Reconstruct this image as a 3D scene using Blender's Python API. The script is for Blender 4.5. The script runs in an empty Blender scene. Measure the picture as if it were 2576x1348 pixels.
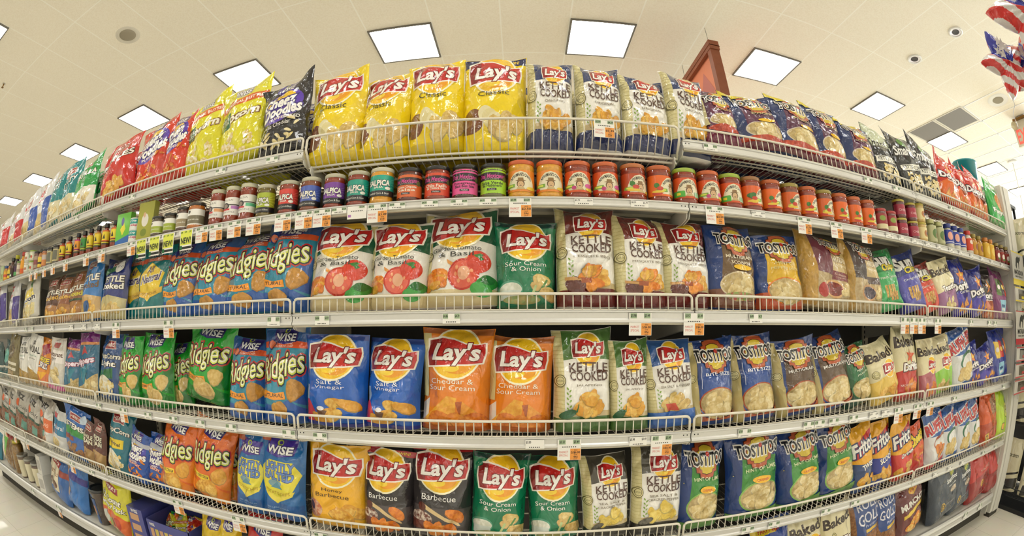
# Supermarket snack aisle seen through a fisheye lens.  Units: metres.  x along the shelves, y into the shelves, z up.
import bpy, bmesh, math, random
from math import sin, cos, pi, radians, sqrt, atan2
import numpy as np
from mathutils import Matrix, Vector

SC = bpy.context.scene
COL = SC.collection
# ---------------------------------------------------------------- camera
CAM_Z = 1.19
cd = bpy.data.cameras.new('camera')
cam = bpy.data.objects.new('camera', cd)
COL.objects.link(cam)
SC.camera = cam
cd.type = 'PANO'
cd.panorama_type = 'FISHEYE_EQUISOLID'
cd.sensor_width = 36.0
cd.fisheye_lens = 1123.6 * 36.0 / 2576.0          # 15.7 mm fisheye
cd.fisheye_fov = radians(200)
cd.clip_start = 0.02
cd.clip_end = 200
cd.shift_y = (843.6 - 674.0) / 1348.0
PITCH, YAW, ROLL = radians(-0.948), radians(-1.083), radians(-0.327)
_cp, _sp, _cy, _sy, _cr, _sr = cos(PITCH), sin(PITCH), cos(YAW), sin(YAW), cos(ROLL), sin(ROLL)
_f = Vector((_sy * _cp, _cy * _cp, _sp)); _r = Vector((_cy, -_sy, 0)); _u = _r.cross(_f)
_r2 = _r * _cr + _u * _sr; _u2 = -_r * _sr + _u * _cr
M = Matrix.Identity(4)
for _i in range(3):
    M[_i][0] = _r2[_i]; M[_i][1] = _u2[_i]; M[_i][2] = -_f[_i]
M[2][3] = CAM_Z
cam.matrix_world = M
# ---------------------------------------------------------------- world, exposure
w = bpy.data.worlds.new('world'); SC.world = w; w.use_nodes = True
w.node_tree.nodes['Background'].inputs[0].default_value = (0.75, 0.85, 1.0, 1)
w.node_tree.nodes['Background'].inputs[1].default_value = 0.25
SC.view_settings.view_transform = 'Standard'
SC.view_settings.look = 'None'
SC.view_settings.gamma = 1.0
SC.view_settings.use_curve_mapping = False
SC.view_settings.exposure = 0.0
PANEL_POWER = 10.2                                 # emission of each ceiling diffuser
SC.cycles.use_denoising = True
SC.cycles.max_bounces = 7
SC.cycles.diffuse_bounces = 4
SC.cycles.adaptive_threshold = 0.025
SC.cycles.glossy_bounces = 3
SC.cycles.transmission_bounces = 3
SC.cycles.transparent_max_bounces = 6
SC.cycles.sample_clamp_indirect = 12
# daylight that comes in through the store front, far to the right
ld = bpy.data.lights.new('store_front_daylight', 'AREA'); ld.shape = 'RECTANGLE'; ld.size = 10; ld.size_y = 3
ld.energy = 2300; ld.color = (0.76, 0.86, 1.0)
lo = bpy.data.objects.new('store_front_daylight', ld); COL.objects.link(lo)
lo.location = (15.5, 1.0, 1.6); lo.rotation_euler = (0, radians(100), 0)
# added fill light, several metres behind the viewer, for shelf fronts and ceiling
ld = bpy.data.lights.new('front_fill_light', 'AREA'); ld.shape = 'RECTANGLE'; ld.size = 34; ld.size_y = 2.4
ld.energy = 150; ld.color = (1.0, 0.98, 0.94)
lo = bpy.data.objects.new('front_fill_light', ld); COL.objects.link(lo)
lo.location = (-4, -6.9, 1.5); lo.rotation_euler = (radians(135), 0, 0)
# added light at the back wall, beyond the shelves, to brighten the ceiling
ld = bpy.data.lights.new('rear_ceiling_fill', 'AREA'); ld.shape = 'RECTANGLE'; ld.size = 26; ld.size_y = 1.6
ld.energy = 370; ld.color = (1.0, 0.95, 0.84)
lo = bpy.data.objects.new('rear_ceiling_fill', ld); COL.objects.link(lo)
lo.location = (1.5, 10.8, 1.6); lo.rotation_euler = (radians(-128), 0, 0)

# ---------------------------------------------------------------- geometry of the place
CEIL = CAM_Z + 2.72
FRONT = 1.243                                      # plane of the shelf lips
BAYX = [-4.362, -3.143, -1.924, -0.705, 0.515, 1.734, 2.955]
LEV = {'A': 1.784, 'J': 1.569, 'B': 1.239, 'C': 0.879, 'D': 0.524, 'E': 0.178}
LIPH = {'A': 0.031, 'J': 0.027, 'B': 0.036, 'C': 0.034, 'D': 0.033, 'E': 0.064}
BACK = FRONT + 0.47

# ---------------------------------------------------------------- materials
def srgb(h):
    h = h.lstrip('#'); o = []
    for i in (0, 2, 4):
        c = int(h[i:i + 2], 16) / 255
        o.append(c / 12.92 if c <= 0.04045 else ((c + 0.055) / 1.055) ** 2.4)
    return (o[0], o[1], o[2], 1)

_mats = {}
def nodes_of(name):
    m = bpy.data.materials.new(name); m.use_nodes = True
    nt = m.node_tree
    return m, nt, nt.nodes['Principled BSDF']

def mat(name, color, rough=0.5, metal=0.0, bump=0.0, scale=40.0, vary=0.0, coat=0.0, spec=0.5, coatr=0.08, dist=0.002, detail=3.0):
    """Principled material with procedural noise for tone and relief."""
    if name in _mats: return _mats[name]
    m, nt, b = nodes_of(name)
    b.inputs['Roughness'].default_value = rough; b.inputs['Metallic'].default_value = metal
    b.inputs['Specular IOR Level'].default_value = spec
    b.inputs['Coat Weight'].default_value = coat; b.inputs['Coat Roughness'].default_value = coatr
    c = srgb(color) if isinstance(color, str) else color
    tc = nt.nodes.new('ShaderNodeTexCoord'); n = nt.nodes.new('ShaderNodeTexNoise')
    n.inputs['Scale'].default_value = scale; n.inputs['Detail'].default_value = detail
    nt.links.new(tc.outputs['Object'], n.inputs['Vector'])
    if vary > 0:
        mx = nt.nodes.new('ShaderNodeMix'); mx.data_type = 'RGBA'
        mx.inputs['A'].default_value = tuple(x * (1 - vary) for x in c[:3]) + (1,)
        mx.inputs['B'].default_value = tuple(min(1, x * (1 + vary)) for x in c[:3]) + (1,)
        nt.links.new(n.outputs['Fac'], mx.inputs['Factor']); nt.links.new(mx.outputs['Result'], b.inputs['Base Color'])
    else:
        b.inputs['Base Color'].default_value = c
    if bump > 0:
        bp = nt.nodes.new('ShaderNodeBump'); bp.inputs['Strength'].default_value = bump; bp.inputs['Distance'].default_value = dist
        nt.links.new(n.outputs['Fac'], bp.inputs['Height']); nt.links.new(bp.outputs['Normal'], b.inputs['Normal'])
        if coat > 0: nt.links.new(bp.outputs['Normal'], b.inputs['Coat Normal'])
    _mats[name] = m
    return m

def film(hexc, rough=0.17):
    """Printed plastic film: crinkled by two sizes of procedural folds."""
    key = 'film_' + hexc + ('' if rough == 0.17 else '_%d' % int(rough * 100))
    if key in _mats: return _mats[key]
    m, nt, b = nodes_of(key)
    b.inputs['Base Color'].default_value = srgb(hexc)
    b.inputs['Roughness'].default_value = rough; b.inputs['Specular IOR Level'].default_value = 0.45
    b.inputs['Coat Weight'].default_value = 0.8; b.inputs['Coat Roughness'].default_value = 0.035
    tc = nt.nodes.new('ShaderNodeTexCoord')
    mp = nt.nodes.new('ShaderNodeMapping'); mp.inputs['Scale'].default_value = (1, 1, 0.7)
    v = nt.nodes.new('ShaderNodeTexVoronoi'); v.feature = 'F1'; v.inputs['Scale'].default_value = 19
    n = nt.nodes.new('ShaderNodeTexNoise'); n.inputs['Scale'].default_value = 30; n.inputs['Detail'].default_value = 3; n.inputs['Distortion'].default_value = 0.8
    n2 = nt.nodes.new('ShaderNodeTexNoise'); n2.inputs['Scale'].default_value = 6
    oi = nt.nodes.new('ShaderNodeObjectInfo')
    va = nt.nodes.new('ShaderNodeVectorMath'); va.operation = 'ADD'
    cb = nt.nodes.new('ShaderNodeCombineXYZ'); ml = nt.nodes.new('ShaderNodeMath'); ml.operation = 'MULTIPLY'; ml.inputs[1].default_value = 37.0
    nt.links.new(oi.outputs['Random'], ml.inputs[0]); nt.links.new(ml.outputs[0], cb.inputs[0]); nt.links.new(ml.outputs[0], cb.inputs[2])
    nt.links.new(tc.outputs['Object'], va.inputs[0]); nt.links.new(cb.outputs[0], va.inputs[1])
    nt.links.new(va.outputs[0], mp.inputs[0])
    # noise distorts the cells so that the folds wander
    vs = nt.nodes.new('ShaderNodeVectorMath'); vs.operation = 'SCALE'; vs.inputs['Scale'].default_value = 0.05
    vb = nt.nodes.new('ShaderNodeVectorMath'); vb.operation = 'ADD'
    nt.links.new(mp.outputs[0], n2.inputs['Vector']); nt.links.new(n2.outputs['Color'], vs.inputs[0])
    nt.links.new(mp.outputs[0], vb.inputs[0]); nt.links.new(vs.outputs[0], vb.inputs[1])
    nt.links.new(vb.outputs[0], v.inputs['Vector']); nt.links.new(vb.outputs[0], n.inputs['Vector'])
    mul = nt.nodes.new('ShaderNodeMath'); mul.operation = 'MULTIPLY_ADD'; mul.inputs[1].default_value = 0.45
    nt.links.new(n.outputs['Fac'], mul.inputs[0]); nt.links.new(v.outputs['Distance'], mul.inputs[2])
    bp = nt.nodes.new('ShaderNodeBump'); bp.inputs['Strength'].default_value = 0.85; bp.inputs['Distance'].default_value = 0.009
    nt.links.new(mul.outputs[0], bp.inputs['Height']); nt.links.new(bp.outputs['Normal'], b.inputs['Normal']); nt.links.new(bp.outputs['Normal'], b.inputs['Coat Normal'])
    _mats[key] = m
    return m

def speck(hexa, hexb, scale=90):
    """Printed food picture: two tones broken up by noise, under the same film."""
    key = 'print_' + hexa + '_' + hexb
    if key in _mats: return _mats[key]
    m = film(hexa).copy(); m.name = key
    nt = m.node_tree; b = nt.nodes['Principled BSDF']
    n = nt.nodes.new('ShaderNodeTexNoise'); n.inputs['Scale'].default_value = scale; n.inputs['Detail'].default_value = 2
    tc = nt.nodes.new('ShaderNodeTexCoord'); nt.links.new(tc.outputs['Object'], n.inputs['Vector'])
    r = nt.nodes.new('ShaderNodeValToRGB'); r.color_ramp.elements[0].position = 0.38; r.color_ramp.elements[1].position = 0.62
    r.color_ramp.elements[0].color = srgb(hexa); r.color_ramp.elements[1].color = srgb(hexb)
    nt.links.new(n.outputs['Fac'], r.inputs[0]); nt.links.new(r.outputs[0], b.inputs['Base Color'])
    _mats[key] = m
    return m

def cmat(c):
    if '/' in c:
        a, b = c.split('/'); return speck(a, b)
    return film(c)

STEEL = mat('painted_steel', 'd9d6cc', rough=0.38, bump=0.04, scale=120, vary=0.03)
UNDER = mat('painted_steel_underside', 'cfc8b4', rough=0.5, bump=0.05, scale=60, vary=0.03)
LIPM = mat('brushed_price_channel', 'd8d7d2', rough=0.3, metal=0.35, bump=0.06, scale=90, vary=0.04)
WIRE = mat('white_coated_wire', 'e6e0cf', rough=0.32, spec=0.5)
BACKM = mat('back_panel', '423f38', rough=0.7, vary=0.05)
PAPER = mat('tag_paper', 'f3f1ea', rough=0.45, coat=0.3)
TAGG = mat('tag_green', 'a9bf9a', rough=0.5)
TAGO = mat('tag_orange', 'f0a04a', rough=0.5)
TAGY = mat('tag_yellow', 'e4ea5a', rough=0.5)
TAGK = mat('tag_ink', '2a2c28', rough=0.6)
TAGR = mat('tag_red_ink', 'd8695a', rough=0.6)
TAGN = mat('tag_dark_green', '1f6a3a', rough=0.6)

# ---------------------------------------------------------------- mesh helpers
class MB:
    """Collects shapes for ONE mesh."""
    def __init__(s): s.v = []; s.f = []; s.m = []; s.mats = []; s.flat = []
    def mi(s, m):
        if m not in s.mats: s.mats.append(m)
        return s.mats.index(m)
    def add(s, vs, fs, m, flat=True):
        o = len(s.v); k = s.mi(m)
        s.v += [tuple(p) for p in vs]
        for f in fs: s.f.append(tuple(i + o for i in f)); s.m.append(k); s.flat.append(flat)
    def box(s, x0, x1, y0, y1, z0, z1, m):
        s.add([(x0, y0, z0), (x1, y0, z0), (x1, y1, z0), (x0, y1, z0), (x0, y0, z1), (x1, y0, z1), (x1, y1, z1), (x0, y1, z1)],
              [(0, 3, 2, 1), (4, 5, 6, 7), (0, 1, 5, 4), (1, 2, 6, 5), (2, 3, 7, 6), (3, 0, 4, 7)], m)
    def prism_x(s, prof, x0, x1, m):
        """profile in (y, z), swept along x; prof listed counter-clockwise"""
        n = len(prof)
        vs = [(x0, y, z) for y, z in prof] + [(x1, y, z) for y, z in prof]
        fs = [(i, (i + 1) % n, n + (i + 1) % n, n + i) for i in range(n)] + [tuple(range(n))[::-1], tuple(range(n, 2 * n))]
        s.add(vs, fs, m)
    def rod(s, pts, r, m, n=6, closed=False):
        """round wire along a polyline"""
        P = [Vector(p) for p in pts]; rings = []; N = len(P); o = len(s.v); k = s.mi(m)
        for i, p in enumerate(P):
            a = P[i - 1] if (i > 0 or closed) else p; b = P[(i + 1) % N] if (i < N - 1 or closed) else p
            d = (b - a)
            if d.length < 1e-9: d = Vector((0, 0, 1))
            d.normalize()
            up = Vector((0, 0, 1)) if abs(d.z) < 0.9 else Vector((0, 1, 0))
            e = d.cross(up).normalized(); g = e.cross(d)
            sc = 1.0
            if 0 < i < N - 1:
                c = (P[i] - P[i - 1]).normalized().dot((P[i + 1] - P[i]).normalized()); sc = 1 / max(0.5, sqrt(max(0.01, (1 + c) / 2)))
            for j in range(n):
                t = 2 * pi * j / n
                s.v.append(tuple(p + (e * cos(t) + g * sin(t)) * r * (sc if False else 1)))
        for i in range(N if closed else N - 1):
            i2 = (i + 1) % N
            for j in range(n):
                s.f.append((o + i * n + j, o + i * n + (j + 1) % n, o + i2 * n + (j + 1) % n, o + i2 * n + j)); s.m.append(k); s.flat.append(False)
        if not closed:
            s.f.append(tuple(o + j for j in range(n))[::-1]); s.m.append(k); s.flat.append(True)
            s.f.append(tuple(o + (N - 1) * n + j for j in range(n))); s.m.append(k); s.flat.append(True)
    def lathe(s, prof, m, n=24, cx=0, cy=0, z0=0, cap=True, lobes=0, ms=None, a0=0, a1=2 * pi):
        """prof: [(r, z)] bottom to top"""
        o = len(s.v); full = abs(a1 - a0 - 2 * pi) < 1e-6; nn = n if full else n + 1
        for r, z in prof:
            for j in range(nn):
                t = a0 + (a1 - a0) * j / n
                s.v.append((cx + r * cos(t), cy + r * sin(t), z0 + z))
        for i in range(len(prof) - 1):
            k = s.mi(ms[i] if ms else m)
            for j in range(n):
                j2 = (j + 1) % nn
                s.f.append((o + i * nn + j, o + i * nn + j2, o + (i + 1) * nn + j2, o + (i + 1) * nn + j)); s.m.append(k); s.flat.append(False)
        if cap and full:
            s.f.append(tuple(o + j for j in range(nn))[::-1]); s.m.append(s.mi(ms[0] if ms else m)); s.flat.append(True)
            s.f.append(tuple(o + (len(prof) - 1) * nn + j for j in range(nn))); s.m.append(s.mi(ms[-1] if ms else m)); s.flat.append(True)
    def mesh(s, name):
        me = bpy.data.meshes.new(name); me.from_pydata(s.v, [], s.f)
        for m in s.mats: me.materials.append(m)
        me.polygons.foreach_set('material_index', s.m)
        me.polygons.foreach_set('use_smooth', [not q for q in s.flat])
        me.update(); return me
    def build(s, name, parent=None, loc=None, rot=None):
        o = bpy.data.objects.new(name, s.mesh(name)); COL.objects.link(o)
        if parent: o.parent = parent
        if loc: o.location = loc
        if rot: o.rotation_euler = rot
        return o

def tag(o, label=None, cat=None, group=None, kind=None):
    if label: o['label'] = label
    if cat: o['category'] = cat
    if group: o['group'] = group
    if kind: o['kind'] = kind
    return o
def empty(name, loc=(0, 0, 0), rot=(0, 0, 0)):
    o = bpy.data.objects.new(name, None); COL.objects.link(o); o.location = loc; o.rotation_euler = rot; o.empty_display_size = 0.05
    return o
def copy_thing(o, parent=None, kids=None):
    c = o.copy(); COL.objects.link(c); c.parent = parent
    for ch in list(o.children): copy_thing(ch, c)
    return c

# ---------------------------------------------------------------- room
def ceiling_material():
    m, nt, b = nodes_of('ceiling_tiles')
    b.inputs['Roughness'].default_value = 0.85
    geo = nt.nodes.new('ShaderNodeNewGeometry'); sp = nt.nodes.new('ShaderNodeSeparateXYZ'); nt.links.new(geo.outputs['Position'], sp.inputs[0])
    def line(out, off, step, wd):
        a = nt.nodes.new('ShaderNodeMath'); a.operation = 'SUBTRACT'; a.inputs[1].default_value = off - wd / 2; nt.links.new(out, a.inputs[0])
        d = nt.nodes.new('ShaderNodeMath'); d.operation = 'PINGPONG'; d.inputs[1].default_value = step / 2
        a.inputs[1].default_value = off
        nt.links.new(a.outputs[0], d.inputs[0])
        l = nt.nodes.new('ShaderNodeMath'); l.operation = 'LESS_THAN'; l.inputs[1].default_value = wd / 2; nt.links.new(d.outputs[0], l.inputs[0])
        return l.outputs[0]
    lx = line(sp.outputs[0], 0.465, 0.61, 0.013); ly = line(sp.outputs[1], 1.31, 1.22, 0.013)
    mxl = nt.nodes.new('ShaderNodeMath'); mxl.operation = 'MAXIMUM'; nt.links.new(lx, mxl.inputs[0]); nt.links.new(ly, mxl.inputs[1])
    n = nt.nodes.new('ShaderNodeTexNoise'); n.inputs['Scale'].default_value = 70; n.inputs['Detail'].default_value = 4; nt.links.new(geo.outputs['Position'], n.inputs['Vector'])
    r = nt.nodes.new('ShaderNodeValToRGB'); r.color_ramp.elements[0].position = 0.3; r.color_ramp.elements[1].position = 0.6
    r.color_ramp.elements[0].color = srgb('efe6d2'); r.color_ramp.elements[1].color = srgb('f6efde')
    nt.links.new(n.outputs['Fac'], r.inputs[0])
    mx = nt.nodes.new('ShaderNodeMix'); mx.data_type = 'RGBA'; mx.inputs['B'].default_value = srgb('fbf7ea')
    nt.links.new(mxl.outputs[0], mx.inputs['Factor']); nt.links.new(r.outputs[0], mx.inputs['A']); nt.links.new(mx.outputs['Result'], b.inputs['Base Color'])
    bp = nt.nodes.new('ShaderNodeBump'); bp.inputs['Strength'].default_value = 0.15; bp.inputs['Distance'].default_value = 0.004
    nt.links.new(n.outputs['Fac'], bp.inputs['Height']); nt.links.new(bp.outputs['Normal'], b.inputs['Normal'])
    return m
def floor_material():
    m, nt, b = nodes_of('vinyl_floor_tiles')
    b.inputs['Roughness'].default_value = 0.32; b.inputs['Coat Weight'].default_value = 0.2
    geo = nt.nodes.new('ShaderNodeNewGeometry')
    br = nt.nodes.new('ShaderNodeTexBrick'); br.offset = 0.0; br.inputs['Scale'].default_value = 1.0
    br.inputs['Brick Width'].default_value = 0.305; br.inputs['Row Height'].default_value = 0.305; br.inputs['Mortar Size'].default_value = 0.0012
    br.inputs['Color1'].default_value = srgb('eee9da'); br.inputs['Color2'].default_value = srgb('e8e3d3'); br.inputs['Mortar'].default_value = srgb('b4ac98')
    n = nt.nodes.new('ShaderNodeTexNoise'); n.inputs['Scale'].default_value = 9; n.inputs['Detail'].default_value = 6
    nt.links.new(geo.outputs['Position'], br.inputs['Vector']); nt.links.new(geo.outputs['Position'], n.inputs['Vector'])
    mx = nt.nodes.new('ShaderNodeMix'); mx.data_type = 'RGBA'; mx.blend_type = 'MULTIPLY'; mx.inputs['Factor'].default_value = 0.12
    nt.links.new(br.outputs['Color'], mx.inputs['A']); nt.links.new(n.outputs['Color'], mx.inputs['B']); nt.links.new(mx.outputs['Result'], b.inputs['Base Color'])
    return m
X0, X1, Y0, Y1 = -26.0, 16.0, -7.0, 11.0
q = MB(); q.box(X0, X1, Y0, Y1, -0.1, 0, floor_material()); tag(q.build('floor'), kind='structure')
q = MB(); q.box(X0, X1, Y0, Y1, CEIL, CEIL + 0.1, ceiling_material()); tag(q.build('ceiling'), kind='structure')
WALLM = mat('painted_wall', 'e8e2d4', rough=0.8, bump=0.05, scale=30, vary=0.03)
for nm, b_ in (('wall_left', (X0 - 0.1, X0, Y0, Y1)), ('wall_right', (X1, X1 + 0.1, Y0, Y1)), ('wall_back', (X0, X1, Y1, Y1 + 0.1)), ('wall_front', (X0, X1, Y0 - 0.1, Y0))):
    q = MB(); q.box(b_[0], b_[1], b_[2], b_[3], 0, CEIL, WALLM); tag(q.build(nm), kind='structure')
# white T-bars of the newer ceiling field over the right end of the aisle
TBAR = mat('white_tbar', 'f4f3f0', rough=0.5)
q = MB()
for k in range(0, 18):
    x = 5.48 + 0.61 * k
    if x < X1: q.box(x - 0.012, x + 0.012, Y0, Y1, CEIL - 0.004, CEIL, TBAR)
for k in range(-6, 9): q.box(5.48, X1, 1.30 + 1.22 * k - 0.012, 1.30 + 1.22 * k + 0.012, CEIL - 0.004, CEIL, TBAR)
tag(q.build('trim_1'), kind='structure')

# ---------------------------------------------------------------- ceiling lights
DIFF, _nt, _b = nodes_of('light_diffuser')
_b.inputs['Base Color'].default_value = (0.9, 0.9, 0.9, 1)
_b.inputs['Emission Color'].default_value = (1.0, 0.99, 0.955, 1); _b.inputs['Emission Strength'].default_value = PANEL_POWER
FRM = mat('light_frame', '6f6a60', rough=0.5)
def ceiling_light():
    t = empty('ceiling_light')
    q = MB(); h = 0.283; q.box(-h, h, -h, h, -0.004, 0.002, DIFF); q.build('diffuser', t)
    q = MB(); g = 0.3
    q.box(-g, g, -g, -h, -0.010, 0.004, FRM); q.box(-g, g, h, g, -0.010, 0.004, FRM); q.box(-g, -h, -h, h, -0.010, 0.004, FRM); q.box(h, g, -h, h, -0.010, 0.004, FRM)
    q.build('frame', t)
    return t
L0 = ceiling_light()
ORD = ['first', 'second', 'third', 'fourth', 'fifth', 'sixth', 'seventh', 'eighth', 'ninth', 'tenth', 'eleventh', 'twelfth', 'thirteenth', 'fourteenth', 'fifteenth', 'sixteenth']
ROWS = [(3.455, 'row behind the shelves', -9, 6), (0.34, 'row over the shopper aisle', -9, 4), (-2.8, 'row behind the viewer', -7, 4), (-5.9, 'row nearest the front wall', -5, 3), (6.6, 'farthest row', -6, 4)]
first = True
for yy, where, k0, k1 in ROWS:
    for i, k in enumerate(range(k0, k1 + 1)):
        o = L0 if first else copy_thing(L0); first = False
        o.location = (0.77 + 1.83 * k, yy, CEIL - 0.004)
        tag(o, 'square ceiling light, %s from the left in the %s' % (ORD[i], where), 'ceiling light', 'square ceiling lights')

# ---------------------------------------------------------------- gondola: frame, decks, price channels, fences
F = FRONT
DARK = mat('kick_plate_dark', '3a372f', rough=0.7)
SLOT = mat('slot_shadow', '1a1916', rough=0.9)
gon = empty('gondola_frame', (0, 0, 0))
tag(gon, 'long cream metal gondola frame that carries all the snack shelves', 'shelving frame')
for k in range(6):
    x0, x1 = BAYX[k], BAYX[k + 1]
    q = MB(); q.box(x0 + 0.002, x1 - 0.002, BACK, BACK + 0.012, 0.11, 1.80, BACKM); q.build('back_panel', gon)
    q = MB(); q.box(x0, x1, F + 0.075, F + 0.085, 0.0, 0.112, DARK); q.build('kick_plate', gon)
for k in range(7):
    x = BAYX[k]
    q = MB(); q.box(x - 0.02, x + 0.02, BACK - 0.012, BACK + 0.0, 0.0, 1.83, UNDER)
    for j in range(60): q.box(x - 0.012, x - 0.006, BACK - 0.0135, BACK - 0.012, 0.2 + j * 0.026, 0.215 + j * 0.026, SLOT)
    q.build('upright', gon)
# end post of the run, with its slotted strip and the side panel next to the shelves
q = MB(); q.box(2.972, 2.984, F + 0.03, BACK, 0.02, 2.06, STEEL); q.build('end_panel', gon)
q = MB()
q.box(2.986, 3.032, F - 0.004, F + 0.05, 0.03, 2.08, STEEL); q.box(3.036, 3.135, F - 0.012, F + 0.05, 0.03, 2.08, STEEL)
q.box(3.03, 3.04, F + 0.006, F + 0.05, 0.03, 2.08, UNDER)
for j in range(76): q.box(3.0315, 3.0365, F + 0.003, F + 0.0062, 0.05 + j * 0.026, 0.066 + j * 0.026, SLOT)
q.box(2.99, 3.13, F - 0.008, F + 0.05, 0.0, 0.03, DARK)
q.build('end_post', gon)

def deck_wires(q, x0, x1, y0, y1, z, r=0.0016):
    n = int(round((x1 - x0) / 0.0254))
    for i in range(n + 1):
        x = x0 + (x1 - x0) * i / n
        q.rod([(x, y0, z), (x, y1, z)], r, WIRE, n=4)
    for y in (y0 + 0.005, y0 + 0.10, y0 + 0.13, (y0 + y1) / 2 + 0.05, y1 - 0.01): q.rod([(x0, y, z - 0.005), (x1, y, z - 0.005)], 0.0035, WIRE, n=5)

def fence_mesh(L, h):
    """wire fence, local origin at its lower left corner; frame wire with rounded corners and thin uprights"""
    q = MB(); R = 0.013; r = 0.0043
    pts = [(0, 0, 0.0)]
    pts += [(R - R * cos(a), 0, h - R + R * sin(a)) for a in [i * pi / 8 for i in range(0, 5)]]
    pts += [(L - R + R * sin(a), 0, h - R + R * cos(a)) for a in [i * pi / 8 for i in range(0, 5)]]
    pts += [(L, 0, 0.0)]
    q.rod(pts, r, WIRE, n=8)
    q.rod([(0, 0.002, 0.001), (L, 0.002, 0.001)], 0.0022, WIRE, n=6)
    n = int(round(L / 0.0254))
    for i in range(1, n): q.rod([(L * i / n, 0.001, 0.0), (L * i / n, 0.001, h)], 0.0018, WIRE, n=5)
    return q.mesh('wire_fence')
def lip_mesh(L, h, style):
    q = MB()
    if style == 'base':
        prof = [(0.02, 0), (0.004, 0.0), (-0.006, -0.006), (-0.010, -0.018), (-0.004, -0.030), (-0.004, -0.050), (-0.008, -0.058), (-0.002, -0.064), (0.02, -0.064)]
    else:
        prof = [(0.016, 0), (-0.001, 0.0), (-0.004, -0.002), (-0.004, -0.005), (0.001, -0.007), (0.001, -h * 0.62), (-0.003, -h + 0.009), (-0.004, -h + 0.003), (-0.001, -h), (0.016, -h)]
    q.prism_x(prof[::-1], 0.0015, L - 0.0015, LIPM)
    if style != 'base':
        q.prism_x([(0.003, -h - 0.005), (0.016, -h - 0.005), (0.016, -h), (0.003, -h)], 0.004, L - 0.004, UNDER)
        for x in (0.012, 0.024, L - 0.012, L - 0.024):
            q.add([(x + 0.0022 * cos(t), 0.0005, -0.012 + 0.0022 * sin(t)) for t in [j * pi / 3 for j in range(6)]], [tuple(range(6))], SLOT)
    return q.mesh('price_channel')
def bracket_mesh(kind):
    q = MB(); t = 0.0015
    if kind == 'basket': pr = [(0.03, -0.075), (0.045, -0.088), (0.46, -0.12), (0.46, -0.052), (0.045, -0.050), (0.03, -0.055)]
    else: pr = [(0.012, -0.010), (0.012, -0.038), (0.02, -0.048), (0.05, -0.054), (0.46, -0.10), (0.46, -0.008)]
    q.prism_x(pr, -t, t, STEEL)
    return q.mesh('bracket')
FM = {('f', 0): fence_mesh(1.205, 0.0455)}
LIPS = {l: lip_mesh(1.219, LIPH[l], 'base' if l == 'E' else 'std') for l in LEV}
BRK = {'n': bracket_mesh('n'), 'b': bracket_mesh('basket')}
_dk = {}
def deck(level, basket=False):
    key = 'solid' if level in 'JE' else ('basket' if basket else 'wire')
    if key in _dk: return _dk[key]
    q = MB(); L = 1.219
    if key == 'solid':
        q.box(0.002, L - 0.002, 0.004, 0.455, -0.004, 0.0, STEEL)
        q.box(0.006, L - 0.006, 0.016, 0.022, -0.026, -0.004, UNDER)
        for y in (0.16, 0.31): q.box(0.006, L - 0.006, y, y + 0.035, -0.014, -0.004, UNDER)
    else: deck_wires(q, 0.006, L - 0.006, 0.006, 0.45, -0.003)
    _dk[key] = q.mesh('deck'); return _dk[key]
def obj(name, me, parent=None, loc=(0, 0, 0)):
    o = bpy.data.objects.new(name, me); COL.objects.link(o); o.parent = parent; o.location = loc; return o
BAYN = ['left end bay', 'second bay from left', 'third bay from left', 'centre bay', 'bay right of centre', 'right end bay']
LEVN = {'A': 'top', 'J': 'second, jar', 'B': 'third', 'C': 'fourth', 'D': 'fifth', 'E': 'base'}
for l in 'AJBCDE':
    for k in range(6):
        x0 = BAYX[k]; z = LEV[l]
        if l == 'A' and k == 3: continue
        t = empty('store_shelf', (x0, F, z))
        tag(t, 'cream %s shelf %s in the %s' % ('steel' if l in 'JE' else 'wire', 'at %s level' % (LEVN[l].split(',')[0]), BAYN[k]), 'shelf', '%s level shelves of the snack gondola' % LEVN[l].split(',')[0])
        obj('deck', deck(l), t); obj('price_channel', LIPS[l], t)
        if l in 'ABCD': obj('wire_fence', FM['f', 0], t, (0.007, -0.001, 0.001))
        if l != 'E':
            obj('bracket', BRK['n'], t, (0.004, 0, 0)); obj('bracket', BRK['n'], t, (1.215, 0, 0))
# the wire basket shelf of the centre bay on top
t = empty('wire_basket_shelf', (BAYX[3], F, LEV['A']))
tag(t, 'white wire basket shelf holding the yellow and white bags on top of the centre bay', 'shelf')
L = 1.219; q = MB(); R = 0.014
zt, zb = 0.045, -0.002
pts = [(0.008, 0.045, -0.052), (0.008, 0, zb)] + [(0.008 + R - R * cos(a), 0, zt - R + R * sin(a)) for a in [i * pi / 8 for i in range(5)]] + \
      [(L - 0.008 - R + R * sin(a), 0, zt - R + R * cos(a)) for a in [i * pi / 8 for i in range(5)]] + [(L - 0.008, 0, zb), (L - 0.008, 0.045, -0.052)]
q.rod(pts, 0.0045, WIRE, n=8)
n = 47
for i in range(1, n):
    x = 0.008 + (L - 0.016) * i / n
    q.rod([(x, 0.001, zt), (x, 0.001, zb), (x, 0.045, -0.052)], 0.0019, WIRE, n=5)
q.build('wire_fence', t)
q = MB()
for i in range(1, n):
    x = 0.008 + (L - 0.016) * i / n
    q.rod([(x, 0.045, -0.052), (x, 0.45, -0.054)], 0.0017, WIRE, n=5)
for y, z, r in ((0.044, -0.054, 0.0042), (0.055, -0.066, 0.0048), (0.24, -0.058, 0.004), (0.44, -0.058, 0.004)): q.rod([(0.006, y, z), (L - 0.006, y, z)], r, WIRE, n=8)
q.build('deck', t)
obj('bracket', BRK['b'], t, (0.02, 0, 0.002)); obj('bracket', BRK['b'], t, (L - 0.02, 0, 0.002))
# kick shadow gap under the base shelf needs feet

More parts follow.
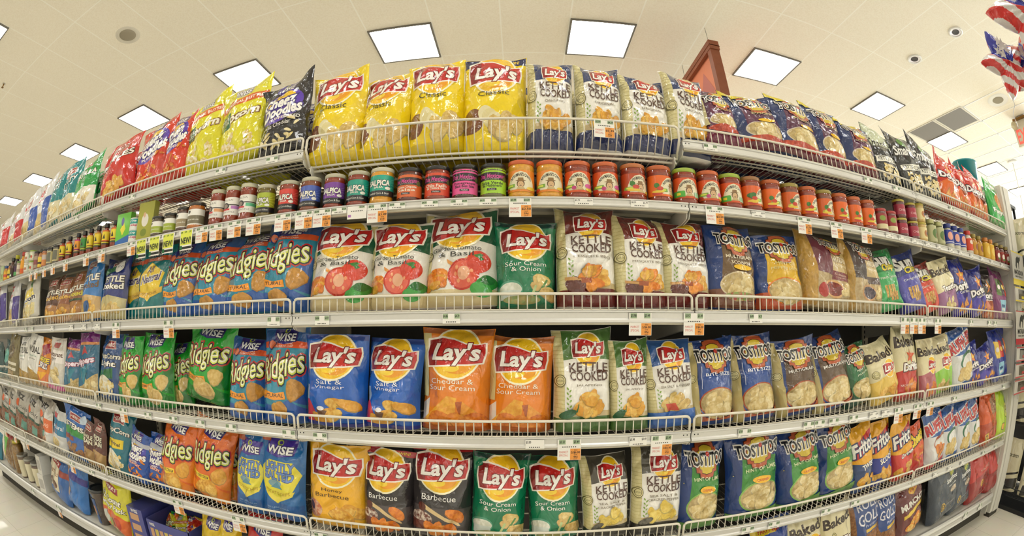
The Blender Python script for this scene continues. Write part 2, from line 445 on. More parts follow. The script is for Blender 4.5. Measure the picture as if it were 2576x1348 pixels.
# ---------------------------------------------------------------- flat artwork, cut on a grid so that it can follow a curved surface
_txt = {}
def text_mesh(s, bold=0.0, shear=0.0):
    key = (s, round(bold, 3), shear)
    if key in _txt: return _txt[key]
    cu = bpy.data.curves.new('lettering', 'FONT'); cu.body = s; cu.size = 1; cu.offset = bold; cu.shear = shear; cu.resolution_u = 2; cu.fill_mode = 'FRONT'
    cu.space_line = 0.85
    ob = bpy.data.objects.new('lettering', cu)
    me = bpy.data.meshes.new_from_object(ob)
    v = np.array([tuple(p.co)[:2] for p in me.vertices]) if len(me.vertices) else np.zeros((0, 2))
    f = [tuple(p.vertices) for p in me.polygons]
    bpy.data.objects.remove(ob); bpy.data.curves.remove(cu); bpy.data.meshes.remove(me)
    _txt[key] = (v, f); return _txt[key]

def R(x0, x1, y0, y1, c): return ('g', [(x0, y0), (x1, y0), (x1, y1), (x0, y1)], c)
def P(pts, c): return ('g', pts, c)
def E(cx, cy, rx, ry, c, rot=0, n=28, a0=0, a1=2 * pi, wob=0.0, seed=0):
    rr = random.Random(seed); ph = rr.random() * 6
    out = []
    for i in range(n):
        a = a0 + (a1 - a0) * i / (n if abs(a1 - a0 - 2 * pi) < 1e-6 else n - 1)
        k = 1 + wob * sin(3 * a + ph) + wob * 0.7 * sin(2 * a + ph * 2)
        x, y = rx * k * cos(a), ry * k * sin(a) * 1.4
        x, y = x * cos(rot) - y * sin(rot), x * sin(rot) + y * cos(rot)
        out.append((cx + x, cy + y / 1.4))
    return ('g', out, c)
def T(s, cx, cy, w, h, c, b=0.0, o=None, ow=0.05, sh=0.0, arc=0.0, rot=0.0, lift=0):
    return ('t', s, cx, cy, w, h, c, b, o, ow, sh, arc, rot)
def chips(cx, cy, rx, ry, n, pal, sz=0.10, seed=1, flat=0.7):
    """a heap of irregular chips, back ones first"""
    rr = random.Random(seed); out = []
    pts = []
    for i in range(n):
        a = rr.random() * 2 * pi; d = sqrt(rr.random()); pts.append((cy + d * sin(a) * ry, cx + d * cos(a) * rx))
    for i, (y, x) in enumerate(sorted(pts, reverse=True)):
        s = sz * rr.uniform(0.8, 1.25)
        c = pal[i % len(pal)]
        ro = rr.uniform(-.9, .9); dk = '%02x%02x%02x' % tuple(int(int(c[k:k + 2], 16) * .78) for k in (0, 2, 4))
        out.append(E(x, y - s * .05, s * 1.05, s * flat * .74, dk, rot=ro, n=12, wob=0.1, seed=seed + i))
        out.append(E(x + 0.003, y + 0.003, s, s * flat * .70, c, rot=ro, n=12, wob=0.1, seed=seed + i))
    return out
GOLD = ['e3a83a/d49326', 'eab84a/c98a22', 'f0c765/dba544']
PALE = ['dfc27a/cdaa58', 'e8d08c/d2b468', 'd9bb78/c4a058']
TORT = ['e6d29a/d2b878', 'efe0b0/dac58a', 'd8c084/c4a866']
ORG = ['e88a28/cf6c16', 'f09a34/d87a1c', 'dd7a1e/bf5c10']

_art = {}
NU, NV = 20, 26                                      # cells of the bag surface; artwork is cut along the same cells
def tess(elements, du=1 / 20, dv=1 / 26, lim=0.488, vlim=(0.004, 0.996), diag=True):
    """-> list of (verts Nx2, faces, colour, layer)"""
    out = []
    flat = []
    for e in elements: flat += e if isinstance(e, list) else [e]
    layer = 0
    for e in flat:
        jobs = []
        if e[0] == 'g':
            jobs.append((np.array(e[1], float), [tuple(range(len(e[1])))], e[2]))
        else:
            _, s, cx, cy, w, h, c, b, o, ow, sh, arc, rot = e
            v0, f0 = text_mesh(s, 0, sh)
            if not len(v0): continue
            mn, mxx = v0.min(0), v0.max(0)
            def norm(v):
                u = (v - mn) / (mxx - mn) - 0.5
                x = u[:, 0] * w; y = u[:, 1] * h + arc * (u[:, 0] * 2) ** 2 * h
                if rot:
                    x, y = x * cos(rot) - y * 1.4 * sin(rot), (x * sin(rot) + y * 1.4 * cos(rot)) / 1.4
                return np.stack([x + cx, y + cy], 1)
            if o:
                for oc, k in (o if isinstance(o, (list, tuple)) else [(o, ow)]):
                    v, f = text_mesh(s, b + k, sh); jobs.append((norm(v), f, oc))
            v, f = text_mesh(s, b, sh); jobs.append((norm(v), f, c))
        for v, f, c in jobs:
            bm = bmesh.new()
            vs = [bm.verts.new((p[0], p[1], 0)) for p in v]
            for t in f:
                try: bm.faces.new([vs[i] for i in t])
                except ValueError: pass
            lo, hi = v.min(0), v.max(0)
            big = [x for x in bm.faces if len(x.verts) > 4]
            if big: bmesh.ops.triangulate(bm, faces=big)
            def cut(co, no, **k): bmesh.ops.bisect_plane(bm, geom=bm.verts[:] + bm.edges[:] + bm.faces[:], dist=1e-6, plane_co=co, plane_no=no, **k)
            if lo[0] < -lim: cut((-lim, 0, 0), (-1, 0, 0), clear_outer=True)
            if hi[0] > lim: cut((lim, 0, 0), (1, 0, 0), clear_outer=True)
            if lo[1] < vlim[0]: cut((0, vlim[0], 0), (0, -1, 0), clear_outer=True)
            if hi[1] > vlim[1]: cut((0, vlim[1], 0), (0, 1, 0), clear_outer=True)
            k = math.ceil((max(lo[0], -lim) + .5) / du)
            while k * du - .5 < min(hi[0], lim): cut((k * du - .5, 0, 0), (1, 0, 0)); k += 1
            k = math.ceil(max(lo[1], 0) / dv)
            while k * dv < min(hi[1], 1): cut((0, k * dv, 0), (0, 1, 0)); k += 1
            if diag:
                lo2, hi2 = np.maximum(lo, (-lim, 0)), np.minimum(hi, (lim, 1))
                k = math.ceil((lo2[0] + .5) / du - hi2[1] / dv)
                while k < (hi2[0] + .5) / du - lo2[1] / dv:
                    cut((k * du - .5, 0, 0), (1 / du, -1 / dv, 0)); k += 1
            bm.verts.index_update()
            V = np.array([tuple(q_.co)[:2] for q_ in bm.verts]); Fc = []
            for fc in bm.faces:
                ids = [q_.index for q_ in fc.verts]
                if fc.normal.z < 0: ids = ids[::-1]
                Fc.append(ids)
            bm.free()
            if len(V): out.append((V, Fc, c, layer)); layer += 1
    return out
def art_of(key):
    if key not in _art: _art[key] = tess(ART[key][1])
    return _art[key]

# ---- shared motifs
def lays(cx, cy, s=1.0, tilt=0.0):
    """red banner over a yellow sun"""
    w = 0.395 * s
    def q(x, y): return (cx + x * w, cy + y * w * 0.55)
    ban = [q(-1, .52), q(-.55, .64), q(-.1, .55), q(.35, .36), q(.7, .34), q(1.0, .42), q(1.03, 0), q(.96, -.42), q(.5, -.50), q(.1, -.52), q(-.35, -.56), q(-.94, -.60), q(-1.02, 0)]
    big = [(cx + (x - cx) * 1.06, cy + (y - cy) * 1.13) for x, y in ban]
    return [E(cx, cy - .014, w * .92, w * .64, 'fbf3cf'), E(cx, cy - .013, w * .86, w * .59, 'f3c21a'), E(cx + w * .10, cy - w * .30, w * .54, w * .22, 'ee9f1c'), E(cx - w * .1, cy - w * .37, w * .3, w * .10, 'f6d23a'),
            P(big, 'f7f0e2'), P(ban, 'c3201f'), P([q(-1, .52), q(-.55, .64), q(-.62, -.58), q(-.94, -.60), q(-1.02, 0)], '8e1418'),
            T("Lay's", cx + .01 * s, cy - 0.016 * s, w * 1.62, w * .52, 'f7f4ee', b=.03, o=[('7c1416', .04)], sh=.12)]
def seal(cx, cy, r=0.09):
    return [E(cx, cy, r, r * .72, '6b6232'), E(cx, cy, r * .86, r * .62, 'd9cf98'), E(cx, cy, r * .7, r * .5, '6b6232'), E(cx, cy, r * .6, r * .42, 'd9cf98'), T('NATURAL', cx, cy, r * 1.25, r * .24, '4c4624')]
def sprig(cx, cy, h=0.3, seed=0):
    rr = random.Random(seed); o = []
    for i in range(9):
        y = cy + h * (i / 9 - .5); o.append(E(cx + (.025 if i % 2 else -.02), y, .024, .009, '7fa03c', rot=.7 if i % 2 else 2.3, n=8))
    return o
def kettle(top, flav, foot=None, extra=None, pal=GOLD, seed=3):
    foot = foot or top
    a = [R(-.5, .5, 0, 1, 'efece4'), P([(-.5, .70), (-.2, .73), (.1, .74), (.5, .72), (.5, 1), (-.5, 1)], top), R(-.5, .5, 0, .17, foot), P([(-.5, .17), (.5, .17), (.5, .22), (0, .24), (-.5, .22)], 'cdb98c'),
         R(-.5, -.34, .0, 1, 'd9cf98')]
    a += [R(-.5, -.34, y * .02 + .01, y * .02 + .016, 'c6ba80') for y in range(8, 49, 2)]
    a += [R(-.5, -.34, 0, .15, foot)]
    a += lays(.08, .83, .66) + [T('KETTLE', .08, .655, .66, .085, '54352a', b=.015, arc=-.12), T('COOKED', .08, .56, .64, .085, '54352a', b=.015, arc=.1)]
    for i, t in enumerate(flav): a.append(T(t, .08, .475 - i * .045, min(.6, .055 * len(t)), .028, '6b5b40'))
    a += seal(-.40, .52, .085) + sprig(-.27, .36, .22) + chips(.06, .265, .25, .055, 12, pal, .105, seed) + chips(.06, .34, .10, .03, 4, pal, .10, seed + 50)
    return a + (extra or [])
def laysbag(base, lines, tcol, extra, strip=None, logoy=.775, ty=.50):
    a = [R(-.5, .5, 0, 1, base)]
    if strip: a.append(P([(-.5, .955), (.5, .94), (.5, 1), (-.5, 1)], strip))
    a += extra + lays(0, logoy, 1.0)
    for i, t in enumerate(lines): a.append(T(t, -.02, ty - i * .062, min(.66, .068 * len(t)), .05 if len(lines) > 1 or len(t) > 8 else .062, tcol))
    return a
def tostlogo(cx, cy, s=1.0):
    def st(k): return [(cx + x * k * s, cy + y * k * s * .74) for x, y in [(-.32, 0), (-.30, .08), (-.26, .09), (-.25, .17), (-.20, .18), (-.18, .24), (-.08, .27), (0, .28), (.08, .27), (.18, .24), (.20, .18), (.25, .17), (.26, .09), (.30, .08), (.32, 0), (.30, -.08), (.25, -.09), (.24, -.17), (.17, -.18), (.15, -.25), (0, -.28), (-.15, -.25), (-.17, -.18), (-.24, -.17), (-.25, -.09), (-.30, -.08)]]
    return [P(st(1.0), '4a1a10'), P(st(.95), 'b8562e'), P(st(.74), '5a3410'), P(st(.70), 'd8bc34'), T('TOSTITOS', cx, cy + .01 * s, .80 * s, .125 * s, '17181c', b=.03, o=[('e9e6df', .085)], arc=.10), E(cx + .03 * s, cy + .06 * s, .035 * s, .026 * s, 'c0281c')]
def tost(panel, lines, tcol, window, rim, seed, base='22407f', foot=None):
    a = [R(-.5, .5, 0, 1, base), P([(-.30, .30), (.42, .30), (.40, .72), (-.26, .74)], panel)]
    if foot: a.append(R(-.5, .5, 0, .22, foot))
    wy, wr = window
    a += [E(.06, wy, .40, wr, rim), E(.06, wy, .375, wr * .92, 'c8b27c/b39a62')] + chips(.06, wy - .01, .26, wr * .68, 22, TORT, .095, seed, .8) + tostlogo(.05, .80, .98)
    for i, t in enumerate(lines): a.append(T(t, .07, .60 - i * .07, min(.58, .058 * len(t)), .04, tcol, b=.01))
    return a
def wisetop(cy=.90, bg='3a2a6c', sc=1.0):
    return [P([(-.26 * sc, cy + .09), (.26 * sc, cy + .09), (.24 * sc, cy - .06), (0, cy - .09), (-.24 * sc, cy - .06)], bg), E(0, cy + .055, .05 * sc, .03, 'b8c83a'), E(.01, cy + .055, .03 * sc, .016, bg), T('WISE', 0, cy - .015, .42 * sc, .075, 'f2f0ee', b=.03, o=[('20184a', .06)])]
def ridgies(base, dark, flav, ribbon='f09a2c', mets=True, pal=['c8903c/b07c2c', 'd09c48/b88834'], seed=5):
    a = [R(-.5, .5, 0, 1, base), P([(-.5, .0), (.5, 0), (.5, .16), (.2, .26), (-.1, .18), (-.5, .22)], dark), P([(.2, .26), (.5, .2), (.5, .62), (.34, .5)], dark)]
    if mets: a += [P([(-.5, .80), (.5, .80), (.5, .86), (0, .89), (-.5, .86)], 'd9562a'), P([(-.5, .86), (0, .89), (.5, .86), (.5, 1), (-.5, 1)], '2c5a9c'), E(-.30, .835, .085, .06, '1f3f86'), E(-.30, .835, .062, .044, 'd86a3c'), T('OFFICIAL', .02, .848, .36, .022, 'f0e8dc', sh=.2), T('POTATO CHIP', .02, .818, .38, .020, 'f0e8dc', sh=.2)]
    a += wisetop(.925 if mets else .9, '3a2f7c')
    a += [T('Ridgies', 0, .575, .90, .33, 'd8e05a', b=.02, o=[('c0302c', .09), ('1c1c24', .045)], sh=.25, rot=.20), T('Ridgies', .0, .582, .90, .33, 'f1efdc', b=-.012, sh=.25, rot=.20)]
    a += [P([(-.48, .33), (-.3, .35), (-.1, .32), (.1, .34), (.14, .26), (-.1, .245), (-.3, .27), (-.46, .25)], ribbon), T(flav, -.17, .297, .5, .04, '3a2410', b=.01)]
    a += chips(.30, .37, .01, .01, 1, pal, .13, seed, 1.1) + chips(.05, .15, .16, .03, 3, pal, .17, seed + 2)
    return a
def cheez(base, sw, seed=9, pal=ORG, foot=None):
    a = [R(-.5, .5, 0, 1, base), E(0, .60, .42, .22, sw, rot=.5), E(-.02, .66, .30, .15, 'f0c428', rot=.5), E(-.02, .56, .37, .15, sw, rot=.5)] + wisetop(.9, '4a3a8c', .8)
    a += [T('Cheez', -.05, .68, .62, .15, 'f6f4ee', b=.04, o=[('3a2a78', .09)], sh=.2, rot=.12), T('Doodles', .02, .54, .74, .15, 'f6f4ee', b=.04, o=[('3a2a78', .09)], sh=.2, rot=.12), T('PUFFED', .0, .42, .36, .04, 'f4e8e0', b=.02, rot=.1)]
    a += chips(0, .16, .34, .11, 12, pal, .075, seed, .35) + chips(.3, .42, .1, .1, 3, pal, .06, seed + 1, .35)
    return a
def herrs(base, col2, lines, seed=4, pal=GOLD, tcol='f4f0e4', tag_y=.84, win=True, vis=.5):
    a = [R(-.5, .5, 0, 1, base)]
    if col2: a.append(P([(-.5, 0), (.5, 0), (.5, .34), (0, .40), (-.5, .34)], col2))
    a += [P([(-.24, tag_y + .07), (.2, tag_y + .06), (.26, tag_y - .06), (-.20, tag_y - .07)], 'e8dccc'), P([(-.22, tag_y + .06), (.19, tag_y + .05), (.24, tag_y - .05), (-.18, tag_y - .06)], '9c2a2c'), T("HERR'S", .01, tag_y, .36, .05, 'f2e8dc', b=.02)]
    for i, (t, c) in enumerate(lines): a.append(T(t, 0, .66 - i * .115, min(.84, .14 * len(t)), .095, c, b=.03, o=[('2a2018', .06)] if c.startswith('f') else None, ow=.05))
    if win: a += chips(0, .17, .34, .11, 14, pal, .09, seed)
    return a
def utz(word, side, seed, wc='c8343c'):
    return [R(-.5, .5, 0, 1, 'dcdcdc'), R(.12, .5, 0, .55, side), P([(-.5, 0), (.1, 0), (.12, .3), (-.5, .36)], 'd9c48c'), T('utz', -.12, .76, .5, .13, wc, b=.04), T(word, -.14, .60, .5, .05, wc, b=.02), T('Chips', -.14, .52, .34, .04, '5a5a6a')] + chips(-.18, .16, .22, .1, 8, PALE, .09, seed)
def baked(word_x, col, brand, bc, seed, pal=GOLD, foot=None):
    a = [R(-.5, .5, 0, 1, 'e3d9ae'), P([(-.5, 0), (.5, 0), (.5, .42), (0, .46), (-.5, .40)], col), T('Baked!', word_x, .80, .86, .14, '3c2c22', b=.035)]
    if brand == 'L': a += lays(.12, .56, .62)
    else: a += [T(brand, .1, .46, .74, .10, 'f6f2ec', b=.045, o=[('4a1a14', .08)])]
    if foot: a.append(R(-.5, .5, 0, .06, foot))
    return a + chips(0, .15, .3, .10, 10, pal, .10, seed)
def doritos(base, c2, flav, seed, tri='e8862a'):
    a = [R(-.5, .5, 0, 1, base), P([(-.5, 0), (.5, 0), (.5, .3), (.2, .42), (0, .26), (-.25, .42), (-.5, .3)], c2)]
    a += [P([(-.02, .88), (.05, .76), (.2, .75), (.08, .68), (.1, .56), (-.03, .65), (-.17, .57), (-.1, .69), (-.2, .76), (-.06, .76)], tri), P([(-.01, .82), (.04, .74), (.12, .73), (.05, .69), (-.03, .7)], 'f6c83c')]
    a += [T('Doritos', 0, .52, .84, .13, 'f4f0ec', b=.045, o=[('2a1a2c', .09)], rot=.03), T(flav, .02, .41, .5, .05, 'f2efe8', b=.01)]
    for i, (x, y) in enumerate([(-.24, .14), (.02, .2), (.24, .13), (-.08, .08)]): a += [P([(x - .13, y - .07), (x + .13, y - .05), (x + .01, y + .12)], '8d4a10'), P([(x - .115, y - .06), (x + .115, y - .043), (x + .01, y + .105)], 'e3a83a/cf6c16')]
    return a
def sun(base, top, flav, seed):
    return [R(-.5, .5, 0, 1, base), P([(-.5, .62), (.5, .70), (.5, 1), (-.5, 1)], top), T('Sun', -.08, .84, .62, .20, 'f4f2ec', b=.05, o=[('23252c', .05)]), T('Chips', .10, .70, .52, .13, 'e8d42c', b=.04, o=[('23252c', .06)], rot=.05), T(flav, 0, .55, .6, .05, 'eef0e8')] + \
        [R(-.2 + .09 * i, -.13 + .09 * i, .22, .42, 'e3b866/b88a3c') for i in range(4)] + [R(-.05 + .09 * i, .02 + .09 * i, .16, .3, 'd8a858/a87a34') for i in range(3)]
def ruffles(c2, seed, pal=PALE, ring='2f6a46'):
    return [R(-.5, .5, 0, 1, 'dedfdf'), P([(-.5, .62), (0, .56), (.5, .66), (.5, 1), (-.5, 1)], '2458a0'), E(.12, .44, .36, .15, ring), E(.12, .42, .30, .12, 'e6e6e2'), R(-.5, .5, 0, .1, c2), T('RUFFLES', 0, .76, .92, .17, 'c02a30', b=.05, o=[('e8e4e0', .09)], rot=.12)] + chips(.0, .28, .2, .1, 5, pal, .16, seed)
def fritos(lower, word, seed, c='f2eee0'):
    return [R(-.5, .5, 0, 1, 'e8a81c'), P([(-.5, .50), (0, .44), (.5, .52), (.5, 0), (-.5, 0)], lower), P([(-.42, .78), (.42, .90), (.4, .66), (-.4, .54)], 'b8262c'), T('Fritos', 0, .72, .86, .19, 'f2f0ea', b=.03, o=[('1f2a5c', .08)], sh=.15, rot=.16), T(word, .1, .42, .62, .08, c, b=.03, o=[('1f2a5c', .05)], rot=.1)] + chips(0, .17, .34, .1, 10, GOLD, .10, seed)
def mpack(base, seed, cols):
    a = [R(-.5, .5, 0, 1, base)]
    for i, c in enumerate(cols): x = -.26 + .17 * i; a += [P([(x - .09, .46), (x + .08, .44), (x + .11, .76), (x - .07, .80)], c), E(x + .01, .62, .055, .05, 'f0d060' if i % 2 else 'f0ece4')]
    a += [R(-.32, .0, .12, .36, '8cc4dc'), T('Classic Mix', .22, .30, .36, .045, 'f0eef4'), R(-.28, -.05, .22, .27, '2a5a8c'), R(-.28, -.05, .15, .2, 'e8f0f0')]
    return a
def popc(base, seed, c1='e8d48c', c2='f2e8c8'):
    rr = random.Random(seed)
    return [E(rr.uniform(-.3, .3), rr.uniform(.06, .3), .045, .034, 'efe2b0/d8b860' if i % 2 else 'f4ecd0/e0c880', wob=.18, seed=i, n=10) for i in range(34)]
def tomato():
    a = [E(.08, .30, .21, .155, 'c03020'), E(.08, .30, .185, .135, 'e0604a'), E(.09, .31, .08, .07, 'eab08c'), E(.28, .42, .15, .115, 'd23a22'), E(.29, .475, .06, .03, '2f7a2c', n=9, wob=.4)]
    for x, y in ((-.02, .31), (.02, .24), (.16, .23), (.19, .33), (.0, .37)): a.append(E(x, y, .022, .022, 'f0a070', n=9))
    return chips(-.28, .24, .16, .09, 9, ORG[:2] + GOLD[:1], .10, 31) + [P([(-.14, .46), (.0, .40), (.14, .47), (.12, .43), (0, .36), (-.13, .42)], 'e0943c')] + a + [E(.36, .20, .14, .07, '2c8a34', rot=.6), E(.30, .14, .13, .07, '3ca040', rot=-.3), E(.38, .24, .08, .05, '1f6a2a')]
TAN = 'c4ae84/b39a6c'
ART = {
 'LCL': ('f', laysbag('f2d415', ['Classic'], '3a3410', [E(-.34, .26, .17, .13, '7a4a2c'), E(-.14, .33, .11, .085, 'e6dcae'), E(-.08, .29, .115, .09, 'dfd29a'), E(0, .25, .12, .09, 'e6dcae'), E(.08, .21, .12, .09, 'dcca8a')] + chips(.2, .2, .22, .10, 8, PALE, .13, 11) + [R(-.5, .5, 0, .07, 'd8bc18')], ty=.555, logoy=.82)),
 'LCN': ('f', laysbag('f2d415', ['Classic'], '3a3410', [P([(-.5, .90), (-.1, .935), (.5, .93), (.5, 1), (-.5, 1)], '232a58'), T('WIN!', .3, .962, .16, .03, 'e8c83c', b=.02), E(-.34, .26, .17, .13, '7a4a2c'), E(-.14, .33, .11, .085, 'e6dcae'), E(-.08, .29, .115, .09, 'dfd29a'), E(0, .25, .12, .09, 'e6dcae'), E(.08, .21, .12, .09, 'dcca8a')] + chips(.2, .2, .22, .10, 8, PALE, .13, 12), ty=.555, logoy=.81)),
 'LGT': ('f', laysbag('e8e4da', ['Garden Tomato', '& Basil'], '3a3a34', [P([(-.5, .60), (-.2, .655), (.1, .665), (.5, .62), (.5, .97), (-.5, .97)], '17593a'), R(-.5, -.38, 0, .98, 'd3c98e'), R(-.5, .5, 0, .16, 'd9c898')] + tomato() + seal(-.42, .52, .07), ty=.565, logoy=.815)),
 'LSC': ('f', laysbag('0d7a52', ['Sour Cream', '& Onion'], 'f0f2ea', [E(-.28, .20, .20, .10, '4f9a7c'), E(-.28, .20, .18, .075, 'e8e8dc/cfd2c0'), R(-.44, -.12, .08, .19, 'cfd8d0')] + chips(.20, .26, .14, .05, 3, PALE, .12, 21) + [P([(.0, .06), (.04, .06), (.16, .24), (.12, .25)], 'b8cc8c'), P([(.1, .08), (.14, .07), (.34, .30), (.31, .31)], '5a8c4c'), E(-.1, .08, .3, .05, 'a89858/8a9c5c')] + chips(.3, .14, .1, .05, 3, PALE, .11, 22), strip='14403a', ty=.485)),
 'LSV': ('f', laysbag('1f62c2', ['Salt &', 'Vinegar'], 'eef2fa', [R(-.46, -.38, .26, .46, '9fb4cc'), P([(-.5, .05), (-.5, .24), (-.45, .30), (-.38, .30), (-.26, .16), (-.26, .05)], 'c8323c')] + chips(.12, .28, .2, .07, 4, GOLD, .15, 23, .5) + chips(-.1, .10, .2, .05, 4, GOLD, .16, 24, .5) + [P([(-.24, .2), (-.06, .18), (-.1, .12), (-.2, .13)], '6a4a38'), E(-.16, .205, .06, .025, 'eeeef0'), R(-.5, .5, 0, .05, '2a3fa0')], strip='27479c', ty=.50)),
 'LCS': ('f', laysbag('e8831c', ['Cheddar &', 'Sour Cream'], 'f6f0dc', [P([(-.5, .1), (-.5, .26), (-.36, .33), (-.36, .1)], 'e4ddd2'), P([(-.46, .10), (-.08, .36), (.06, .34), (.02, .10)], 'f0b43c/e39a28'), P([(.04, .30), (.14, .31), (.32, .2), (.1, .16)], 'b85a1a/a34a12'), P([(.14, .31), (.42, .16), (.42, .08), (.1, .1)], 'eaa030/d98820')] + chips(0, .10, .3, .05, 5, ORG, .17, 25, .6) + [R(-.5, -.38, .34, .95, 'd3c98e'), R(-.5, .5, 0, .06, 'b85c14')], strip='a85c28', ty=.50)),
 'LHB': ('f', laysbag('eeb21f', ['Honey', 'Barbecue'], '4a3410', [E(-.36, .22, .16, .12, 'c06a44/d8b090'), E(-.38, .25, .05, .06, '5a2a1c')] + chips(.16, .20, .2, .06, 5, GOLD, .15, 26, .6), ty=.475)),
 'LBB': ('f', laysbag('2c2729', ['Barbecue'], 'f0eee8', [R(-.5, .5, 0, .36, '4a4242'), E(-.30, .22, .19, .09, 'd8c8b8/6a3428'), R(-.48, -.12, .1, .2, '6a342a'), P([(-.30, .36), (-.24, .39), (.30, .20), (.34, .16), (.30, .16)], 'd8bc88'), E(-.29, .355, .07, .05, '5a2418')] + chips(.27, .30, .04, .02, 1, ORG, .12, 27, .6) + chips(.05, .10, .26, .05, 5, ORG, .16, 28, .6) + [P([(-.5, .93), (.5, .93), (.5, 1), (-.5, 1)], 'a8242c'), T('WIN!', .3, .965, .2, .03, 'e8c83c', b=.02)], ty=.47)),
 'KO': ('k', kettle('2a3c6c', ['ORIGINAL'], '232f5c', seed=3)),
 'KM': ('k', kettle('6e2a24', ['MESQUITE BBQ'], '702622', [E(-.2, .20, .16, .07, '6a3a34/5a2a24'), P([(-.36, .27), (-.12, .26), (-.12, .235), (-.36, .24)], 'c89858'), R(-.12, .06, .225, .27, 'a8542c')], ORG[:2] + GOLD, 4)),
 'KJ': ('k', kettle('4c7636', ['JALAPEÑO'], '4c7034', [E(-.28, .20, .14, .04, '1f5a34', rot=.3), P([(-.16, .22), (-.12, .30), (-.11, .30), (-.13, .22)], '2f6a3c')], GOLD, 5)),
 'KS': ('k', kettle('2c5a9c', ['SEA SALT & VINEGAR'], '3468b8', [P([(-.18, .28), (.04, .28), (.10, .20), (-.14, .20)], 'c84a34'), R(-.5, .5, 0, .19, '3468b8')], PALE, 6)),
 'KP': ('k', kettle('4c483e', ['SEA SALT &', 'CRACKED PEPPER'], '3c3830', [E(-.24, .19, .14, .035, '3a3830/6a665a', rot=.3)], ['e8cc58/d4b03c', 'efd770/dcbc4c'], 7)),
 'TM': ('f', tost('6e5434', ['MULTIGRAIN', 'SCOOPS!'], 'efe4c8', (.26, .17), 'd8c8a0', 41, foot='7a4a34') + [E(.06, .14, .34, .05, '8ca85c/b8544a'), E(.1, .475, .2, .035, 'f0c020')]),
 'THP': ('f', tost('e2b41c', ['HINT OF', 'PEPPER JACK'], 'e8d890', (.24, .18), 'e07a1c', 42, foot='c0522c')),
 'TBS': ('f', tost('2a4f98', ['BITE SIZE'], 'e8ecf4', (.26, .19), 'a8481c', 43) + [R(-.27, -.26, .44, .70, 'c8d0e4'), R(.38, .39, .44, .70, 'c8d0e4'), P([(-.34, .2), (-.28, .11), (0, .07), (.3, .10), (.44, .2), (.44, .06), (-.34, .06)], 'c05a28/8c3a14'), R(-.5, -.33, 0, .98, 'b8a86c')] + seal(-.42, .56, .075)),
 'TMG': ('f', tost('5f4a38', ['MULTIGRAIN'], 'e8e4dc', (.26, .19), 'a8481c', 44) + [P([(-.34, .2), (-.28, .11), (0, .07), (.3, .10), (.44, .2), (.44, .06), (-.34, .06)], 'c05a28/8c3a14'), R(-.5, -.33, 0, .98, 'b8a86c')] + seal(-.42, .56, .075)),
 'THJ': ('f', tost('1f6a3a', ['HINT OF', 'JALAPEÑO'], 'd8e4c8', (.28, .17), '2c7a44', 45, base='1d5a34', foot='24503a')),
 'TL': ('f', tost('3a8a34', ['HINT OF LIME'], 'dfe8b8', (.27, .19), '8cbc58', 46) + [R(-.5, .5, 0, .10, '5a8c3c'), E(.08, .475, .17, .04, 'efb81f'), T('CRISPIER', .08, .47, .22, .026, 'c0401c', b=.02)] + seal(-.40, .56, .01)),
 'TSC': ('f', tost('5c2c4c', ['SCOOPS!'], 'e8d89c', (.30, .15), 'cfc4b0', 47, base='23386c') + [P([(-.5, .1), (.5, .1), (.5, .16), (0, .22), (-.5, .16)], 'c84a2c/a8301c'), R(-.5, .5, 0, .10, '6a2230'), P([(-.5, .93), (.1, .93), (.3, 1), (-.5, 1)], 'dcc824'), E(.1, .47, .16, .03, 'f0c020')]),
 'TPU': ('f', tost('6a3050', ['SCOOPS!'], 'e0b87c', (.40, .13), 'd8cfc0', 48, base='5c3050') + [E(0, .24, .4, .06, 'c84a2c/a8301c'), R(-.5, .5, 0, .16, '7a2c48'), R(-.5, -.36, .3, 1, 'c8bc88')]),
 'TAM': ('k', [R(-.5, .5, 0, 1, TAN), R(-.5, -.30, 0, 1, 'c49a48/b08838'), R(-.30, .5, .46, 1, '6e3442'), P([(.02, .42), (.36, .42), (.36, .84), (.02, .84)], 'c8ae78'), R(.02, .36, .40, .52, '7a2a34'), T('ARTISAN', .19, .70, .30, .08, 'f0e4c4', b=.03, o=[('6a4a30', .05)]), T('recipes', .19, .61, .28, .05, 'f0e4c4', b=.02), T('Fire-Roasted', .19, .48, .26, .03, 'e8c8b8'), T('Chipotle', .19, .44, .2, .03, 'e8c8b8'), E(.02, .26, .2, .13, 'd8a86c'), E(.02, .26, .17, .10, '8c2c20/6a1f18'), E(-.2, .22, .09, .10, 'b03028')] + chips(.30, .26, .1, .08, 7, TORT, .08, 51) + tostlogo(.12, .90, .72)),
 'TAG': ('k', [R(-.5, .5, 0, 1, TAN), R(-.5, -.34, 0, 1, 'bc9448/a88438'), R(-.34, .5, .46, 1, '4c4240'), P([(.0, .42), (.36, .42), (.36, .84), (.0, .84)], 'c8ae78'), R(.0, .36, .40, .50, '5a4844'), T('ARTISAN', .18, .70, .30, .08, 'f0e4c4', b=.03, o=[('6a4a30', .05)]), T('recipes', .18, .61, .28, .05, 'f0e4c4', b=.02), E(.0, .26, .2, .12, 'c89868'), E(.0, .26, .17, .09, '3a3440/5a4a54')] + chips(.28, .28, .1, .08, 7, TORT, .08, 52) + tostlogo(.05, .90, .78)),
 'SG': ('f', sun('3fa860', '2c8a4a', 'French Onion', 1)), 'SN': ('f', sun('4a4aa8', '28387c', 'Original', 2)), 'SR': ('f', sun('dc4a34', '8c2c28', 'Garden Salsa', 3)),
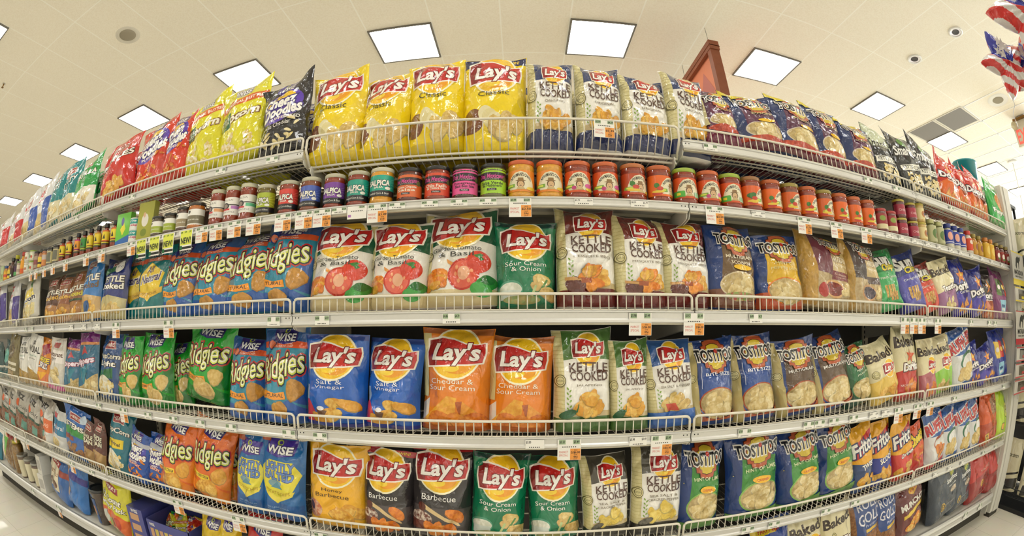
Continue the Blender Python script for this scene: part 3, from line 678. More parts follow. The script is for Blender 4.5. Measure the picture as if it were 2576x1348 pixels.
 'BTO': ('k', baked(-.05, '9c6a94', 'Tostitos', 'f', 61, TORT)), 'BL': ('k', baked(-.05, 'e8c45c', 'L', 'f', 62, GOLD) + seal(-.36, .52, .09)), 'BD': ('k', baked(-.02, 'c02c24', 'Doritos', 'f', 63, ORG, 'a83828') + [P([(.05, .70), (.1, .64), (.22, .63), (.12, .58), (.12, .5), (.04, .56), (-.08, .53), (-.02, .6), (-.08, .66), (.02, .64)], 'd8541c'), T('NACHO CHEESE', -.12, .22, .5, .03, 'f0e0d4')]),
 'BP': ('k', baked(-.05, 'b86a74', 'L', 'f', 64, ORG)), 'BG': ('k', baked(-.05, '8cc83c', 'L', 'f', 65, PALE)), 'BK': ('k', baked(0, 'e3d9ae', 'L', 'f', 66, GOLD)), 'BR': ('k', baked(0, 'e3d9ae', 'Ruffles', 'f', 67, GOLD) + seal(-.2, .58, .09)),
 'DC': ('f', doritos('2a3490', '4a3ca8', 'Cool Ranch', 1)), 'DR': ('f', doritos('cc2c1c', 'e0661c', 'Nacho Cheese', 2, 'f08a1c')), 'DB': ('f', doritos('2a2226', 'c85a24', 'Spicy', 3)),
 'MPP': ('f', mpack('7c2c68', 1, ['5a7a3a', '3a2c30', 'd8482c', '3a5ca8'])), 'MPB': ('f', mpack('2a3f9c', 2, ['e8c43c', 'c8302c', '27407c', 'd8703c'])),
 'MO': ('k', [R(-.5, .5, 0, 1, 'd8581c'), R(-.5, .5, 0, .45, 'b8441c'), P([(.0, .55), (.34, .6), (.34, .92), (.0, .86)], 'b08c5c/7a3c24'), P([(-.05, .3), (.3, .34), (.34, .6), (0, .55)], 'c8823c/c0452c'), R(-.42, -.2, .06, .24, 'e0b84c'), T('12', -.31, .15, .16, .1, '3a2010', b=.03)]),
 'MG': ('k', [R(-.5, .5, 0, 1, 'b4d428'), E(.1, .60, .16, .16, '4a5a1c'), E(.1, .6, .145, .145, 'd8d868'), T('P', .1, .6, .12, .16, '4a5a1c'), E(-.1, .26, .10, .08, '3a3c1c'), E(-.1, .26, .085, .065, 'e0a838'), E(.15, .8, .12, .06, '3f7a34')]),
 'FG': ('f', [R(-.5, .5, 0, 1, '1fa83f'), E(.1, .55, .3, .22, 'e8b46c/c86a3c'), T('Funyuns', 0, .3, .8, .12, 'f2f4e8', b=.04, o=[('0c5a2c', .07)], rot=.1), E(.34, .22, .08, .1, 'f0d030'), R(-.2, .2, .84, .92, 'e8e8e0')]),
 'RO': ('f', ruffles('c8303a', 71, ORG, 'a8543c')), 'RB': ('f', ruffles('2458a0', 72)),
 'FT': ('f', fritos('2f4a7c', 'TWISTS', 81)), 'FS': ('f', fritos('2f3f9c', 'SCOOPS!', 82)), 'FO': ('f', fritos('d0382c', 'Original', 83)),
 'CH': ('f', [R(-.5, .5, 0, 1, 'd8521c'), P([(-.5, .0), (.5, 0), (.5, .4), (-.5, .34)], 'c8302c'), T('Cheetos', 0, .76, .9, .2, 'f0d41c', b=.05, o=[('20180c', .09)], rot=.15)] + chips(0, .4, .3, .2, 14, ORG, .08, 84, .4)),
 'SFK': ('f', [R(-.5, .5, 0, 1, '26282a'), P([(-.5, .62), (.5, .70), (.5, 1), (-.5, 1)], 'c4ccac'), T('Smartfood', 0, .72, .9, .16, '1c1c1c', b=.02, sh=.2, rot=.1), P([(-.4, .42), (.4, .52), (.4, .42), (-.4, .32)], 'f0eee0'), T('KETTLE CORN', 0, .42, .7, .06, '2c2c2c', b=.02, rot=.12)] + popc('', 91)),
 'SFB': ('f', [R(-.5, .5, 0, 1, '232526'), T('Smartfood', 0, .70, .92, .16, 'f0f0ec', b=.03, sh=.2, rot=.1), E(-.1, .84, .12, .08, '5a8c34'), P([(-.4, .42), (.4, .52), (.4, .42), (-.4, .32)], 'f0eee0'), T('KETTLE CORN', 0, .42, .7, .06, '2c2c2c', b=.02, rot=.12)] + popc('', 92)),
 'MU': ('f', [R(-.5, .5, 0, 1, '6a2424'), R(-.5, -.34, 0, 1, '5a1c1c'), P([(-.3, .46), (.5, .56), (.5, .48), (-.3, .38)], 'e8c43c'), T('MUNCHOS', .06, .62, .8, .11, 'f4f0e6', b=.05, o=[('5a1a14', .05)], rot=.05), E(.05, .84, .14, .07, 'e0a82c'), T("Lay's", .05, .84, .2, .05, 'b8242c', b=.03)] + chips(.04, .20, .3, .12, 18, ORG[:2] + GOLD, .10, 93)),
 'RG': ('f', [R(-.5, .5, 0, 1, '9c6a34/7a4a1f'), P([(-.36, .44), (-.3, .38), (.4, .38), (.46, .44), (.46, 1), (-.36, 1)], '274a8c'), T('ROLD', .05, .86, .62, .13, 'e8e8f0', b=.01), T('GOLD', .05, .66, .70, .17, 'e8e8f0', b=.01), T('Pretzels', .1, .52, .4, .05, 'c8d0e8'), R(-.1, .3, .40, .46, 'e0b83c')] + chips(0, .18, .34, .12, 16, ['a8682c/7a451c', 'b87a38/8c5424'], .08, 94)),
 'SW': ('k', [R(-.5, .5, 0, 1, '34404e'), P([(.02, .45), (.34, .48), (.34, .86), (.02, .80)], '28323e'), E(.2, .78, .09, .09, 'd8c83c/5a8c44'), T('Smartfood', .17, .66, .40, .08, 'f0f0ec', b=.03, sh=.15), T('White Cheddar', .17, .56, .3, .03, 'e8e8e4'), E(.2, .47, .13, .05, 'd8c8b0/a08c78'), E(-.16, .24, .085, .075, 'e0b83c'), E(-.16, .24, .07, .06, '2a2c30'), T('12', -.16, .24, .08, .07, 'e0b83c', b=.03), T('Smartfood', .1, .24, .3, .03, 'c8ccd4')]),
 'RR': ('k', [R(-.5, .5, 0, 1, 'c0241f'), R(-.5, .5, 0, .5, '98201f'), T('NACHO', .15, .60, .4, .06, 'e0b8a8'), E(0, .32, .085, .075, 'dca838'), T('12', 0, .32, .08, .07, '7a1c18', b=.03)]),
 'BY': ('f', [R(-.5, .5, 0, 1, '27489c'), P([(-.5, .8), (.1, .84), (.2, .94), (-.5, .92)], 'e0c42c'), T('PARTY MIX', -.05, .88, .5, .06, 'c83c2c', b=.03)]),
 'YW': ('f', [R(-.5, .5, 0, 1, 'e0c020')] + wisetop(.84, '3a2f7c') + chips(0, .4, .3, .2, 9, PALE, .12, 95)), 'RW': ('f', [R(-.5, .5, 0, 1, 'c82c28')] + wisetop(.84, '3a2f7c')),
 'WR': ('f', ridgies('2a8aa8', '1f58a8', 'NATURAL')), 'WG': ('f', ridgies('1fa02c', '117a24', 'SOUR CREAM & ONION', 'f0a030', False, PALE, 6)), 'WO': ('f', ridgies('e06a1c', 'e88420', 'CHEDDAR & SOUR CREAM', 'f0cc28', False, GOLD, 7)),
 'WA': ('f', [R(-.5, .5, 0, 1, '11787c'), P([(-.5, .80), (.5, .80), (.5, .86), (0, .88), (-.5, .86)], 'cc5426')] + wisetop(.93, '14505c', .9) + [T('OFFICIAL', .05, .842, .36, .02, 'f0e8dc'), T('POTATO CHIP', .05, .815, .36, .018, 'f0e8dc'), P([(-.34, .62), (0, .78), (.34, .62), (.30, .40), (0, .22), (-.30, .40)], 'e8c838'), T('All', 0, .68, .22, .09, '3a2a6c', b=.02, sh=.3, rot=.1), T('Natural', 0, .56, .56, .12, '3a2a6c', b=.025, o=[('f0eed8', .06)], sh=.3, rot=.1), P([(-.36, .40), (0, .34), (.36, .42), (.36, .34), (0, .25), (-.36, .32)], 'e0b430'), T('POTATO CHIPS', 0, .325, .5, .035, '6a4a14', arc=.6)]),
 'WL': ('f', [R(-.5, .5, 0, 1, '1f6cb0'), P([(-.5, .0), (.5, 0), (.5, .2), (-.5, .24)], '1c5ca0')] + wisetop(.83, '452f9c', 1.25) + [P([(-.40, .60), (-.2, .70), (.3, .70), (.46, .56), (.34, .36), (0, .20), (-.34, .38)], 'e4d83a'), T('LIGHTLY', .02, .635, .62, .09, '6a8cc4', b=.03, o=[('3a4f8c', .05)]), T('SALTED', .02, .53, .62, .09, '6a8cc4', b=.03, o=[('3a4f8c', .05)]), E(-.05, .44, .16, .04, '7ca0a8'), P([(-.14, .39), (0, .46), (.16, .39)], '5a8ca0'), P([(-.34, .38), (0, .28), (.38, .38), (.34, .32), (0, .21), (-.30, .32)], 'efdc50'), T('POTATO CHIPS', .02, .33, .58, .04, 'b08428', arc=.7), T('50% LESS SODIUM', .02, .15, .5, .02, '9cc0e0'), T('than regular potato chips', .02, .12, .5, .018, '9cc0e0'), R(-.44, -.22, .88, .95, 'b8542c')]),
 'WC': ('f', [R(-.5, .5, 0, 1, 'e0d81f'), P([(-.5, .68), (.5, .72), (.5, .82), (-.5, .78)], 'd8601c'), T('ORIGINAL BUTTER', .02, .75, .84, .045, 'f4ecd8', b=.02, rot=.04)] + wisetop(.9, 'c8c0a8', .7) + [T('Popcorn', -.04, .52, .86, .14, 'f4eed8', b=.04, o=[('7a4a1c', .08)], sh=.2, rot=.08), R(-.38, -.18, .42, .62, '1f6a3a'), T('NEW', -.28, .56, .14, .04, 'e8e8c8', b=.02), T('LOOK', -.28, .50, .15, .04, 'e8e8c8', b=.02)] + [x for i, x in enumerate(popc('', 96)) if i < 22]),
 'WK': ('f', cheez('1e1c20', '5a3cae', 9, ['e8dcb0/d8c48c', 'ead9a0/cdb878']) + [T('White Cheddar', -.05, .33, .6, .05, 'eeeae0', rot=.1), T('BAKED', .25, .42, .26, .04, 'eeeae0', b=.02)]), 'WD': ('f', cheez('d2341c', '5a3cae', 10)), 'WB': ('f', cheez('1f56b0', '4a48b0', 12) + [P([(-.5, .76), (.5, .74), (.5, .82), (-.5, .84)], 'b8bcc8'), T('CRUNCHY', .02, .38, .5, .045, 'f4d8c8', b=.03, o=[('c8443c', .08)])]),
 'HR': ('f', herrs('c8241c', None, [('RIPPLES', 'f4efe0')], 4) ), 'HG': ('f', herrs('1f9c44', 'e8e4d4', [('TORTILLA', 'f4efe0')], 5, TORT)), 'HT': ('f', herrs('0f8488', 'd8cfa8', [('TASTY', 'f4efe0')], 6, TORT)),
 'HB': ('f', herrs('5a3422', 'a8743c', [('KETTLE', 'f2ecdc'), ('Cooked', 'd8a83c')], 7, GOLD, tag_y=.88)), 'HO': ('f', herrs('8c5434', 'a8743c', [('KETTLE', 'f2ecdc'), ('Cooked', 'd8a83c')], 8, GOLD, tag_y=.88)), 'HE': ('f', herrs('8a5a34', 'a8743c', [('KETTLE', 'f2ecdc'), ('Cooked', 'd8c83c')], 9, GOLD, tag_y=.88) + [R(-.5, .5, .40, .44, '2a4a2c')]),
 'HK': ('f', herrs('2a74b8', 'c8a468', [('KETTLE', 'f2ecdc'), ('Cooked', '6a4a20')], 10, GOLD, tag_y=.88) + [E(.05, .2, .16, .1, '2a5a94')]), 'HN': ('f', herrs('28367c', 'c8bc88', [('KETTLE', 'f2ecdc'), ('Cooked', 'f0ece0')], 11, PALE, tag_y=.88) + [P([(-.5, .72), (.1, .78), (.2, .88), (-.5, .84)], '2f6a44'), E(.18, .86, .13, .1, 'eceae4'), T('$3.49', .18, .86, .16, .04, '5a5a64')]),
 'HPL': ('f', [R(-.5, .5, 0, 1, '27508c'), P([(-.5, .42), (.3, .5), (.3, .34), (-.5, .32)], '1f6a3c')] + herrs('27508c', None, [('PopCorn', 'f0ece0'), ('Light', 'f0ece0')], 12, win=False)[1:] + [E(-.1, .22, .32, .16, 'e8e4d0')] + popc('', 13)), 'HPO': ('f', [R(-.5, .5, 0, 1, '0f7488')] + herrs('0f7488', None, [('PopCorn', 'f0ece0')], 12, win=False)[1:] + [P([(-.4, .5), (.3, .56), (.3, .42), (-.4, .36)], 'e8cc2c'), T('Original', -.05, .46, .5, .07, '3a2a14', b=.03), E(-.1, .2, .32, .16, 'e8e4d0')] + popc('', 14)),
 'HS': ('f', [R(-.5, .5, 0, 1, '2464b4'), P([(-.5, .44), (.5, .48), (.5, .66), (-.5, .62)], '2c8c3c'), R(-.5, .0, .34, .44, '8c4434')] + herrs('2', None, [('STEMS', 'f0ece0')], 3, ['9c6a34/7a4a1f', 'a87a44/8c5a2c'])[1:] + [E(.3, .86, .1, .08, 'c8d8e8')]), 'HW': ('f', herrs('5a2a20', 'b08c58', [('WHOLE', 'f0ead0'), ('GRAIN', 'f0ead0')], 15, ['9c6a34/7a4a1f', 'b88c54/98703c'], tag_y=.86)),
 'HQ': ('f', [R(-.5, .5, 0, 1, '2460a8'), P([(-.4, .2), (.12, .2), (.12, .84), (-.4, .84)], 'd8cdb0'), T('PRETZELS', -.14, .62, .44, .08, '8c5a34', b=.03), E(-.14, .36, .2, .13, '7a4a24/5a341a'), P([(-.36, .96), (.14, .92), (.1, .80), (-.36, .84)], '9c2a2c'), T("Herr's", -.12, .88, .36, .05, 'f2e8dc', b=.02), R(.12, .5, .66, .8, '9c3c2c')]), 'HU': ('f', [R(-.5, .5, 0, 1, '2472c0'), R(-.5, .5, .62, .76, '2c2c8c'), P([(-.48, .2), (-.22, .2), (-.22, .9), (-.48, .9)], 'b89c84')]),
 'HV': ('f', [R(-.5, .5, 0, 1, 'd8d024'), P([(-.5, 0), (.5, 0), (.5, .34), (.1, .42), (-.5, .36)], 'dc6420'), P([(-.3, .88), (.16, .84), (.2, .74), (-.26, .78)], '9c2a2c'), T("HERR'S", -.05, .81, .36, .05, 'f2e8dc', b=.02), T('12 Count', -.02, .62, .62, .10, 'f4f0dc', b=.03, o=[('3a3418', .06)]), T('Variety Pack', .0, .49, .8, .10, 'f4f0dc', b=.03, o=[('3a3418', .06)]), E(-.2, .2, .14, .12, 'c8ccc0'), E(.2, .2, .14, .13, 'b83c24'), E(.2, .12, .05, .04, 'e8e044'), E(-.02, .14, .06, .1, '8c9c3c')]),
 'UW': ('f', utz('WAVY', 'c83038', 1)), 'UX': ('f', utz('RIPPLE', '2a56b0', 2)), 'UP': ('f', utz('CHIPS', '45348c', 3)),
 'UN': ('k', [R(-.5, .5, 0, 1, 'e4e2da'), P([(-.5, 0), (.5, 0), (.5, .24), (-.5, .36)], 'b8923c/9c7a2c'), T('utz', 0, .86, .36, .07, '2c2c2c', b=.02), T('NATURAL', 0, .72, .86, .12, '2c2c2c', b=.03), T('Reduced Fat', .0, .6, .6, .04, '4a8c74'), T('Lightly Salted', .0, .53, .5, .03, '4a4a4a')]),
 'US': ('f', [R(-.5, .5, 0, 1, 'b4afa4'), T('utz', -.05, .84, .44, .13, '2c2c2c', b=.03), T('Specials', .0, .60, .8, .12, '20242a', b=.0, sh=.3), P([(-.5, .46), (.5, .40), (.5, .46), (-.5, .52)], '1f4a38'), P([(-.5, 0), (.5, 0), (.5, .40), (-.5, .46)], '8c5a3c/6a3c24'), R(.1, .4, .12, .32, '5a9484'), E(-.18, .64, .13, .09, 'e8642c')]),
 'UO': ('f', [R(-.5, .5, 0, 1, 'd8d6cf'), R(-.5, .5, .44, .78, 'dc6a34'), T('1000', 0, .6, .6, .1, 'f0b89c', b=.02), E(-.1, .2, .3, .12, 'c8a888/a87a5c')]), 'UT': ('f', [R(-.5, .5, 0, 1, 'd8d8d4'), R(-.5, .5, .42, .80, '1f7ca8'), T('natural', 0, .62, .7, .11, 'e4ecf0', b=.01), R(-.42, -.1, .8, .9, 'c8424c'), E(-.1, .2, .24, .12, 'd8c48c/c0a868')]),
 'OC': ('f', [R(-.5, .5, 0, 1, 'e08a24'), R(-.5, .5, 0, .3, 'dc7a44'), P([(-.2, .82), (.2, .92), (.4, .74), (0, .62)], 'a03048'), T('CHEESE', 0, .56, .8, .1, 'f0d42c', b=.04, o=[('4a2a5c', .07)]), T('CURLS', -.04, .44, .8, .12, 'f4eee0', b=.04, o=[('4a2a5c', .07)]), P([(-.3, .26), (.36, .32), (.0, .1)], 'f0b02c')]),
 'RS': ('f', [R(-.5, .5, 0, 1, 'd4cfc4'), P([(-.46, .54), (.46, .54), (.46, .78), (-.46, .78)], 'ece6e0'), T('Restaurant', 0, .70, .84, .08, '5a3828', b=.03), T('Style', -.05, .61, .4, .08, '3a2c24', b=.01), R(-.16, .16, .82, .92, 'a83c3c'), P([(-.36, .5), (-.12, .5), (-.24, .34)], 'd8583c'), R(-.5, .5, 0, .10, 'd8429c')] + chips(.1, .26, .3, .14, 12, TORT, .12, 97)),
 'PP': ('f', [R(-.5, .5, 0, 1, '20688c'), P([(-.5, .86), (.5, .84), (.5, 1), (-.5, 1)], '7c2c7c'), P([(-.5, .82), (.5, .80), (.5, .84), (-.5, .86)], 'd88c4c'), P([(-.14, .64), (.0, .80), (.16, .66), (.06, .68)], 'b83c44'), T('Dippers', -.02, .54, .84, .12, 'f0dce8', b=.04, o=[('8c2c44', .08)], rot=.08), P([(-.3, .44), (.3, .48), (.0, .14)], '1f7c94'), P([(-.5, .0), (.5, 0), (.5, .36), (.1, .2), (-.5, .1)], 'd4bc84/b89c64')] + chips(.25, .16, .16, .12, 8, TORT, .09, 98)),
 'PC': ('f', [R(-.5, .5, 0, 1, 'c8c4b8'), P([(-.1, .86), (.5, .84), (.5, 1), (-.1, 1)], 'dcc42c'), E(.12, .78, .06, .16, '2c7a34', rot=.4), P([(-.4, .44), (-.2, .66), (.2, .68), (.4, .44), (0, .34)], 'e4cc28'), T('Popcorn', 0, .42, .8, .14, '2c2a3c', b=.04, o=[('f4f0e0', .07)]), R(-.36, .4, .06, .3, 'd8cc94')] + [x for x in popc('', 99)]),
 'TE': ('f', [R(-.5, .5, 0, 1, '2a4a4c'), E(0, .6, .3, .2, '6ab0a4'), P([(-.5, .3), (.5, .36), (.5, .30), (-.5, .24)], 'c8c4b8'), R(-.5, .5, 0, .2, '3a6a6c')]), 'OL': ('f', [R(-.5, .5, 0, 1, '7c7048'), E(0, .66, .26, .2, '4a3c2c/7a6a4c'), R(-.4, .4, .34, .4, 'd8d0b8'), R(-.4, .4, .22, .28, 'd8d0b8'), P([(-.3, .2), (.3, .2), (.3, 0), (-.3, 0)], 'a89068')]),
 'GN': ('f', [R(-.5, .5, 0, 1, '1f7c94'), R(-.4, .3, .3, .7, 'd8d8d0')]), 'SM': ('f', [R(-.5, .5, 0, 1, '8c6a3c/6a4a24'), P([(-.5, .2), (-.1, .2), (.0, .9), (-.5, .9)], '6ab84c'), P([(-.5, .1), (-.1, .1), (-.1, .4), (-.5, .45)], 'e0b43c'), E(0, .92, .3, .08, 'a82c2c')]),
}

# ---------------------------------------------------------------- bags
class BagShape:
    """A sealed pillow bag: front surface point for art coordinates u in [-.5,.5], v in [0,1]; the back mirrors it."""
    def __init__(s, W, H, Tk, seed, kind='f', ear=None):
        r = random.Random(seed); s.W, s.H, s.T = W, H, Tk; s.kind = kind
        s.creases = []
        for i in range(13):
            a = r.uniform(-1.2, 1.2) if r.random() < .7 else r.uniform(1.2, 1.9)
            s.creases.append((r.uniform(-.4, .4), r.uniform(.08, .97), cos(a), sin(a), r.uniform(.12, .34), r.uniform(.04, .075), r.uniform(.003, .0085) * (1 if r.random() < .7 else -1)))
        for sx in (-1, 1):                                   # folds that run in from the corners of the top seal
            for j in range(2): s.creases.append((sx * r.uniform(.2, .42), r.uniform(.84, .93), cos(sx * r.uniform(.7, 1.3)), sin(sx * r.uniform(.7, 1.3)) * -1, r.uniform(.14, .22), .045, r.uniform(.005, .010)))
        s.ph = [r.uniform(0, 6.28) for _ in range(8)]
        s.lean = r.uniform(-.012, .02); s.wave = r.uniform(.006, .015); s.pk = r.uniform(.36, .46)
        s.earl = ear[0] if ear else r.uniform(-.004, .014); s.earr = ear[1] if ear else r.uniform(-.004, .014)
        s.nar = r.uniform(.07, .13); s.twist = r.uniform(-.10, .10)
        s.botw = r.uniform(.0, .05)
    def thick(s, v):
        q = np.clip((v + .10) / (.978 + .10), 0, 1)      # fuller at the foot, where the contents settle
        e = math.log(.5) / math.log(s.pk)
        return np.maximum(.0012, s.T * np.sin(pi * np.clip(q, 0, 1) ** e) ** (.5 if s.kind == 'f' else .42))
    def at(s, u, v, side=-1):
        """side -1: front, +1: back"""
        t = s.thick(v); rel = t / s.T
        w = s.W * (1 - s.nar * rel + .012 * np.sin(7 * v + s.ph[0]) * rel)
        x = u * w
        z = s.H * v * (1 - .025 * rel) + 0.0
        ex = (2.4 if s.kind == 'f' else 4.0) + 3.0 * (1 - v) ** 4
        prof = (1 - np.abs(2 * u) ** ex) ** (.75 if s.kind == 'f' else .5)
        d = t / 2 * prof
        d = d + .0026 * rel * (np.sin(9 * u + 6 * v + s.ph[1]) + np.sin(-6 * u + 11 * v + s.ph[2]) + .6 * np.sin(15 * u + 3 * v + s.ph[3])) * np.minimum(1, prof * 2)
        asp = s.H / s.W
        for cu, cv, cx, sy, ln, wd, am in s.creases:
            du, dv = (u - cu), (v - cv) * asp
            al = du * cx + dv * sy; ac = -du * sy + dv * cx
            d = d - am * np.exp(-(ac / wd) ** 2) * np.exp(-(al / ln) ** 2) * np.minimum(1, prof * 2.5) * np.minimum(1, rel * 2.5 + .1)
        d = np.maximum(d, -t * .3)
        top = np.clip((v - .72) / .28, 0, 1)
        bend = s.wave * np.sin(5.2 * u + s.ph[4]) * top ** 1.5 + s.wave * .4 * np.sin(13 * u + s.ph[5]) * top ** 3
        y = side * d + bend + s.lean * top ** 2
        cor = np.clip((v - .86) / .14, 0, 1)
        z = z + cor * (s.earl * np.clip(-2 * u, 0, 1) ** 2 + s.earr * np.clip(2 * u, 0, 1) ** 2)
        bt = np.clip((.07 - v) / .07, 0, 1)
        y = y * (1 - .16 * bt ** 2); z = z + bt * .004 * (np.abs(2 * u) ** 4)
        a = s.twist * (v - .4)
        return np.stack([x * np.cos(a) - y * np.sin(a), x * np.sin(a) + y * np.cos(a), z], -1)
    def normal(s, u, v):
        e = .004
        a = s.at(np.clip(u + e, -.4995, .4995), v) - s.at(np.clip(u - e, -.4995, .4995), v); b = s.at(u, np.clip(v + e, 0, 1)) - s.at(u, np.clip(v - e, 0, 1))
        n = np.cross(a, b); l = np.linalg.norm(n, axis=-1, keepdims=True)
        n = n / np.maximum(l, 1e-9)
        n[n[:, 1] > 0] *= -1
        return n

def bag_mesh(name, key, W, H, Tk, seed, detail=True, ear=None):
    kind, els = ART[key]; base = None
    for e in els:
        if isinstance(e, tuple): base = e[2]; break
    sh = BagShape(W, H, Tk, seed, kind, ear)
    nu, nv = NU, NV
    us = np.linspace(-.5, .5, nu + 1); vs = np.linspace(0, 1, nv + 1)
    U, V = np.meshgrid(us, vs); U = U.ravel(); V = V.ravel()
    front = sh.at(U, V, -1); back = sh.at(U, V, 1)
    nf = sh.normal(U, V); nb = nf * np.array([1, -1, 1])
    edge = np.abs(U) > .499
    nf[edge] = nf[edge] * .3 + np.stack([np.sign(U[edge]), 0 * U[edge] - .6, 0 * U[edge]], -1); nb[edge] = nb[edge] * .3 + np.stack([np.sign(U[edge]), 0 * U[edge] + .6, 0 * U[edge]], -1)
    verts = [front, back]; norms = [nf, nb]; faces = []; mi = []; mats = [cmat(base)]
    def idx(i, j, k): return k * (nu + 1) * (nv + 1) + j * (nu + 1) + i
    for j in range(nv):
        for i in range(nu):
            a_, b_, c_, d_ = idx(i, j, 0), idx(i + 1, j, 0), idx(i + 1, j + 1, 0), idx(i, j + 1, 0)
            faces += [(a_, b_, c_), (a_, c_, d_)]; mi += [0, 0]
            faces.append((idx(i, j, 1), idx(i, j + 1, 1), idx(i + 1, j + 1, 1), idx(i + 1, j, 1))); mi.append(0)
    for j in range(nv):                                  # close the seams
        faces.append((idx(0, j, 0), idx(0, j + 1, 0), idx(0, j + 1, 1), idx(0, j, 1))); mi.append(0)
        faces.append((idx(nu, j, 0), idx(nu, j, 1), idx(nu, j + 1, 1), idx(nu, j + 1, 0))); mi.append(0)
    for i in range(nu):
        faces.append((idx(i, 0, 0), idx(i, 0, 1), idx(i + 1, 0, 1), idx(i + 1, 0, 0))); mi.append(0)
        faces.append((idx(i, nv, 0), idx(i + 1, nv, 0), idx(i + 1, nv, 1), idx(i, nv, 1))); mi.append(0)
    off = 2 * (nu + 1) * (nv + 1)
    if detail:
        FG = front.reshape(nv + 1, nu + 1, 3); NG = nf.reshape(nv + 1, nu + 1, 3)
        for V2, Fc, c, layer in art_of(key):
            if c == base and layer == 0: continue
            m = cmat(c)
            if m not in mats: mats.append(m)
            k = mats.index(m)
            fu = (V2[:, 0] + .5) * nu; fv = V2[:, 1] * nv
            iu = np.clip(np.floor(fu + 1e-7).astype(int), 0, nu - 1); iv = np.clip(np.floor(fv + 1e-7).astype(int), 0, nv - 1)
            s_ = (fu - iu)[:, None]; t_ = (fv - iv)[:, None]; up = t_ > s_
            def ev(G):                                   # exactly the flat triangle of the body below
                p00, p10, p11, p01 = G[iv, iu], G[iv, iu + 1], G[iv + 1, iu + 1], G[iv + 1, iu]
                return np.where(up, p00 + (p01 - p00) * t_ + (p11 - p01) * s_, p00 + (p10 - p00) * s_ + (p11 - p10) * t_)
            n_ = ev(NG); verts.append(ev(FG) + n_ * (.00030 + .00006 * layer)); norms.append(n_)
            for f in Fc: faces.append(tuple(i + off for i in f)); mi.append(k)
            off += len(V2)
    vv = np.concatenate(verts); nn = np.concatenate(norms); nn = nn / np.maximum(np.linalg.norm(nn, axis=1, keepdims=True), 1e-9)
    zmin = vv[:, 2].min(); vv[:, 2] -= zmin
    me = bpy.data.meshes.new(name); me.from_pydata(vv.tolist(), [], faces)
    for m in mats: me.materials.append(m)
    me.polygons.foreach_set('material_index', mi); me.polygons.foreach_set('use_smooth', [True] * len(faces)); me.update()
    me.normals_split_custom_set_from_vertices(nn.tolist())
    return me
CAT = {'chip_bag': 'chip bag', 'potato_chip_bag': 'chip bag', 'kettle_chip_bag': 'chip bag', 'tortilla_chip_bag': 'tortilla chip bag', 'ridged_chip_bag': 'chip bag', 'baked_chip_bag': 'chip bag', 'ruffled_chip_bag': 'chip bag',
       'wholegrain_chip_bag': 'chip bag', 'corn_chip_bag': 'chip bag', 'cheese_snack_bag': 'snack bag', 'popcorn_bag': 'popcorn bag', 'pretzel_bag': 'pretzel bag', 'multipack_bag': 'multipack', 'snack_bag': 'snack bag', 'snack_mix_bag': 'snack bag',
       'variety_bag': 'multipack', 'potato_crisp_bag': 'chip bag'}
EARS = {'WC': (.0, .035), 'WK': (-.01, .045), 'SFB': (.045, -.01), 'LCL': (.004, .010), 'LCN': (.006, .022), 'KM': (.014, .006), 'LHB': (.022, .004), 'DR': (.02, 0), 'HG': (0, .03), 'WG': (.01, .006)}
def place_bag(i, key, x, y, z, W, H, Tk, yaw, roll, name, label, lean=5.0, group=None):
    me = bag_mesh(name, key, W, H, Tk, 1000 + i * 7, True, EARS.get(key))
    o = bpy.data.objects.new(name, me); COL.objects.link(o)
    r = random.Random(i)
    o.location = (x, y, z + .001 + abs(sin(radians(roll))) * W * .42 + sin(radians(lean)) * Tk * .1)
    o.rotation_mode = 'XYZ'
    o.rotation_euler = (-radians(lean + r.uniform(-1.5, 2.0)), radians(roll), radians(yaw + r.uniform(-4, 4)))
    tag(o, label, CAT[name], group)
    return o
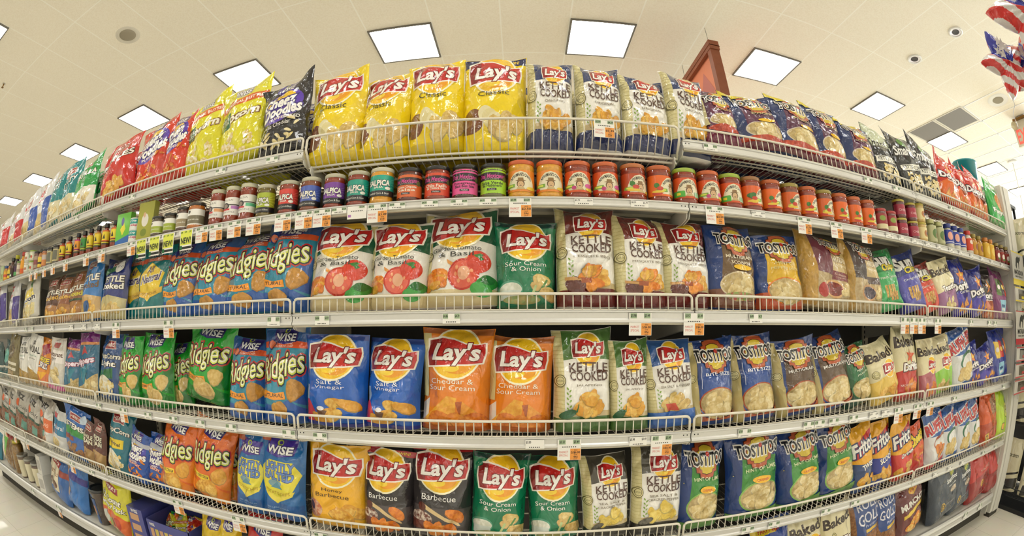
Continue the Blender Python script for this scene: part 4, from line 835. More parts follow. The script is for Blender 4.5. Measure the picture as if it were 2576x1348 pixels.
# key, x, y, z, width, height, thickness, yaw, roll, name, label
BAGS = [
 ('UW', -3.838, 1.293, 1.786, 0.327, 0.278, 0.1, 0.0, -13, 'chip_bag', 'white potato chip bag with red foot, first visible on the top shelf'),
 ('UW', -3.481, 1.305, 1.786, 0.327, 0.261, 0.1, 0.0, -13, 'chip_bag', 'white chip bag with red stripe beside the first top-shelf bag'),
 ('UX', -3.127, 1.293, 1.786, 0.327, 0.315, 0.1, 0.0, -13, 'chip_bag', 'white bag with red letters and blue corner on the top shelf'),
 ('UX', -2.872, 1.305, 1.786, 0.295, 0.359, 0.1, 0.0, -13, 'chip_bag', 'white and blue bag with red letters, next to the teal bags'),
 ('HT', -2.645, 1.293, 1.786, 0.237, 0.361, 0.1, 0.0, -13, 'tortilla_chip_bag', 'narrow teal tortilla bag leaning beside the white and blue bag'),
 ('HT', -2.458, 1.305, 1.786, 0.268, 0.362, 0.1, 0.0, -13, 'tortilla_chip_bag', 'teal tortilla bag with red diamond badge on the top shelf'),
 ('HG', -2.226, 1.293, 1.786, 0.268, 0.326, 0.1, 0.0, -13, 'tortilla_chip_bag', 'bright green tortilla bag with peaked corner on the top shelf'),
 ('HG', -2.122, 1.385, 1.786, 0.147, 0.287, 0.09, 0.0, -13, 'tortilla_chip_bag', 'second green tortilla bag, mostly hidden beside the red bag'),
 ('HR', -1.867, 1.298, 1.786, 0.322, 0.323, 0.11, 0.0, -13, 'chip_bag', 'red chip bag with chips picture beside the green bags'),
 ('WD', -1.586, 1.31, 1.786, 0.289, 0.357, 0.11, 0.0, -8.3, 'cheese_snack_bag', 'red cheese puff bag with purple swirl, full face showing'),
 ('WD', -1.387, 1.298, 1.786, 0.172, 0.355, 0.11, 0.0, -13, 'cheese_snack_bag', 'red cheese puff bag squeezed against the yellow popcorn'),
 ('WC', -1.228, 1.314, 1.786, 0.243, 0.387, 0.12, 0.0, -13, 'popcorn_bag', 'yellow popcorn bag with green badge, beside the red cheese puffs'),
 ('WC', -1.018, 1.302, 1.786, 0.252, 0.387, 0.12, 0.0, -11.5, 'popcorn_bag', 'yellow popcorn bag with tall peaked corner beside the black bag'),
 ('WK', -0.83, 1.302, 1.786, 0.231, 0.336, 0.12, 0.0, -6.3, 'cheese_snack_bag', 'black cheese puff bag with purple swirl on the top shelf'),
 ('LCL', -0.62, 1.335, 1.733, 0.228, 0.408, 0.13, 0.0, -4.8, 'potato_chip_bag', 'yellow classic chip bag beside the black cheese puff bag'),
 ('LCL', -0.447, 1.335, 1.733, 0.198, 0.373, 0.13, -6.0, -3.3, 'potato_chip_bag', 'slightly tilted yellow classic chip bag, second in the wire basket'),
 ('LCL', -0.262, 1.34, 1.733, 0.211, 0.408, 0.14, 0.0, -4.1, 'potato_chip_bag', 'tall yellow classic chip bag, third in the wire basket'),
 ('LCN', -0.079, 1.34, 1.733, 0.223, 0.408, 0.14, 0.0, 0.3, 'potato_chip_bag', 'yellow classic chip bag with dark top edge beside the white bags'),
 ('KO', 0.1, 1.33, 1.733, 0.168, 0.385, 0.12, 0.0, 1.6, 'kettle_chip_bag', 'white kettle chip bag beside the yellow classic bags'),
 ('KO', 0.257, 1.33, 1.733, 0.171, 0.384, 0.12, 0.0, 3.1, 'kettle_chip_bag', 'white kettle chip bag behind the hanging basket price tag'),
 ('KO', 0.417, 1.33, 1.733, 0.182, 0.36, 0.12, 0.0, 3.6, 'kettle_chip_bag', 'lower white kettle chip bag, third in the wire basket'),
 ('KO', 0.569, 1.33, 1.733, 0.175, 0.386, 0.12, 0.0, 4.3, 'kettle_chip_bag', 'white kettle chip bag at the right end of the wire basket'),
 ('TPU', 0.695, 1.302, 1.786, 0.162, 0.243, 0.12, 0.0, 1.0, 'tortilla_chip_bag', 'purple and clear tortilla bag slumped below the hanging sign'),
 ('TSC', 0.871, 1.302, 1.786, 0.268, 0.248, 0.12, 0.0, -7.1, 'tortilla_chip_bag', 'navy scoops tortilla bag with yellow corner and salsa picture'),
 ('TSC', 1.038, 1.298, 1.786, 0.244, 0.283, 0.11, 0.0, 5.4, 'tortilla_chip_bag', 'navy scoops tortilla bag, second of its row, crumpled yellow top'),
 ('TSC', 1.216, 1.31, 1.786, 0.213, 0.309, 0.11, 0.0, 4.6, 'tortilla_chip_bag', 'navy scoops tortilla bag, third of its row'),
 ('TSC', 1.4, 1.298, 1.786, 0.218, 0.269, 0.11, 0.0, 4.9, 'tortilla_chip_bag', 'navy scoops tortilla bag beside the black popcorn bags'),
 ('SFK', 1.589, 1.31, 1.786, 0.232, 0.282, 0.11, 0.0, 4.2, 'popcorn_bag', 'kettle popcorn bag with pale green top beside the scoops bags'),
 ('SFB', 1.79, 1.298, 1.786, 0.232, 0.305, 0.11, 0.0, 1.0, 'popcorn_bag', 'black kettle popcorn bag with tall spiked corner'),
 ('SFB', 1.972, 1.31, 1.786, 0.24, 0.319, 0.11, 0.0, 7.8, 'popcorn_bag', 'black kettle popcorn bag leaning on the red nacho bags'),
 ('DR', 2.18, 1.293, 1.786, 0.24, 0.285, 0.1, 0.0, 12.6, 'tortilla_chip_bag', 'red nacho tortilla bag beside the black popcorn'),
 ('DR', 2.338, 1.305, 1.786, 0.183, 0.287, 0.1, 0.0, 13, 'tortilla_chip_bag', 'red nacho tortilla bag, second of the red run'),
 ('DR', 2.492, 1.293, 1.786, 0.178, 0.278, 0.1, 0.0, 13, 'tortilla_chip_bag', 'red nacho tortilla bag, third of the red run'),
 ('DR', 2.624, 1.305, 1.786, 0.294, 0.273, 0.1, 0.0, 13, 'tortilla_chip_bag', 'red nacho tortilla bag against the green bag'),
 ('FG', 2.934, 1.293, 1.786, 0.327, 0.298, 0.1, 0.0, 6.1, 'chip_bag', 'green onion snack bag at the right end of the top shelf'),
 ('FG', 3.23, 1.385, 1.786, 0.327, 0.377, 0.09, 0.0, 13, 'chip_bag', 'darker green snack bag half hidden by the end upright'),
 ('UP', -3.732, 1.293, 1.241, 0.327, 0.361, 0.1, 0.0, -11.9, 'chip_bag', 'white chip bag with purple panel at the left frame edge'),
 ('UP', -3.353, 1.305, 1.241, 0.27, 0.326, 0.1, 0.0, -7.9, 'chip_bag', 'white chip bag with purple panel beside the yellow popcorn'),
 ('PC', -2.93, 1.298, 1.241, 0.327, 0.298, 0.11, 0.0, -11.3, 'popcorn_bag', 'white popcorn bag with yellow star and corn cob picture'),
 ('HB', -2.546, 1.31, 1.241, 0.276, 0.254, 0.11, 0.0, -2.0, 'kettle_chip_bag', 'dark brown kettle chip bag beside the white popcorn bag'),
 ('HO', -2.339, 1.298, 1.241, 0.239, 0.241, 0.11, 0.0, -2.5, 'kettle_chip_bag', 'copper brown kettle chip bag between two kettle bags'),
 ('HE', -2.194, 1.31, 1.241, 0.186, 0.254, 0.11, 0.0, -4.5, 'kettle_chip_bag', 'brown kettle chip bag with green band'),
 ('HK', -2.017, 1.298, 1.241, 0.242, 0.307, 0.11, 0.0, -3.3, 'kettle_chip_bag', 'bright blue kettle chip bag with tan bottom'),
 ('HN', -1.803, 1.31, 1.241, 0.237, 0.278, 0.11, 0.0, 1.7, 'kettle_chip_bag', 'navy kettle chip bag with round white sticker'),
 ('WA', -1.699, 1.383, 1.241, 0.227, 0.308, 0.11, 0.0, -0.4, 'potato_chip_bag', 'teal natural chip bag mostly hidden behind its twin'),
 ('WA', -1.468, 1.31, 1.241, 0.267, 0.29, 0.11, 0.0, -1.1, 'potato_chip_bag', 'teal natural chip bag with orange band and yellow shield'),
 ('WR', -1.291, 1.302, 1.241, 0.231, 0.284, 0.12, 0.0, -0.1, 'ridged_chip_bag', 'blue ridged chip bag beside the teal natural bag'),
 ('WR', -1.091, 1.302, 1.241, 0.247, 0.28, 0.12, 0.0, -1.4, 'ridged_chip_bag', 'blue ridged chip bag, second of four on the third shelf'),
 ('WR', -0.916, 1.307, 1.241, 0.283, 0.29, 0.13, 0.0, -0.8, 'ridged_chip_bag', 'blue ridged chip bag, third of four on the third shelf'),
 ('WR', -0.775, 1.307, 1.241, 0.233, 0.3, 0.13, 0.0, 3.3, 'ridged_chip_bag', 'blue ridged chip bag leaning against the white tomato bag'),
 ('LGT', -0.56, 1.312, 1.241, 0.246, 0.292, 0.14, 0.0, -0.0, 'potato_chip_bag', 'garden tomato chip bag beside the blue ridged bag'),
 ('LGT', -0.365, 1.312, 1.241, 0.213, 0.275, 0.14, -5.0, -0.6, 'potato_chip_bag', 'creased garden tomato chip bag, middle of three'),
 ('LGT', -0.173, 1.317, 1.241, 0.236, 0.308, 0.15, 0.0, -1.9, 'potato_chip_bag', 'tallest garden tomato chip bag beside the green bag'),
 ('LSC', 0.018, 1.312, 1.241, 0.191, 0.263, 0.14, 0.0, 0.0, 'potato_chip_bag', 'green sour cream chip bag alone between tomato and kettle bags'),
 ('KM', 0.195, 1.307, 1.241, 0.189, 0.311, 0.13, 0.0, 0.4, 'kettle_chip_bag', 'maroon topped kettle chip bag, tallest of three'),
 ('KM', 0.357, 1.302, 1.241, 0.175, 0.287, 0.12, 0.0, 0.8, 'kettle_chip_bag', 'maroon topped kettle chip bag, middle of three'),
 ('KM', 0.503, 1.302, 1.241, 0.178, 0.278, 0.12, 0.0, 1.1, 'kettle_chip_bag', 'maroon topped kettle chip bag beside the multigrain scoops'),
 ('TM', 0.675, 1.298, 1.241, 0.194, 0.278, 0.11, 0.0, 1.5, 'tortilla_chip_bag', 'navy and brown multigrain scoops bag with clear window'),
 ('THP', 0.87, 1.298, 1.241, 0.229, 0.259, 0.11, 0.0, -1.2, 'tortilla_chip_bag', 'yellow and navy tortilla bag with orange rimmed window'),
 ('TAM', 1.088, 1.312, 1.241, 0.288, 0.266, 0.14, 0.0, 5.4, 'tortilla_chip_bag', 'kraft paper tortilla bag with maroon panel'),
 ('TAG', 1.3, 1.302, 1.241, 0.245, 0.27, 0.12, 0.0, 2.0, 'tortilla_chip_bag', 'kraft paper tortilla bag with charcoal panel'),
 ('SG', 1.491, 1.305, 1.241, 0.221, 0.25, 0.1, 0.0, -9.3, 'wholegrain_chip_bag', 'green wavy grain chip bag on the third shelf'),
 ('SN', 1.676, 1.293, 1.241, 0.214, 0.249, 0.1, 0.0, -13, 'wholegrain_chip_bag', 'navy wavy grain chip bag leaning right'),
 ('SR', 1.83, 1.305, 1.241, 0.203, 0.217, 0.1, 0.0, -13, 'wholegrain_chip_bag', 'red wavy grain chip bag leaning right'),
 ('BTO', 2.006, 1.293, 1.241, 0.245, 0.251, 0.1, 0.0, -13, 'baked_chip_bag', 'cream and purple baked chip bag beside the blue nacho bags'),
 ('DC', 2.218, 1.31, 1.241, 0.245, 0.279, 0.11, 0.0, -8.9, 'tortilla_chip_bag', 'large blue ranch tortilla bag on the third shelf'),
 ('DC', 2.424, 1.293, 1.241, 0.238, 0.243, 0.1, 0.0, -12.5, 'tortilla_chip_bag', 'smaller blue ranch tortilla bag beside its larger twin'),
 ('DB', 2.568, 1.3, 1.241, 0.247, 0.245, 0.09, 0.0, 0.6, 'tortilla_chip_bag', 'black and orange tortilla bag squeezed by the purple pack'),
 ('MPP', 2.816, 1.302, 1.241, 0.287, 0.296, 0.12, 0.0, 1.5, 'multipack_bag', 'purple multipack of snack bags at the right end'),
 ('TE', -3.794, 1.293, 0.881, 0.26, 0.259, 0.1, 0.0, 2.4, 'chip_bag', 'dark teal chip bag at the left frame edge, fourth shelf'),
 ('TE', -3.569, 1.305, 0.881, 0.175, 0.26, 0.1, 0.0, 7.5, 'chip_bag', 'dark teal chip bag beside the olive bag'),
 ('OL', -3.389, 1.293, 0.881, 0.252, 0.305, 0.1, 0.0, 6.5, 'chip_bag', 'olive and tan chip bag on the fourth shelf'),
 ('UN', -3.103, 1.305, 0.881, 0.23, 0.294, 0.1, 0.0, 0.4, 'chip_bag', 'cream natural chip bag, left of two'),
 ('UN', -2.873, 1.293, 0.881, 0.254, 0.298, 0.1, 0.0, 5.2, 'chip_bag', 'cream natural chip bag, right of two'),
 ('OC', -2.722, 1.305, 0.881, 0.233, 0.274, 0.1, 0.0, 8.0, 'cheese_snack_bag', 'orange cheese curl bag with yellow letters'),
 ('RS', -2.488, 1.293, 0.881, 0.254, 0.279, 0.1, 0.0, 3.2, 'tortilla_chip_bag', 'clear white restaurant style tortilla bag with pink foot'),
 ('PP', -2.265, 1.305, 0.881, 0.238, 0.275, 0.1, 0.0, 1.8, 'tortilla_chip_bag', 'blue and purple tortilla bag, left of two'),
 ('PP', -2.059, 1.293, 0.881, 0.234, 0.307, 0.1, 0.0, -3.5, 'tortilla_chip_bag', 'blue and purple tortilla bag with peaked corner'),
 ('HPL', -1.847, 1.31, 0.881, 0.233, 0.3, 0.11, 0.0, 1.7, 'popcorn_bag', 'navy light popcorn bag with green band'),
 ('WG', -1.66, 1.302, 0.881, 0.193, 0.287, 0.12, 0.0, 1.6, 'ridged_chip_bag', 'green ridged chip bag beside the navy popcorn'),
 ('WG', -1.463, 1.314, 0.881, 0.228, 0.3, 0.12, 0.0, -0.7, 'ridged_chip_bag', 'green ridged chip bag, second from the navy popcorn'),
 ('WG', -1.366, 1.378, 0.881, 0.165, 0.258, 0.1, 0.0, -3.6, 'ridged_chip_bag', 'green ridged chip bag standing back in shade'),
 ('WG', -1.158, 1.319, 0.916, 0.251, 0.29, 0.13, 0.0, 8.4, 'ridged_chip_bag', 'large green ridged bag propped up over the fence'),
 ('WR', -0.941, 1.302, 0.881, 0.184, 0.277, 0.12, 0.0, 2.8, 'ridged_chip_bag', 'blue ridged chip bag, left of two on the fourth shelf'),
 ('WR', -0.777, 1.302, 0.881, 0.184, 0.312, 0.12, 0.0, 1.1, 'ridged_chip_bag', 'blue ridged chip bag beside the blue vinegar bags'),
 ('LSV', -0.585, 1.312, 0.881, 0.23, 0.29, 0.14, 0.0, 1.0, 'potato_chip_bag', 'blue salt and vinegar chip bag, left of two'),
 ('LSV', -0.394, 1.312, 0.881, 0.195, 0.276, 0.14, 0.0, 2.6, 'potato_chip_bag', 'blue salt and vinegar chip bag beside the orange bags'),
 ('LCS', -0.196, 1.317, 0.881, 0.226, 0.303, 0.15, 0.0, 1.7, 'potato_chip_bag', 'orange cheddar chip bag, larger of two'),
 ('LCS', -0.005, 1.312, 0.881, 0.201, 0.275, 0.14, 0.0, 1.7, 'potato_chip_bag', 'orange cheddar chip bag beside the white kettle bags'),
 ('KJ', 0.182, 1.307, 0.881, 0.185, 0.299, 0.13, 0.0, 0.1, 'kettle_chip_bag', 'green topped jalapeno kettle bag, taller of two'),
 ('KJ', 0.326, 1.298, 0.881, 0.135, 0.266, 0.11, 0.0, -1.6, 'kettle_chip_bag', 'green topped jalapeno kettle bag standing in shade'),
 ('KS', 0.462, 1.302, 0.881, 0.173, 0.262, 0.12, 0.0, -4.7, 'kettle_chip_bag', 'blue topped vinegar kettle bag with blue foot'),
 ('TBS', 0.606, 1.298, 0.881, 0.18, 0.266, 0.11, 0.0, -2.5, 'tortilla_chip_bag', 'blue bite size tortilla bag with basket window, left of two'),
 ('TBS', 0.77, 1.298, 0.881, 0.19, 0.277, 0.11, 0.0, -4.0, 'tortilla_chip_bag', 'blue bite size tortilla bag with basket window, right of two'),
 ('TMG', 0.96, 1.298, 0.881, 0.209, 0.256, 0.11, 0.0, -7.4, 'tortilla_chip_bag', 'blue tortilla bag with brown panel, left of two'),
 ('TMG', 1.138, 1.298, 0.881, 0.232, 0.265, 0.11, 0.0, -10.0, 'tortilla_chip_bag', 'blue tortilla bag with brown panel, right of two'),
 ('THJ', 1.298, 1.305, 0.881, 0.185, 0.231, 0.1, 0.0, -13, 'tortilla_chip_bag', 'dark green tortilla bag with clear window'),
 ('BL', 1.457, 1.298, 0.881, 0.199, 0.24, 0.11, 0.0, -13, 'baked_chip_bag', 'cream and yellow baked chip bag leaning right'),
 ('BD', 1.629, 1.31, 0.881, 0.206, 0.314, 0.11, 0.0, -3.1, 'baked_chip_bag', 'tall cream and red baked nacho bag'),
 ('BP', 1.807, 1.288, 0.881, 0.154, 0.257, 0.09, 0.0, -4.0, 'baked_chip_bag', 'cream and pink baked chip bag'),
 ('BG', 1.976, 1.305, 0.881, 0.231, 0.259, 0.1, 0.0, -8.2, 'baked_chip_bag', 'cream and lime green baked chip bag'),
 ('RB', 2.222, 1.293, 0.881, 0.275, 0.289, 0.1, 0.0, -13, 'ruffled_chip_bag', 'blue and white ruffled chip bag leaning right, fourth shelf'),
 ('DC', 2.353, 1.305, 0.881, 0.241, 0.204, 0.1, 0.0, -12.3, 'tortilla_chip_bag', 'blue ranch tortilla bag on the fourth shelf, left of two'),
 ('DC', 2.562, 1.293, 0.881, 0.268, 0.195, 0.1, 0.0, -13, 'tortilla_chip_bag', 'blue ranch tortilla bag beside the blue multipack'),
 ('MPB', 2.839, 1.314, 0.881, 0.32, 0.295, 0.12, 0.0, -6.5, 'multipack_bag', 'blue multipack of snack bags at the right end'),
 ('US', -3.98, 1.288, 0.526, 0.228, 0.295, 0.09, 0.0, 13, 'pretzel_bag', 'grey pretzel bag at the left frame edge'),
 ('US', -3.747, 1.3, 0.526, 0.269, 0.284, 0.09, 0.0, 13, 'pretzel_bag', 'grey pretzel bag with orange dot, first in view'),
 ('US', -3.517, 1.288, 0.526, 0.207, 0.284, 0.09, 0.0, 13, 'pretzel_bag', 'grey crumpled pretzel bag between two with orange dots'),
 ('US', -3.303, 1.305, 0.526, 0.304, 0.288, 0.1, 0.0, 13, 'pretzel_bag', 'grey pretzel bag with orange dot, standing tallest'),
 ('US', -3.02, 1.293, 0.526, 0.27, 0.27, 0.1, 0.0, 13, 'pretzel_bag', 'grey pretzel bag without dot, left of two'),
 ('US', -2.819, 1.305, 0.526, 0.232, 0.27, 0.1, 0.0, 13, 'pretzel_bag', 'grey pretzel bag beside the orange pretzel bag'),
 ('UO', -2.754, 1.288, 0.526, 0.16, 0.215, 0.09, 0.0, 8.2, 'pretzel_bag', 'white and orange pretzel bag'),
 ('UT', -2.57, 1.3, 0.526, 0.217, 0.222, 0.09, 0.0, 8.7, 'pretzel_bag', 'white and blue natural pretzel bag'),
 ('HS', -2.306, 1.293, 0.526, 0.305, 0.256, 0.1, 0.0, 9.9, 'pretzel_bag', 'blue and green pretzel bag'),
 ('HW', -2.165, 1.3, 0.526, 0.153, 0.222, 0.09, 0.0, 12.4, 'pretzel_bag', 'brown whole grain pretzel bag, left of two'),
 ('HW', -2.039, 1.288, 0.526, 0.133, 0.233, 0.09, 0.0, 10.1, 'pretzel_bag', 'brown whole grain pretzel bag, right of two'),
 ('HPO', -1.861, 1.314, 0.526, 0.217, 0.31, 0.12, 0.0, 10.0, 'popcorn_bag', 'teal popcorn bag with yellow ribbon'),
 ('WB', -1.673, 1.298, 0.526, 0.182, 0.227, 0.11, 0.0, 13, 'cheese_snack_bag', 'blue cheese puff bag, left of two'),
 ('WB', -1.531, 1.31, 0.526, 0.164, 0.221, 0.11, 0.0, 9.2, 'cheese_snack_bag', 'blue cheese puff bag beside the orange ridged bags'),
 ('WO', -1.407, 1.302, 0.526, 0.232, 0.304, 0.12, 0.0, 13, 'ridged_chip_bag', 'orange ridged chip bag, left of two'),
 ('WO', -1.206, 1.314, 0.526, 0.232, 0.308, 0.12, 0.0, 13, 'ridged_chip_bag', 'orange ridged chip bag, right of two'),
 ('WO', -1.139, 1.373, 0.526, 0.11, 0.273, 0.09, 0.0, 6.2, 'ridged_chip_bag', 'orange ridged chip bag standing behind, plain side showing'),
 ('WL', -0.977, 1.298, 0.526, 0.159, 0.301, 0.11, 0.0, 7.8, 'potato_chip_bag', 'blue lightly salted bag with yellow shield, left of two'),
 ('WL', -0.83, 1.302, 0.526, 0.206, 0.314, 0.12, 0.0, 4.3, 'potato_chip_bag', 'blue lightly salted bag with yellow shield, right of two'),
 ('LHB', -0.611, 1.307, 0.526, 0.239, 0.284, 0.13, 0.0, 2.2, 'potato_chip_bag', 'golden honey barbecue chip bag'),
 ('LBB', -0.433, 1.307, 0.526, 0.195, 0.282, 0.13, 0.0, 2.8, 'potato_chip_bag', 'black barbecue chip bag beside the golden bag'),
 ('LBB', -0.255, 1.307, 0.526, 0.212, 0.3, 0.13, 0.0, 3.0, 'potato_chip_bag', 'black barbecue chip bag beside the green bags'),
 ('LSC', -0.077, 1.307, 0.526, 0.181, 0.269, 0.13, 0.0, 4.3, 'potato_chip_bag', 'green sour cream chip bag, left of two on the fifth shelf'),
 ('LSC', 0.107, 1.307, 0.526, 0.177, 0.262, 0.13, 0.0, -3.0, 'potato_chip_bag', 'green sour cream chip bag, right of two on the fifth shelf'),
 ('KP', 0.272, 1.302, 0.526, 0.162, 0.264, 0.12, 0.0, -3.2, 'kettle_chip_bag', 'charcoal topped pepper kettle bag, left of two'),
 ('KP', 0.432, 1.302, 0.526, 0.179, 0.295, 0.12, 0.0, 0.4, 'kettle_chip_bag', 'charcoal topped pepper kettle bag, right of two'),
 ('TL', 0.582, 1.302, 0.526, 0.181, 0.297, 0.12, 0.0, 0.8, 'tortilla_chip_bag', 'green lime tortilla bag beside the pepper kettle bags'),
 ('TL', 0.81, 1.302, 0.526, 0.232, 0.303, 0.12, 0.0, -5.3, 'tortilla_chip_bag', 'green lime tortilla bag, second of four'),
 ('TL', 1.03, 1.302, 0.526, 0.232, 0.295, 0.12, 0.0, -8.8, 'tortilla_chip_bag', 'green lime tortilla bag, third of four'),
 ('TL', 1.234, 1.314, 0.526, 0.236, 0.293, 0.12, 0.0, -11.0, 'tortilla_chip_bag', 'green lime tortilla bag beside the orange corn chip bags'),
 ('FT', 1.39, 1.293, 0.526, 0.161, 0.271, 0.1, 0.0, -12.3, 'corn_chip_bag', 'yellow and blue twisted corn chip bag'),
 ('FS', 1.528, 1.31, 0.526, 0.176, 0.274, 0.11, 0.0, -12.0, 'corn_chip_bag', 'yellow and blue scooped corn chip bag'),
 ('FO', 1.68, 1.293, 0.526, 0.176, 0.268, 0.1, 0.0, -12.9, 'corn_chip_bag', 'yellow and red corn chip bag'),
 ('CH', 1.812, 1.305, 0.526, 0.147, 0.226, 0.1, 0.0, -13, 'cheese_snack_bag', 'orange cheese puff bag with yellow letters'),
 ('RO', 1.984, 1.293, 0.526, 0.199, 0.275, 0.1, 0.0, -13, 'ruffled_chip_bag', 'blue ruffled chip bag with orange chip picture'),
 ('RB', 2.152, 1.305, 0.526, 0.191, 0.268, 0.1, 0.0, -13, 'ruffled_chip_bag', 'blue ruffled chip bag with green ring, left of two'),
 ('RB', 2.322, 1.293, 0.526, 0.19, 0.288, 0.1, 0.0, -13, 'ruffled_chip_bag', 'blue ruffled chip bag with green ring, right of two'),
 ('RB', 2.49, 1.305, 0.526, 0.185, 0.288, 0.1, 0.0, -13, 'ruffled_chip_bag', 'narrow blue ruffled chip bag beside the orange mix pack'),
 ('MO', 2.711, 1.302, 0.526, 0.272, 0.293, 0.12, 0.0, -7.5, 'multipack_bag', 'orange snack mix multipack on the fifth shelf'),
 ('MG', 2.946, 1.314, 0.526, 0.269, 0.293, 0.12, 0.0, -0.4, 'multipack_bag', 'lime green multipack at the right end'),
 ('GN', -4.276, 1.293, 0.18, 0.254, 0.22, 0.1, 0.0, 13, 'snack_bag', 'teal snack bag on the base shelf at the frame edge'),
 ('SM', -3.858, 1.305, 0.18, 0.327, 0.259, 0.1, 0.0, 11.3, 'snack_mix_bag', 'clear snack mix bag with green and yellow label'),
 ('HQ', -2.73, 1.298, 0.18, 0.327, 0.265, 0.11, 0.0, 12.5, 'pretzel_bag', 'blue pretzel bag with cream label on the base shelf'),
 ('HU', -2.494, 1.31, 0.18, 0.266, 0.29, 0.11, 0.0, 13, 'pretzel_bag', 'glossy blue pretzel bag with narrow front label'),
 ('HV', -2.019, 1.302, 0.18, 0.3, 0.293, 0.12, 0.0, 13, 'variety_bag', 'yellow and orange variety pack bag'),
 ('YW', -1.287, 1.305, 0.18, 0.149, 0.271, 0.1, 0.0, 13, 'snack_bag', 'yellow snack bag peeking over the frame edge, left of two'),
 ('YW', -1.183, 1.293, 0.18, 0.117, 0.301, 0.1, 0.0, 11.9, 'snack_bag', 'yellow snack bag peeking over the frame edge, right of two'),
 ('RW', -1.007, 1.293, 0.18, 0.173, 0.32, 0.1, 0.0, 10.8, 'snack_bag', 'red snack bag at the bottom of the frame'),
 ('BY', 0.979, 1.293, 0.18, 0.184, 0.295, 0.1, 0.0, -12.1, 'snack_bag', 'blue and yellow snack bag at the bottom of the frame'),
 ('BK', 1.153, 1.31, 0.18, 0.201, 0.287, 0.11, 0.0, -13, 'baked_chip_bag', 'cream baked chip bag on the base shelf, left of two'),
 ('BR', 1.327, 1.298, 0.18, 0.187, 0.294, 0.11, 0.0, -13, 'baked_chip_bag', 'cream baked chip bag on the base shelf, right of two'),
 ('RG', 1.528, 1.314, 0.18, 0.232, 0.292, 0.12, 0.0, -13, 'pretzel_bag', 'blue and gold pretzel twist bag, left of two'),
 ('RG', 1.67, 1.293, 0.18, 0.178, 0.279, 0.1, 0.0, -13, 'pretzel_bag', 'blue and gold pretzel stick bag, right of two'),
 ('MU', 1.885, 1.314, 0.18, 0.286, 0.282, 0.12, 0.0, -13, 'potato_crisp_bag', 'maroon potato crisp bag with yellow ribbon'),
 ('SW', 2.229, 1.307, 0.18, 0.327, 0.316, 0.13, 0.0, -13, 'multipack_bag', 'navy popcorn multipack with round gold sticker, front'),
 ('SW', 2.441, 1.314, 0.18, 0.31, 0.295, 0.12, 0.0, -13, 'multipack_bag', 'navy popcorn multipack standing beside its twin'),
 ('RR', 2.709, 1.302, 0.18, 0.327, 0.285, 0.12, 0.0, -13, 'multipack_bag', 'red nacho multipack, left of two'),
 ('RR', 3.014, 1.314, 0.18, 0.327, 0.265, 0.12, 0.0, -4.5, 'multipack_bag', 'red nacho multipack beside the end upright'),
]
BEHIND = random.Random(5)
for i, b in enumerate(BAGS):
    o = place_bag(i, *b)
    if abs(b[3] - LEV['A']) < .06:                       # the top shelf is stocked two deep and seen through its wire deck
        for k in (1, 2):
            c = o.copy(); COL.objects.link(c); c.location = (b[1] + BEHIND.uniform(-.008, .008), b[2] + k * b[6] * 1.05 + .01, o.location.z)
            c.scale = (.96, 1, .93 - .05 * k); c.rotation_euler = (-radians(3), radians(BEHIND.uniform(-3, 3)), 0)
            tag(c, 'spare one behind ' + b[10], CAT[b[9]], 'rows behind the ' + b[10])

# ---------------------------------------------------------------- jars, bottles and cartons of the second shelf
JZ = LEV['J']
def glassy(c, rough=0.07): return mat('filled_glass_' + c.replace('/', '_'), c.split('/')[0], rough=rough, vary=0.35, scale=150, coat=1.0, coatr=0.03, spec=0.6, detail=4)
def lidm(c, rough=0.3): return mat('lid_' + c, c, rough=rough, coat=0.4)
def paper(c): return mat('label_' + c, c, rough=0.35, coat=0.35)
def lab_art(key):
    k = 'J' + key
    if k not in _art: _art[k] = tess(LABELS[key], du=.05, dv=2.0, lim=.5, vlim=(0, 1), diag=False)
    return _art[k]
def label_mesh(key, r, z0, z1, span=pi * 1.15):
    """printed wrap label: a thin curved sheet with its print"""
    vs, fs, mi, mats, nr = [], [], [], [], []
    off = 0
    for V2, Fc, c, layer in lab_art(key):
        m = paper(c)
        if m not in mats: mats.append(m)
        fu = (V2[:, 0] + .5) * 20; iu = np.clip(np.floor(fu + 1e-7), 0, 19); t_ = fu - iu; rr = (r + .0008 + .00010 * layer)
        a0, a1 = (iu / 20 - .5) * span - pi / 2, ((iu + 1) / 20 - .5) * span - pi / 2
        P3 = np.stack([rr * (np.cos(a0) * (1 - t_) + np.cos(a1) * t_), rr * (np.sin(a0) * (1 - t_) + np.sin(a1) * t_), z0 + V2[:, 1] * (z1 - z0)], -1)
        nr.append(np.stack([np.cos(a0 * (1 - t_) + a1 * t_), np.sin(a0 * (1 - t_) + a1 * t_), 0 * t_], -1))
        vs.append(P3)
        for f in Fc: fs.append(tuple(i + off for i in f)); mi.append(mats.index(m))
        off += len(V2)
    me = bpy.data.meshes.new('label'); me.from_pydata(np.concatenate(vs).tolist(), [], fs)
    for m in mats: me.materials.append(m)
    me.polygons.foreach_set('material_index', mi); me.polygons.foreach_set('use_smooth', [True] * len(fs)); me.update(); me.normals_split_custom_set_from_vertices(np.concatenate(nr).tolist())
    return me
